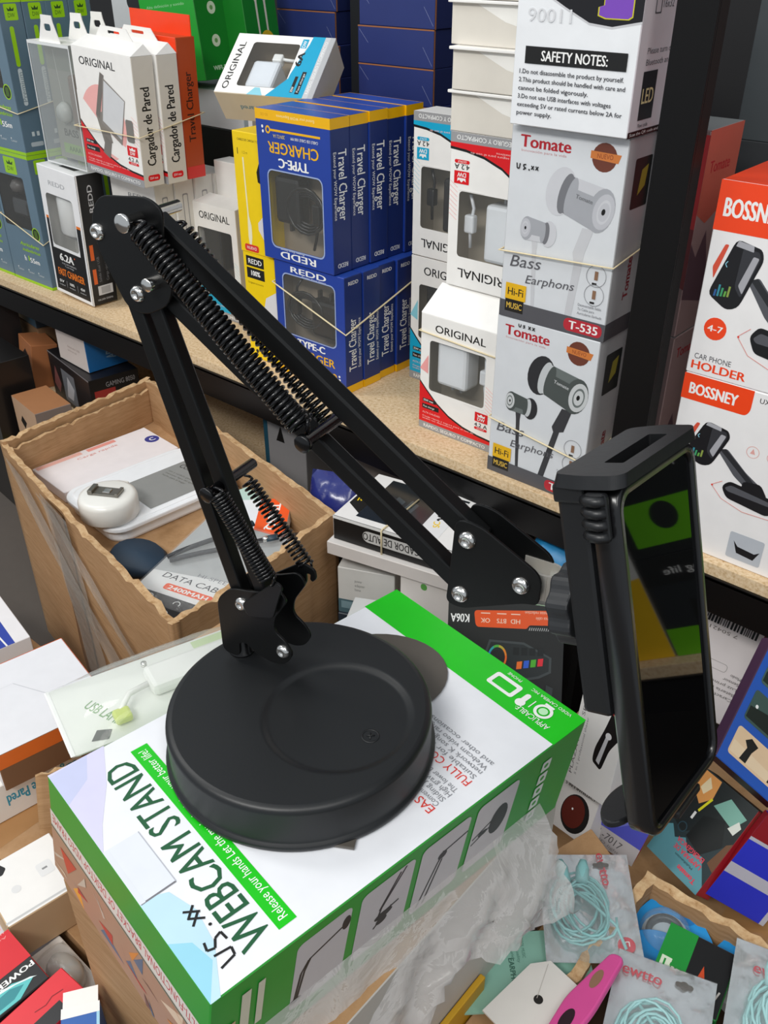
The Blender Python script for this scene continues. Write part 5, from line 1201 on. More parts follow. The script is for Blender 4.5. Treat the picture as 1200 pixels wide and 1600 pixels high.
kraft_block((-0.760,-0.546,FLOOR_Z), (-0.392,-0.430,-0.1612), 'kraft carton under the white carton with blue Pared lettering')
# open tray
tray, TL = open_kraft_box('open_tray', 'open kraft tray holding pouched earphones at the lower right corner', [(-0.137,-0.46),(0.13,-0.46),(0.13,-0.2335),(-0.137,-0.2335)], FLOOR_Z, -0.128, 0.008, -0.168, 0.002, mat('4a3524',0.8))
mb = MB(); mb.box((-0.0225,-0.035,0.0), (0.0225,0.035,0.004), KRAFT, 0.001); fo = mb.build('kraft_flap'); fo.matrix_world = tiltM(-0.186, -0.262, -0.146, -28, 18, -4); tag(fo, 'loose kraft flap between the green carton and the earphone pouch', 'cardboard')

# ---------------------------------------------------------------- pouches of earphones
TEAL = mat('8cc4c4',0.4); TEAL2 = mat('a9dcdc',0.35)
def coil(mb, cx, cy, z, rx, ry, n, m, r=0.0016, seed=0, ang=0.0):
    rn = random.Random(seed); pts = []
    for i in range(n*16):
        a = 2*math.pi*i/16; k = 1 + 0.22*math.sin(a*0.37+seed) ; x = rx*k*math.cos(a); y = ry*k*math.sin(a+0.3*math.sin(a*0.21))
        pts.append((cx + x*math.cos(ang)-y*math.sin(ang), cy + x*math.sin(ang)+y*math.cos(ang), z + 0.0035*math.sin(a*0.31+seed)+0.002*math.sin(a*1.3)))
    mb.tube(pts, r, m, 6)
def ear_pouch(X, label, w, h, cx, cy, seed, teal, logo=True, logo_rot=0, buds=True, red=(0.85,0.12), lg=(0.30,0.86)):
    r = empty('earphone_pouch', X); tag(r, label, 'pouch', 'teal earphone pouches')
    b = MB(); pillow(b, w, h, 0.0, FOIL, 0.0, 16, 0.0015, seed); 
    f = Face(b, (-w/2,-h/2,0.0020), (1,0,0), (0,1,0), w, h); rd = mat('d0203a',0.4)
    f.circ(red[0],red[1],0.0062, rd); f.strokes([(red[0]-0.02,red[1]-0.02),(red[0]-0.005,red[1]+0.03),(red[0]+0.03,red[1]+0.03),(red[0]+0.03,red[1]-0.01)], 0.0007, WHITE)
    if logo: f.text('ewtto', lg[0], lg[1], 0.085, rd, logo_rot, w=w*0.40, bold=0.02)
    f.poly(rrect(0.60*w,0.86*h,0.78*w,0.90*h,0.002), mat('4a4038',0.6), True); f.circ(0.69,0.88,0.0030, mat('4a4038',0.6))
    b.build('foil_back', r)
    b = MB(); coil(b, cx, cy, 0.0065, 0.018, 0.023, 7, teal, 0.0010, seed); coil(b, cx+0.006, cy-0.004, 0.0095, 0.013, 0.019, 4, teal, 0.0010, seed+2, 0.5); b.tube([(cx-0.01,cy+0.02,0.009),(cx+0.01,cy,0.013),(cx+0.025,cy-0.015,0.010),(cx+0.03,cy-0.03,0.006)], 0.0012, teal, 6); b.build('earphone_cord', r)
    if buds:
        for k in (-1, 1):
            b = MB(); b.lathe([(0,0),(0.0045,0.0),(0.0050,0.003),(0.0050,0.011),(0.0036,0.014),(0.0026,0.017),(0,0.017)], teal, 16, Matrix.Translation((cx+0.006*k-0.002, cy+0.018, 0.011)) @ Matrix.Rotation(R(-78),4,'X') @ Matrix.Rotation(R(10*k),4,'Y')); b.build('earbud', r)
    b = MB(); pillow(b, w, h, 0.016, POLY, 0.001, 18, 0.0012, seed+5); b.build('clear_film', r)
    return r
ear_pouch(tiltM(-0.1560,-0.2900,-0.1270,37,3,-5), 'grey zip pouch of teal earphones leaning between the green carton and the tray', 0.068, 0.086, -0.008, -0.006, 3, TEAL, True, -85, True, (0.84,0.14), (0.72,0.84))
ear_pouch(tiltM(-0.0760,-0.3400,-0.1270,18,6,0), 'silver ewtto pouch of pale teal earphones, nearest the camera in the tray', 0.066, 0.090, -0.004, -0.012, 8, TEAL2, True, 0, False, (0.88,0.55), (0.27,0.86))
ear_pouch(tiltM(-0.0180,-0.2820,-0.1210,16,6,0), 'silver ewtto pouch of teal earphones at the right edge in the tray', 0.066, 0.086, 0.000, -0.006, 5, TEAL2, True, 0, True, (0.90,0.30), (0.40,0.80))
# mint header card, white card, pink comb
b = MB(); b.prism(rrect(-0.030,-0.048,0.030,0.048,0.003), 0, 0.0016, mat('8fbfae',0.4)); f = Face(b, (-0.030,-0.048,0.0017), (1,0,0), (0,1,0), 0.060, 0.096)
f.poly(rrect(0.34*0.06,0.08*0.096,0.80*0.06,0.14*0.096,0.002), mat('1c211f',0.5), True); f.circ(0.57,0.125,0.0038, mat('1c211f',0.5)); f.text('EARPHONES', 0.60, 0.42, 0.040, mat('3f6a5c',0.4), 0, w=0.03, bold=0.03); f.lines(['COOL MUSIC','high quality','life sound'], 0.08, 0.52, 0.024, mat('5b8a7b',0.4), 1.7, 0, w=0.02)
o = b.build('mint_card'); o.matrix_world = tiltM(-0.1680,-0.3560,-0.1400,-48,4,-4); tag(o, 'mint green hanging card with a slot, below the clear bag', 'card')
b = MB(); b.prism([(-0.020,-0.030),(0.022,-0.030),(0.022,0.018),(0.012,0.030),(-0.012,0.030),(-0.020,0.018)], 0, 0.0016, mat('d8d4ce',0.45)); f = Face(b, (-0.02,-0.03,0.0017), (1,0,0), (0,1,0), 0.042, 0.06); f.circ(0.48,0.55,0.0032, mat('1a1714',0.5)); f.line((0.2,0.95),(0.45,0.55),0.0004, mat('b5afa8',0.5))
o = b.build('white_card'); o.matrix_world = tiltM(-0.1455,-0.3780,-0.1260,-8,2,0); tag(o, 'white card with a round black hole beside the pink comb', 'card')
PINK = mat('d64f96',0.35)
b = MB(); b.prism(rounded([(-0.010,-0.045),(0.006,-0.045),(0.010,0.0),(0.008,0.045),(-0.002,0.045),(-0.012,0.0)], 0.006), 0, 0.005, PINK, None, 0.0012); f = Face(b, (-0.012,-0.045,0.0051), (1,0,0), (0,1,0), 0.022, 0.09); f.poly(circle(0.010,0.030,0.0042,20,0.009), mat('2a1420',0.5), True); f.poly(circle(0.012,0.066,0.0034,20,0.008), mat('8e6a54',0.5), True)
o = b.build('pink_holder'); o.matrix_world = tiltM(-0.1185,-0.3640,-0.1190,0,2,-20); tag(o, 'pink plastic holder with oval slots beside the white card', 'holder')
# blue round packs, green and black card inside the tray
AZ = mat('1c8fd6',0.35)
r = empty('blue_blister', tiltM(-0.1030,-0.2600,-0.1500,-12,14,0)); tag(r, 'round blue blister pack with a clear dome, in the back corner of the tray', 'blister pack')
b = MB(); b.prism(rounded([(-0.030,-0.026),(0.026,-0.028),(0.030,0.018),(0.0,0.032),(-0.028,0.020)],0.010), 0, 0.0016, AZ); f = Face(b,(-0.03,-0.03,0.0017),(1,0,0),(0,1,0),0.06,0.06); f.circ(0.45,0.50,0.017, mat('b9c7d0',0.4)); f.circ(0.5,0.88,0.006, mat('0f6fb4',0.4)); b.build('card', r)
b = MB(); b.lathe([(0.019,0.0),(0.018,0.008),(0.014,0.014),(0.006,0.017),(0,0.0175)], POLY, 28, Matrix.Translation((-0.003,0.0,0.002))); b.build('clear_dome', r)
b = MB(); b.lathe([(0.010,0),(0.014,0.002),(0.014,0.006),(0.010,0.008),(0.010,0)], mat('2c3a42',0.4), 24, Matrix.Translation((-0.003,0,0.002))); b.build('earpiece', r)
r = empty('blue_blister', tiltM(-0.0990,-0.2870,-0.1460,30,6,0)); tag(r, 'blue disc shaped pack under the green card in the tray', 'blister pack')
b = MB(); b.prism(circle(0,0,0.030,36,0.026), 0, 0.003, AZ, None, 0.0008); f = Face(b,(-0.03,-0.03,0.0031),(1,0,0),(0,1,0),0.06,0.06); f.poly(circle(0.012,0.030,0.008,20), WHITE, True); f.circ(0.2,0.45,0.002, RED, n=10); b.build('card', r)
c = Carton(0.048, 0.052, 0.014, mat('0f0f10',0.35), {'R': mat('1c7a34',0.4), 'F': mat('1c7a34',0.4)}); T = c['T']; T.rect(0,0.0,0.42,1, mat('148a32',0.4)); T.rect(0.05,0.15,0.20,0.50, mat('d5dfc8',0.4)); T.rect(0.22,0.10,0.37,0.40, mat('d5dfc8',0.4)); T.text('12', 0.20, 0.32, 0.30, mat('148a32',0.4), w=0.010)
T.poly([(0.60,0.18),(0.66,0.18),(0.68,0.45),(0.62,0.62),(0.58,0.40)], mat('c4441a',0.4)); T.line((0.86,0.15),(0.92,0.38),0.0012, mat('b9b4ae',0.4))
c.finish('torch_box', 'small green and black box with a flame motif in the middle of the tray', 'box', tiltM(-0.0760,-0.2850,-0.1400,8,4,0))
c = Carton(0.035, 0.05, 0.012, mat('e8ecee',0.38)); T = c['T']; T.rect(0,0.5,1,1, AZ); c.finish('white_blue_pack', 'white pack with a blue end behind the black torch box in the tray', 'pack', tiltM(-0.0560,-0.2520,-0.1550,-15,6,0))
c = Carton(0.05, 0.04, 0.014, mat('2a2a2b',0.4)); T = c['T']; T.text('SPORTS', 0.5, 0.5, 0.25, WHITE, w=0.035); T.rect(0.02,0.75,0.4,0.98, mat('d9d9d9',0.4)); c.finish('dark_pack', 'dark pack with white lettering between the two silver pouches', 'pack', tiltM(-0.0250,-0.3530,-0.1520,12,4,0))
b = MB(); b.box((-0.0022,-0.060,0),(0.0022,0.045,0.165), mat('c99a22',0.5), 0.0008); o = b.build('yellow_strip'); o.matrix_world = tiltM(-0.1832,-0.4300,-0.290,0); tag(o, 'narrow yellow board standing on edge below the clear bag', 'board') 

# ---------------------------------------------------------------- crumpled clear bag round the webcam box
def clear_bag():
    rn = random.Random(21); W, D = 0.175, 0.268; n, mrows = 44, 16; v = []; f = []
    for i in range(n+1):
        t_ = i/n; vv0 = -0.10 + 0.99*t_
        for j in range(mrows+1):
            s_ = j/mrows
            x = W/2 + 0.0010 + 0.024*math.sin(s_*1.5)*(0.75+0.25*math.sin(t_*7+1)) + 0.006*s_
            z = 0.016 - 0.095*s_**1.15*(0.80+0.20*math.sin(t_*5+0.6)) + 0.010*s_*math.sin(t_*12)
            k = s_*min(1, s_*4)
            amp = 0.0040*k
            x += amp*(math.sin(t_*31+s_*9)+rn.uniform(-.7,.7)); z += amp*(0.7*math.sin(t_*23-s_*13)+rn.uniform(-.6,.6))
            v.append((x - 0.006*(1-s_), (vv0-0.5)*D + amp*rn.uniform(-1,1), z))
    for i in range(n):
        for j in range(mrows):
            a = i*(mrows+1)+j; f.append((a, a+mrows+1, a+mrows+2, a+1))
    b = MB(); b.add(v, f, film_mat('crumpled_bag', 'dedad8', 0.64, 0.16, 0.8, 26.0), True)
    o = b.build('clear_plastic_bag'); o.matrix_world = at(-0.27575, -0.43525, 0.0, -8.0)
    return tag(o, 'crumpled clear plastic bag hanging out below the pictured side of the green carton', 'plastic bag')
clear_bag()
# ---------------------------------------------------------------- boxes leaning at the right, below the shelf
def face_X(ctr, u, n_out, w, d, h):
    """matrix for a Carton(w, d, h) whose F face is centred at ctr with right axis u and outward normal n_out"""
    u = Vector(u).normalized(); n = -Vector(n_out); n = (n - u*n.dot(u)).normalized(); v = u.cross(n)
    o = Vector(ctr) + n*(d/2) - v*(h/2)
    return frame(o, u, n, v)
def scaled(c, k):                                    # nearer or farther along its line of sight, kept the same size on the shelf
    e = Vector((0, -0.70, 0.48)); return e + (Vector(c) - e)*k
def leaning(name, label, cat, ctr, u, n, w, h, d, m, faces=None, group=None, deco=None):
    c = Carton(w, d, h, m, faces)
    if deco: deco(c)
    return c.finish(name, label, cat, face_X(ctr, u, n, w, d, h), group)
def d_barcode(c):
    F = c['F']; rn = random.Random(3); x = 0.10
    while x < 0.93:
        q = rn.choice((0.008,0.014,0.02)); F.rect(x,0.78,x+q,0.93, INK); x += q + rn.choice((0.008,0.012,0.018))
    F.text('7 504210 771 3', 0.5, 0.74, 0.03, mat('77706c',0.4), 180, w=0.06); F.text('CE', 0.42, 0.58, 0.05, mat('3a3a3c',0.4), 180); F.text('FC', 0.42, 0.66, 0.045, mat('3a3a3c',0.4), 180)
    F.poly(rrect(0.02,0.048,0.088,0.056,0.003), mat('9c9694',0.4), True, holes=[rrect(0.0205,0.0484,0.0875,0.0556,0.0026)[::-1]])
    F.lines(['Características','Batería recargable','Luz principal','Sensor','Modo'], 0.95, 0.22, 0.026, mat('6d6866',0.4), 1.9, 180, w=0.05); F.rect(0.985,0,1,1, mat('7a1f3a',0.4))
leaning('lamp_box', 'white box with a barcode leaning under the shelf behind the phone', 'box', scaled((-0.219,0.033,-0.127),0.985), (0.866,0.386,-0.319), (0.499,-0.631,0.594), 0.11, 0.115, 0.022, mat('e6dedd',0.4), {'R': mat('5a1830',0.4)}, None, d_barcode)
def d_thumbs(c):
    F = c['F']; blu = mat('2358b8',0.38)
    for k, (y0, y1, sky, land) in enumerate(((0.08,0.30,'e9c9a4','161516'),(0.36,0.60,'3d5652','16211f'),(0.66,0.88,'46605b','1c2a27'))):
        F.rr(0.10,y0,1.0-0.02,y1,0.003, mat(sky,0.4)); g = y1-y0
        if k == 0:
            F.poly([(0.12,y0+0.5*g),(0.97,y0+0.35*g),(0.97,y0+0.02),(0.12,y0+0.02)], mat('f0d6b4',0.4))
            for x in (0.34,0.78): F.poly([(x-0.07,y0+0.02),(x-0.03,y0+0.55*g),(x-0.09,y0+0.72*g),(x-0.02,y0+0.90*g),(x+0.10,y0+0.80*g),(x+0.05,y0+0.5*g),(x+0.03,y0+0.02)], mat(land,0.4))
        else: F.poly([(0.12,y0+0.02),(0.97,y0+0.02),(0.97,y0+0.55*g),(0.6,y0+0.35*g),(0.4,y0+0.6*g),(0.12,y0+0.45*g)], mat(land,0.4)); F.circ(0.2,y0+0.55*g,0.0016, WHITE, n=10)
leaning('lamp_box', 'blue box with three landscape photographs, leaning at the right edge beside the phone', 'box', (-0.107,-0.100,-0.051), (0.656,0.372,-0.657), (0.753,-0.264,0.603), 0.075, 0.112, 0.012, mat('2358b8',0.38), {'D': mat('3a1016',0.4), 'L': mat('3a1a3a',0.4)}, None, d_thumbs)
def d_lampara(c):
    F = c['F']; T = mat('5e9aa6',0.38); DK = mat('1b2427',0.4)
    F.rect(0,0,1,1, T); F.poly([(0,0.30),(0.12,0.36),(0.26,0.27),(0.40,0.34),(0.55,0.24),(0.75,0.31),(1,0.10),(1,1),(0,1)], mat('2a3a3e',0.4)); F.poly([(0,0.42),(0.3,0.36),(0.5,0.5),(0.7,0.42),(1,0.55),(1,1),(0,1)], mat('1e2526',0.4))
    F.poly([(0.04,0.78),(0.25,0.68),(0.38,0.80),(0.34,0.99),(0.04,0.99)], mat('e9a25a',0.4)); F.poly([(0.12,0.82),(0.22,0.78),(0.28,0.88),(0.16,0.96)], mat('f6e2b8',0.4)); F.poly([(0.45,0.76),(0.85,0.70),(0.95,0.86),(0.6,0.92)], mat('7fb3a4',0.4)); F.poly([(0.80,0.68),(0.92,0.66),(0.96,0.76),(0.88,0.80)], mat('dfe3da',0.4)); F.poly([(0.86,0.30),(1,0.26),(1,0.60),(0.93,0.55)], mat('6d4a32',0.4))
    F.line((0.30,0.60),(0.38,0.80),0.0022, mat('e6e02a',0.35)); F.poly([(0.22,0.42),(0.34,0.40),(0.40,0.60),(0.28,0.63)], DK); F.rect(0.27,0.52,0.31,0.60, WHITE); F.ring(0.26,0.40,0.0045,0.0036, mat('2d4a56',0.4)); F.poly([(0.38,0.36),(0.70,0.30),(0.90,0.50),(0.72,0.72),(0.42,0.62)], mat('141a1b',0.4))
    rd = mat('e04458',0.4); F.text('LAMPARA DE', 0.58, 0.215, 0.048, rd, 180, w=0.030, bold=0.03); F.text('EMERGENCIA', 0.56, 0.285, 0.048, rd, 180, w=0.030, bold=0.03); F.text('Multifuncion', 0.58, 0.155, 0.024, DK, 180, w=0.020); F.text('Tomate', 0.72, 0.075, 0.052, rd, 180, w=0.020, bold=0.05)
leaning('lamp_box', 'teal box with a night landscape and a yellow light, below the phone', 'box', (-0.127,-0.153,-0.147), (0.900,-0.407,0.156), (-0.398,-0.618,0.678), 0.060, 0.085, 0.020, mat('5e9aa6',0.38), {'R': mat('a3202c',0.4), 'T': mat('3a2a22',0.4)}, None, d_lampara)
def d_redblue(c):
    F = c['F']; F.rect(0,0,1,1, mat('2c35c2',0.4)); F.rect(0,0.30,1,0.42, mat('b9b8c4',0.4)); F.rect(0,0.70,1,0.735, mat('b9b8c4',0.4)); F.rect(0,0.735,1,1, mat('8c1420',0.4)); F.text('AWATT', 0.55,0.87,0.05, mat('d9b9bb',0.4), w=0.02); F.rect(0.92,0,1,0.7, mat('b9b8c4',0.4)); F.line((0.55,0.55),(0.8,0.62),0.002, mat('b9b8c4',0.4))
leaning('lamp_box', 'dark red and blue box with pale stripes at the right edge above the tray', 'box', (-0.0715,-0.152,-0.153), (0.807,0.388,-0.445), (0.549,-0.769,0.327), 0.055, 0.085, 0.008, mat('2c35c2',0.4), {'L': mat('8c1420',0.4)}, None, d_redblue)
def d_el(c):
    F = c['F']; F.rect(0,0,1,1, mat('c9c5c8',0.4)); F.rect(0,0.42,1,1, mat('5a5fd0',0.38)); F.poly([(0.05,0.8),(0.5,0.6),(0.8,0.95),(0.1,0.98)], mat('7d84e2',0.4)); F.text('EL-7017', 0.42,0.26,0.16, mat('5d5a5e',0.4), -6, w=0.026); F.text('LED light', 0.45,0.10,0.06, mat('8d8a8e',0.4), -6, w=0.024)
leaning('lamp_box', 'violet blue and grey box marked EL-7017 leaning on the kraft flap', 'box', (-0.1815,-0.1930,-0.1560), (0.987,0.061,-0.151), (0.09,-0.976,0.199), 0.0465, 0.0465, 0.014, mat('c9c5c8',0.4), {'R': mat('c22438',0.4), 'T': mat('c22438',0.4)}, None, d_el)
def d_shaver(c):
    F = c['F']; F.rect(0,0,1,1, mat('e4e2e0',0.4)); F.text('PLAZA HAIR SET', 0.11,0.42,0.030, mat('5a5658',0.4), 90, w=0.070); F.text('5 in 1 professional shaver', 0.22,0.36,0.020, mat('77737a',0.4), 90, w=0.055)
    k = mat('171719',0.35); F.poly(rounded([(0.50,0.30),(0.72,0.26),(0.80,0.46),(0.98,0.62),(0.99,0.80),(0.70,0.80),(0.62,0.62),(0.50,0.42)],0.05), k); F.poly([(0.58,0.32),(0.66,0.30),(0.74,0.56),(0.68,0.58)], mat('c4c4c8',0.3)); F.circ(0.72,0.57,0.0030, mat('d9d9dc',0.3)); F.poly([(0.68,0.76),(0.99,0.72),(0.99,0.90),(0.72,0.90)], mat('a3202a',0.4))
    for i in range(4): F.line((0.70,0.78+0.03*i),(0.99,0.76+0.03*i),0.0006, mat('3a1014',0.4))
leaning('shaver_box', 'white box picturing a black and red shaver, between the green carton and the phone clamp', 'box', (-0.218,-0.180,-0.082), (0.975,-0.188,0.118), (-0.213,-0.940,0.268), 0.046, 0.105, 0.024, mat('e4e2e0',0.4), {'D': mat('3a3638',0.4)}, None, d_shaver)
def d_redc(c):
    F = c['F']; F.rect(0,0,1,1, mat('d9d5d2',0.4)); F.text('5 IN 1 INTELLECT', 0.5,0.93,0.06, INK, w=0.034, bold=0.03); F.circ(0.55,0.45,0.0150, INK, ry=0.0165, n=30); F.circ(0.50,0.47,0.0120, mat('5c2018',0.38), ry=0.0138, n=30); F.circ(0.46,0.52,0.0010, WHITE, n=8)
leaning('shaver_box', 'white box picturing a round dark red disc, below the shaver box', 'box', (-0.2190,-0.2000,-0.1540), (0.950,-0.222,0.20), (-0.30,-0.800,0.50), 0.042, 0.042, 0.018, mat('d9d5d2',0.4), {'T': mat('3a3638',0.4)}, None, d_redc)
def d_k06(c):
    F = c['F']; k = mat('131516',0.45); F.rect(0,0,1,1,k)
    F.poly(rounded([(0.22,0.855),(0.99,0.875),(0.99,0.775),(0.70,0.770),(0.68,0.745),(0.24,0.745)],0.03), mat('e8561e',0.36)); F.text('K06A', 0.10,0.80,0.055, WHITE, 180, w=0.016, bold=0.03)
    for q, t in ((0.32,'OK'),(0.46,'BTS'),(0.58,'HD')): F.text(t, q, 0.79, 0.030, mat('f6d0b8',0.4), 180, w=0.008, bold=0.02); F.rect(q-0.04,0.835,q+0.04,0.842, mat('f6d0b8',0.4))
    F.lines(['Long-distance cable','intelligent noise reduction'], 0.98,0.815,0.022, mat('f6d0b8',0.4), 1.7, 180, w=0.032)
    for q in range(16): F.line((0.70+0.018*q,0.735),(0.708+0.018*q,0.755),0.0006, mat('b9b9b9',0.4))
    for q in (0.35,0.50,0.65,0.80): F.poly([(q,0.92),(q+0.06,0.94),(q+0.05,0.955),(q-0.01,0.935)], mat('b0432a',0.4))
    # pictured mixer with a rainbow dial and coloured keys
    g = mat('3e4446',0.35); F.poly([(0.28,0.46),(0.36,0.665),(0.66,0.655),(0.90,0.56),(0.90,0.46),(0.80,0.42),(0.30,0.34)], g); F.poly([(0.30,0.47),(0.375,0.65),(0.655,0.64),(0.88,0.555),(0.88,0.47),(0.79,0.435),(0.32,0.36)], mat('23282a',0.35))
    cx, cy = 0.435, 0.55; cols = ['2f6fd0','2fa0a8','4fae3e','b9a83a','e8862a','ee6a24','ee6a24','e8562a']
    for i in range(24):
        a0, a1 = R(190-15*i*0.8), R(190-15*(i+1)*0.8); r0, r1 = 0.082, 0.066; F.poly([(cx+r0*math.cos(a0),cy+r0*math.sin(a0)),(cx+r1*math.cos(a0),cy+r1*math.sin(a0)),(cx+r1*math.cos(a1),cy+r1*math.sin(a1)),(cx+r0*math.cos(a1),cy+r0*math.sin(a1))], mat(cols[i//3],0.35))
    F.circ(cx,cy,0.0062,k)
    for i, cl in enumerate(('f2742a','2f5fd0','4fae2e','e02a38')): F.poly([(0.60+0.06*i,0.475+0.008*i),(0.645+0.06*i,0.480+0.008*i),(0.65+0.06*i,0.530+0.008*i),(0.605+0.06*i,0.525+0.008*i)], mat(cl,0.35)); F.rect(0.57+0.07*i,0.57,0.62+0.07*i,0.62, mat('14181a',0.35))
    for q in (0.55,0.70,0.84): F.poly([(q,0.12),(q+0.05,0.10),(q+0.08,0.36),(q+0.02,0.38)], mat('343a3c',0.35))
leaning('sound_card_box', 'black box with an orange label and a rainbow dial, behind the green carton', 'box', (-0.3110,-0.1830,-0.0540), (0.800,0.600,0.0), (0.50,-0.67,0.55), 0.100, 0.130, 0.030, mat('131516',0.45), {'T': mat('2a2d2e',0.45), 'R': mat('222526',0.45)}, None, d_k06)

# ---------------------------------------------------------------- middle of the heap, between the torn box and the post
c = Carton(0.140, 0.100, 0.030, mat('f0eeec',0.38), {'F': mat('141415',0.38), 'R': mat('141415',0.38)})
F = c['F']; F.rr(0.26,0.28,0.86,0.74,0.007, mat('c9c7c4',0.4)); F.text('CARGADOR DE AUTO', 0.56,0.51,0.30, INK, 180, w=0.083, bold=0.02); F.rect(0,0.88,1,1, mat('e9e8e6',0.4))
T = c['T']; T.rect(0.16,0.10,0.84,0.94, mat('20262a',0.22,coat=0.5)); T.poly([(0.02,0.30),(0.16,0.16),(0.16,0.62),(0.02,0.74)], mat('14140f',0.4)); T.text('DW', 0.09,0.46,0.13, YELLOW, 200, w=0.014, bold=0.05)
for q in (0.3,0.42): T.poly([(q,0.35),(q+0.08,0.30),(q+0.10,0.6),(q+0.02,0.66)], mat('3d464b',0.2,coat=0.5))
T.rect(0.66,0.12,0.84,0.90, mat('e9e9ea',0.4)); T.text('30W', 0.75,0.58,0.16, INK, 110, w=0.026, bold=0.05); T.text('SC', 0.75,0.36,0.07, YELLOW, 110, bold=0.05)
c.finish('car_charger_box', 'black and white CARGADOR DE AUTO box lying on the white carton behind the torn box', 'box', at(-0.5170,-0.0580,-0.0700,12))
band_b = MB(); band_b.tube([at(-0.517,-0.058,-0.07,12) @ Vector(p) for p in ((-0.010,-0.0515,0.0),(-0.010,-0.0518,0.030),(-0.009,-0.0505,0.0312),(-0.003,0.02,0.0312))], 0.0010, BAND_MAT, 6); tag(band_b.build('rubber_band'), 'pale rubber band round the CARGADOR DE AUTO box', 'rubber band')
c = Carton(0.190, 0.100, 0.016, mat('dfdad6',0.42), {'F': mat('d6cfca',0.45)}); c.finish('white_carton', 'flat white carton right under the CARGADOR DE AUTO box', 'box', at(-0.4960,-0.0600,-0.0863,13))
c = Carton(0.120, 0.060, 0.283, mat('ded8d3',0.45)); F = c['F']; F.rr(0.20,0.955,0.26,0.985,0.004, mat('4f9c3a',0.4)); F.line((0.0,0.80),(1,0.86),0.0008, mat('c3bbb5',0.5)); c.finish('white_carton', 'tall white carton with a small green mark, behind the stand head', 'box', at(-0.4420,-0.0630,FLOOR_Z+0.0005,13))
c = Carton(0.066, 0.030, 0.062, mat('d9d8d4',0.42)); F = c['F']; F.rect(0,0,0.46,0.30, mat('4f6b74',0.4)); F.lines(['power','adapter','home'], 0.30,0.75,0.06, mat('8d8d8c',0.4), 1.6, w=0.012); F.rect(0.05,0.1,0.3,0.26, mat('7d99a2',0.4))
c.finish('small_white_box', 'small white box with a dark blue green band beside the torn kraft box', 'box', at(-0.5490,-0.0920,-0.1700,24))
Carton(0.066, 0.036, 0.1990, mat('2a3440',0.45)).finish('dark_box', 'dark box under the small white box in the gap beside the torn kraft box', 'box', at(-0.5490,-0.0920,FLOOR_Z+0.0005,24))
c = Carton(0.060, 0.080, 0.035, mat('d6d8d8',0.42)); c['T'].text('Re', 0.40,0.30,0.20, INK, 10, w=0.018, bold=0.04); c['T'].text('Mobile', 0.40,0.12,0.08, mat('66686a',0.4), 10, w=0.018)
c.finish('small_white_box', 'small pale box lettered Re, half under the far corner of the green carton', 'box', at(-0.4950,-0.1480,-0.1640,28,0,0))
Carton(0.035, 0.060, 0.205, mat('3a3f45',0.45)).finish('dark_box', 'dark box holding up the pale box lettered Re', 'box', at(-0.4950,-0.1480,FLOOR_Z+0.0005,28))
c = Carton(0.05,0.03,0.02, mat('2f7fc0',0.4)); c['T'].text('CE', 0.5,0.5,0.4, WHITE, 20, w=0.02); c['T'].rect(0.8,0,1,1, mat('e6eaec',0.4)); c.finish('blue_pack', 'small blue and white pack peeking out by the green carton beside the sound card box', 'pack', at(-0.4010,-0.2350,-0.1100,-30,8))
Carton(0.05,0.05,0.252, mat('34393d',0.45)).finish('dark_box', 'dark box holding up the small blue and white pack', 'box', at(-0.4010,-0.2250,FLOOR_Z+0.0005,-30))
# navy plastic pack, OR box, grey carton
b = MB(); pillow(b, 0.07, 0.10, 0.02, mat('27307a',0.22,coat=0.5,bump=0.4,scale=60), 0, 12, 0.0015, 4); pillow(b, 0.07, 0.10, -0.004, mat('27307a',0.22,coat=0.5), 0, 12, 0.0, 4); o = b.build('navy_pack'); o.matrix_world = at(-0.655,-0.038,-0.112,24,62,0); tag(o, 'glossy navy blue plastic pack beside the CARGADOR DE AUTO box', 'pack')
c = Carton(0.075, 0.05, 0.150, mat('8b898a',0.45), {'R': mat('6d6c6d',0.45)}); F = c['F']; F.text('OR-6', 0.62,0.28,0.09, INK, w=0.034, bold=0.04); F.rect(0.0,0.30,0.10,1.0, mat('1f4a5c',0.4)); F.text('Cable data', 0.5,0.12,0.03, mat('4d4c4e',0.4)); F.poly([(0.3,0.7),(0.42,0.86),(0.50,0.70)], INK)
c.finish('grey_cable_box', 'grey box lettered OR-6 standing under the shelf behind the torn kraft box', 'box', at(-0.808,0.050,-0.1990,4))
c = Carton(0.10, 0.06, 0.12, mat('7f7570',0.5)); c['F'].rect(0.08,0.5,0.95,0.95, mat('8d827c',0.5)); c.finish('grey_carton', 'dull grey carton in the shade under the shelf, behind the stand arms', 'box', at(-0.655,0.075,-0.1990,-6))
c = Carton(0.12, 0.10, 0.148, mat('22201f',0.5)); c['T'].poly([(0.1,0.3),(0.8,0.2),(0.9,0.7),(0.2,0.8)], mat('2f2d2c',0.5)); c.finish('dark_box', 'dark box in the shade under the shelf, left of the earphone boxes', 'box', at(-0.530,0.080,-0.1990,8))
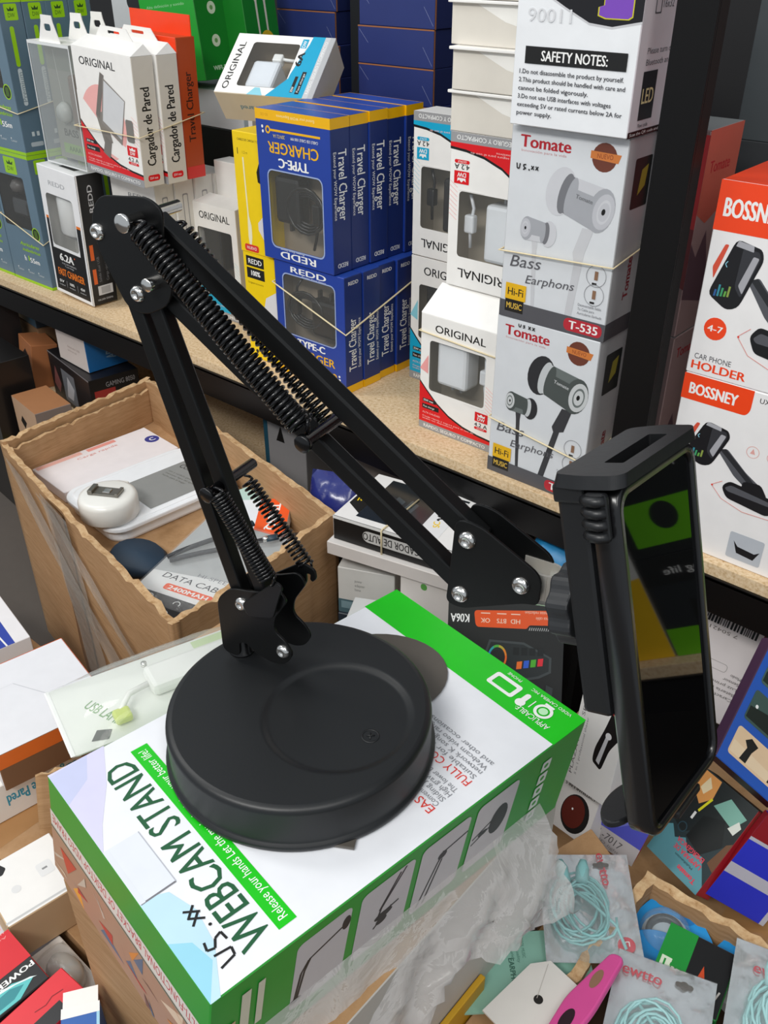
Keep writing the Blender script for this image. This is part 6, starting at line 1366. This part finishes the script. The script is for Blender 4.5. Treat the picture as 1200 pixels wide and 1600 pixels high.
# mouse and blue pouch hanging in the dark under the right part of the shelf
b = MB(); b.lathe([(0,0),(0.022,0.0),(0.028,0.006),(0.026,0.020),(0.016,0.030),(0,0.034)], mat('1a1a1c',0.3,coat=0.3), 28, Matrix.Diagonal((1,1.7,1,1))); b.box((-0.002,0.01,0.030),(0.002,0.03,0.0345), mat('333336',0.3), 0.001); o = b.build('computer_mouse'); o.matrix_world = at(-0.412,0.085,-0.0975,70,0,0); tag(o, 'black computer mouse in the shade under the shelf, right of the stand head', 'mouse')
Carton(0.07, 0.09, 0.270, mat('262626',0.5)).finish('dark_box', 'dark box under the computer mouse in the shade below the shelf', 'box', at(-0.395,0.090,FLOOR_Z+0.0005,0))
b = MB(); pillow(b, 0.055, 0.07, 0.018, mat('1f7fb4',0.4), 0, 12, 0.001, 6); pillow(b, 0.055, 0.07, -0.012, mat('1f7fb4',0.4), 0, 12, 0.001, 7); f = Face(b,(0.002,-0.012,0.0185),(1,0,0),(0,1,0),0.02,0.014); f.rect(0,0,1,1, mat('3a4038',0.4)); f.text('D', 0.5,0.5,0.7, YELLOW, bold=0.05); o = b.build('blue_pouch'); o.matrix_world = at(-0.378,0.005,-0.085,10,60,8); tag(o, 'blue padded pouch with a small dark tag, behind the clamp knob', 'pouch')

# ---------------------------------------------------------------- dim boxes under the left part of the shelf
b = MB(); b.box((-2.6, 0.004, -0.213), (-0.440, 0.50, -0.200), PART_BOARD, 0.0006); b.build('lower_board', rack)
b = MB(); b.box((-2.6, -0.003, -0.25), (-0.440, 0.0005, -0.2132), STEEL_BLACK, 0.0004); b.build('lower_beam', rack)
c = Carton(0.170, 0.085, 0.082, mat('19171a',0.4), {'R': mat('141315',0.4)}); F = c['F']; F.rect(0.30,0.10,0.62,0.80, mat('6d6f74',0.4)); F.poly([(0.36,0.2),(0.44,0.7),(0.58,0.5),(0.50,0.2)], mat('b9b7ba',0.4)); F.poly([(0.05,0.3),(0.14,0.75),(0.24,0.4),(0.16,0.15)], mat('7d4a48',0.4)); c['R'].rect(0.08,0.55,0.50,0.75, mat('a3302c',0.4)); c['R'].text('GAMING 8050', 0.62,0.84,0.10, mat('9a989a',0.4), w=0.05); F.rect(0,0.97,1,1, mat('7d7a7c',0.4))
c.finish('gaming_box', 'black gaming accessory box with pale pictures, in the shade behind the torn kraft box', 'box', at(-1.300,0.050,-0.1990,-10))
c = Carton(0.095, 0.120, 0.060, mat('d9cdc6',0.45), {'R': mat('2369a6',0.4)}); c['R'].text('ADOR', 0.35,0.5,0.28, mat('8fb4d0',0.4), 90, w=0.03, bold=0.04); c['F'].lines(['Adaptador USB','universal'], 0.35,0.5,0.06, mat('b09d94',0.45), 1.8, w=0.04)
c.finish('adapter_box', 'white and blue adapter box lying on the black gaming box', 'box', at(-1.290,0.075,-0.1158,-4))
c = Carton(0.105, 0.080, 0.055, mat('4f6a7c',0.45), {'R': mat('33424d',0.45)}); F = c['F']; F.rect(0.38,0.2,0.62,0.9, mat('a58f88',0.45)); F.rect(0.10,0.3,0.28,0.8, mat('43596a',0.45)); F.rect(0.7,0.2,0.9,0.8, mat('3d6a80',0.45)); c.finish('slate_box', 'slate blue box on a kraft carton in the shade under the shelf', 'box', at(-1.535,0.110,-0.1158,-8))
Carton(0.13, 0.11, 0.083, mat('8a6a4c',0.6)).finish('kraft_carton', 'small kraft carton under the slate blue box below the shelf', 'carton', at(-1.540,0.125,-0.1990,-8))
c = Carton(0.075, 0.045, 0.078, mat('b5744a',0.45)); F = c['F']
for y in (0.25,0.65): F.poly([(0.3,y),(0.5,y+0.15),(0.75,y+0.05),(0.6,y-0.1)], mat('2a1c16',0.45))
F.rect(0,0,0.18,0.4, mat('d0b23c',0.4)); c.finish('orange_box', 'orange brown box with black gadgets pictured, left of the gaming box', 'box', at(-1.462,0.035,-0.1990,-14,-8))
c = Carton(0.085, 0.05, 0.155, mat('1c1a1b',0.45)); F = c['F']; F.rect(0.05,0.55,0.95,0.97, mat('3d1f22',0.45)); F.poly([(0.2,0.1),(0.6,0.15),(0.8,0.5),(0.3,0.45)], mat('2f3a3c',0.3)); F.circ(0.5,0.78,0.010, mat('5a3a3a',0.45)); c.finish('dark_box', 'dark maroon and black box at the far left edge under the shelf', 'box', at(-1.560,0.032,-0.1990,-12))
# ---------------------------------------------------------------- heap at the lower left
def d_open():
    c = Carton(0.110, 0.100, 0.040, mat('e6e6ea',0.4), {'F': mat('cfcacb',0.42), 'R': mat('7d5a40',0.5)})
    T = c['T']; T.line((0.30,0.42),(0.66,0.66),0.0008, mat('c9cacf',0.4)); T.line((0.66,0.66),(0.66,0.98),0.0005, mat('dcdde0',0.4)); T.line((0.30,0.42),(0.30,0.02),0.0005, mat('dcdde0',0.4)); T.circ(0.68,0.62,0.0022, WHITE, n=12); T.circ(0.86,0.66,0.0026, WHITE, n=12)
    for k in 'FRBL': c[k].rect(0,0.88 if k != 'R' else 0.62,1,1, mat('e8722c',0.4))
    c['F'].text('N', 0.85,0.4,0.35, mat('9a9894',0.4), 180)
    return c
d_open().finish('white_orange_box', 'white lidded box with orange rims at the left edge beside the torn kraft box', 'box', at(-0.6180,-0.4600,-0.1200,-10,0,0))
c = Carton(0.090, 0.100, 0.0400, mat('ece8e2',0.42)); F = c['R']; F.text('Cargador de Pared', 0.64,0.50,0.30, mat('2f9ab8',0.4), 180, w=0.064, bold=0.04); F.circ(0.90,0.78,0.0022, YELLOW, n=10); F.text('universal', 0.70,0.86,0.16, mat('8d8a86',0.4), 180, w=0.03)
c.finish('wall_charger_box', 'white carton with blue Pared lettering upside down, left of the green carton', 'box', at(-0.6240,-0.4930,-0.1607,-8))
b = MB(); wall_panel(b, (-0.030,0.0), (0.030,0.0), 0.0, 0.085, 0.004, (0,1), 0.004, 12); o = b.build('kraft_flap'); o.matrix_world = at(-0.5060,-0.5000,-0.1600,62,-10,8); tag(o, 'torn kraft flap standing at the left corner of the green carton', 'cardboard')
c = Carton(0.060, 0.057, 0.0400, mat('f2f0ed',0.38), {'R': mat('c4a682',0.6), 'F': mat('cdb08c',0.6)}); T = c['T']; T.poly(rounded([(0.05,0.10),(0.19,0.06),(0.25,0.24),(0.17,0.32),(0.05,0.26)],0.03), mat('1a1a1b',0.4)); T.rr(0.38,0.62,0.60,0.82,0.002, mat('e6e6e6',0.4)); T.rect(0.47,0.68,0.50,0.75, mat('8d8d8e',0.4)); T.circ(0.55,0.30,0.0035, mat('e2e2e2',0.4)); T.rect(0.93,0,0.96,1, mat('c9c9c9',0.4))
c.finish('white_carton', 'white carton with a black hang hole and kraft sides, left of the green carton', 'box', at(-0.4850,-0.5500,-0.1608,-8,0,0))
c = Carton(0.052, 0.048, 0.0430, mat('cfccd3',0.4)); c['F'].text('TH', 0.75,0.5,0.28, mat('7a2f5e',0.4), 180, w=0.012, bold=0.05); c['R'].text('TH', 0.5,0.6,0.28, mat('7a2f5e',0.4), 180, w=0.012, bold=0.05); c.finish('pale_box', 'pale lilac grey box with purple letters, under the carton with the hang hole', 'box', at(-0.4860,-0.5740,-0.2045,-4))
def d_power():
    c = Carton(0.054, 0.070, 0.0300, mat('1d1d1f',0.38), {'B': mat('b3202a',0.4)}); T = c['T']; rd = mat('d9202c',0.38)
    T.rect(0,0,0.56,1, rd); T.lines(['Adaptador de corriente','universal para viajes','protección integrada','alta velocidad'], 0.08,0.95,0.024, mat('f0a09c',0.4), 2.2, -90, w=0.055); T.text('POWER ADAPTER', 0.66,0.52,0.062, WHITE, -90, w=0.064, bold=0.04)
    T.poly([(0.84,0.90),(0.72,0.72),(0.74,0.40),(0.84,0.16),(0.97,0.40),(0.98,0.70)], mat('5ec4c4',0.35)); T.poly([(0.84,0.80),(0.77,0.68),(0.79,0.44),(0.85,0.28),(0.93,0.44),(0.93,0.66)], mat('2d8c94',0.35)); T.poly([(0.86,0.93),(0.81,0.88),(0.70,0.62),(0.73,0.56),(0.77,0.74)], mat('e6f2f2',0.35))
    return c
d_power().finish('power_adapter_box', 'red and black POWER ADAPTER box at the lower left corner', 'box', at(-0.4310,-0.6180,-0.1500,0,0,0))
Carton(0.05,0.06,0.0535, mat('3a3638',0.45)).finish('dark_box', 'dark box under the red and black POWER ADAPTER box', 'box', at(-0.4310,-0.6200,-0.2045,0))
def d_redhang():
    c = Carton(0.030, 0.075, 0.0260, mat('e2323c',0.38), {'F': mat('242426',0.38)}); T = c['T']; T.rect(0.62,0,1,0.80, mat('262628',0.38)); T.rect(0,0,1,0.25, mat('262628',0.38)); T.poly([(0.25,0.08),(0.5,0.25),(0.8,0.15),(0.75,0.4),(0.4,0.42)], mat('6d8e94',0.35)); T.strokes([(0.42,0.60),(0.48,0.70),(0.42,0.78),(0.48,0.88)],0.0007, mat('8c1a22',0.4)); T.text('USB', 0.7,0.22,0.1, mat('c9c9c9',0.4), 40, w=0.012)
    return c
d_redhang().finish('red_hang_box', 'red and black box with a hang slot between the POWER ADAPTER and blue boxes', 'box', at(-0.3870,-0.6100,-0.1460,4,0,0))
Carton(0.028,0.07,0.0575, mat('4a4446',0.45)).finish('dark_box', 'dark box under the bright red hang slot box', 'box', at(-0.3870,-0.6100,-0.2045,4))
c = Carton(0.024, 0.070, 0.030, mat('2f62ae',0.38)); T = c['T']; T.rect(0,0.90,1,1, mat('f2f0ee',0.4)); T.rect(0.92,0,1,0.9, mat('9fd0e6',0.4)); T.text('mini', 0.5,0.35,0.08, mat('b9d0ea',0.4), 180, w=0.02); c.mb.box((-0.011,0.034,0.029),(0.011,0.046,0.030), mat('f2efec',0.4)); c.finish('blue_box', 'blue box with an open white end flap, at the foot of the green carton', 'box', at(-0.3320,-0.6030,-0.1330,56,0,0))
Carton(0.024,0.068,0.071, mat('35506e',0.45)).finish('dark_box', 'blue grey box under the blue box with the open white flap', 'box', at(-0.3320,-0.6040,-0.2045,56))
r = empty('mouse_pack', at(-0.4290,-0.5660,-0.2045,0,0,0)); tag(r, 'pale carton with a silver mouse behind a clear window, left of the green carton', 'box')
b = MB(); b.box((-0.028,-0.0145,0.0),(0.032,0.0145,0.0420), mat('ebe6e0',0.42), 0.001); b.build('carton', r)
b = MB(); b.lathe([(0,0),(0.013,0.0),(0.016,0.004),(0.012,0.012),(0,0.015)], mat('c9c4ba',0.2,0.4), 24, Matrix.Translation((0.006,0,0.0423)) @ Matrix.Diagonal((1.2,0.75,1,1))); b.build('mouse', r)
b = MB(); pillow(b, 0.050, 0.027, 0.018, POLY, 0.0424, 10, 0.0003, 2); o = b.build('window_film', r); o.location = (0.004,0,0)
# clear blister with a USB lamp, between the torn box and the green carton
def usb_blister():
    r = empty('usb_lamp_blister', at(-0.4360,-0.4340,0.0260,72.5,0,0)); tag(r, 'clear blister pack of a white USB lamp behind the green carton', 'blister pack')
    b = MB(); b.prism(rrect(-0.080,-0.035,0.075,0.035,0.006), -0.0012, 0.0, mat('eef0ea',0.38)); f = Face(b, (-0.08,-0.035,0.0002), (1,0,0), (0,1,0), 0.155, 0.07); f.text('USB LAMP', 0.20,0.42,0.12, mat('5d9a4a',0.4), -62, w=0.032); f.poly(rounded([(0.10,0.10),(0.17,0.05),(0.20,0.16),(0.14,0.22)],0.006), mat('2a2a2b',0.5)); f.rect(0.70,0.75,0.98,0.97, mat('c9dea8',0.4)); f.rect(0.0,0.0,0.02,1, mat('f8f8f6',0.4))
    b.build('card', r)
    b = MB(); b.box((-0.015,-0.012,0.001),(0.070,0.014,0.012), mat('f3f3ef',0.3,coat=0.3), 0.004); b.tube([(-0.015,0.0,0.006),(-0.030,-0.004,0.007),(-0.040,-0.016,0.006)], 0.0022, mat('f3f3ef',0.3), 8); b.box((-0.046,-0.026,0.002),(-0.034,-0.014,0.008), mat('c9d84a',0.4), 0.002); b.tube([(-0.012,0.016,0.009),(-0.012,0.016,0.012)], 0.0022, METAL, 10); b.build('usb_lamp', r)
    b = MB(); pillow(b, 0.158, 0.072, 0.018, film_mat('blister', 'f2f4f1', 0.80, 0.08), 0.0004, 16, 0.0003, 4); b.build('clear_film', r)
usb_blister()
kraft_block((-0.462,-0.428,FLOOR_Z), (-0.402,-0.360,0.0245), 'sealed kraft carton under the USB lamp blister')
c = Carton(0.10, 0.07, 0.05, mat('f0eef0',0.4)); T = c['T']; T.rect(0,0.25,1,0.75, mat('2f46a8',0.4)); T.line((0.0,0.5),(1,0.62),0.002, WHITE); T.rect(0,0,1,0.25, mat('dfe2e6',0.4)); c.finish('blue_white_box', 'blue and white box at the left edge beside the torn kraft box', 'box', at(-0.8900,-0.3850,-0.2500,-10,0,0))
b = MB(); b.lathe([(0,0),(0.016,0),(0.02,0.006),(0.018,0.02),(0.009,0.03),(0,0.03)], mat('f0561e',0.4), 20); o = b.build('orange_plug'); o.matrix_world = at(-0.985,-0.365,-0.2490,0); tag(o, 'orange plastic plug at the left edge beside the torn kraft box', 'plug')
kraft_block((-1.060,-0.430,FLOOR_Z), (-0.800,-0.335,-0.2505), 'kraft carton under the blue and white box at the left edge')

# ---------------------------------------------------------------- further along the shelf to the right (mirrored in the phone's dark screen)
def plain_goods(x, y, z, w, d, h, m, label, deco=None, group='boxes further along the shelf'):
    c = Carton(w, d, h, m)
    if deco: deco(c)
    return c.finish('gadget_box', label, 'box', at(x, y, z), group)
def d_gholder(c):
    F = c['F']; F.rect(0,0,1,0.28, mat('6cc012',0.4)); F.rect(0,0.72,1,1, mat('1a1d1b',0.4)); F.poly([(0.35,0.5),(0.62,0.55),(0.66,0.2),(0.40,0.16)], mat('1a1d1b',0.4)); F.circ(0.5,0.14,0.014, mat('1a1d1b',0.4)); F.text('long life', 0.5,0.85,0.07, WHITE, w=0.05)
def d_yel(c):
    F = c['F']; F.poly([(0,0),(0.8,0),(0.5,0.5),(0,0.55)], mat('f2c418',0.4)); F.poly([(0.2,0.6),(0.5,0.5),(0.7,0.8),(0.3,0.9)], mat('3a4448',0.4)); F.circ(0.6,0.3,0.008, mat('8a9a9c',0.3))
def d_gl(c):
    F = c['F']; F.rect(0.1,0.1,0.9,0.5, mat('6cc012',0.4)); F.circ(0.5,0.35,0.014, mat('202422',0.4)); F.text('phone mount', 0.5,0.8,0.07, WHITE, w=0.06)
plain_goods(-0.095,0.060,0.0003, 0.110,0.09,0.155, mat('e6e6e4',0.4), 'white box next to the lower holder box, outside the frame', d_gl)
plain_goods(0.088,0.060,0.0003, 0.098,0.09,0.105, mat('23282a',0.4), 'dark box with a green foot, outside the frame to the right', d_gholder)
plain_goods(0.088,0.060,0.1056, 0.098,0.09,0.110, mat('1d2120',0.4), 'dark box with a green picture, upper row outside the frame', d_gl)
plain_goods(0.195,0.060,0.0003, 0.110,0.09,0.160, mat('dddcd8',0.4), 'white box with a yellow foot, outside the frame', d_yel)
plain_goods(0.310,0.060,0.0003, 0.110,0.09,0.170, mat('2b302e',0.4), 'dark box farthest right, outside the frame', d_gl)
plain_goods(0.195,0.062,0.1608, 0.110,0.09,0.120, mat('22252a',0.4), 'dark box above the yellow footed one, outside the frame', d_gholder)
# boxes standing on the floor in front of the rack at the far left
c = Carton(0.110, 0.080, 0.262, mat('161515',0.35,coat=0.3)); F = c['F']; F.rect(0.05,0.66,0.95,0.97, mat('3a1a1c',0.4)); F.poly([(0.15,0.30),(0.55,0.36),(0.85,0.58),(0.25,0.56)], mat('2d3a3c',0.3)); F.circ(0.6,0.82,0.011, mat('7a3a38',0.4)); F.circ(0.35,0.74,0.007, mat('5a4644',0.4)); c['R'].rect(0.0,0.0,0.08,1, mat('4d5255',0.4))
c.finish('dark_box', 'glossy black box with a maroon panel, left of the torn kraft box', 'box', at(-1.430,-0.055,FLOOR_Z+0.0005,-6))
c = Carton(0.095, 0.060, 0.212, mat('b07a52',0.45), {'R': mat('8f8078',0.45)}); F = c['F']; F.rect(0,0.55,1,1, mat('c9a586',0.45)); F.rect(0.0,0.44,0.5,0.54, mat('d9c23a',0.4))
for x, y in ((0.35,0.82),(0.62,0.68),(0.40,0.30),(0.66,0.20)): F.poly([(x-0.12,y),(x-0.02,y+0.06),(x+0.14,y+0.02),(x+0.02,y-0.05)], mat('1f1814',0.4))
c.finish('gadget_box', 'orange and tan box with black gadgets pictured, peeking over the torn kraft box', 'box', at(-1.305,-0.050,FLOOR_Z+0.0005,-8))
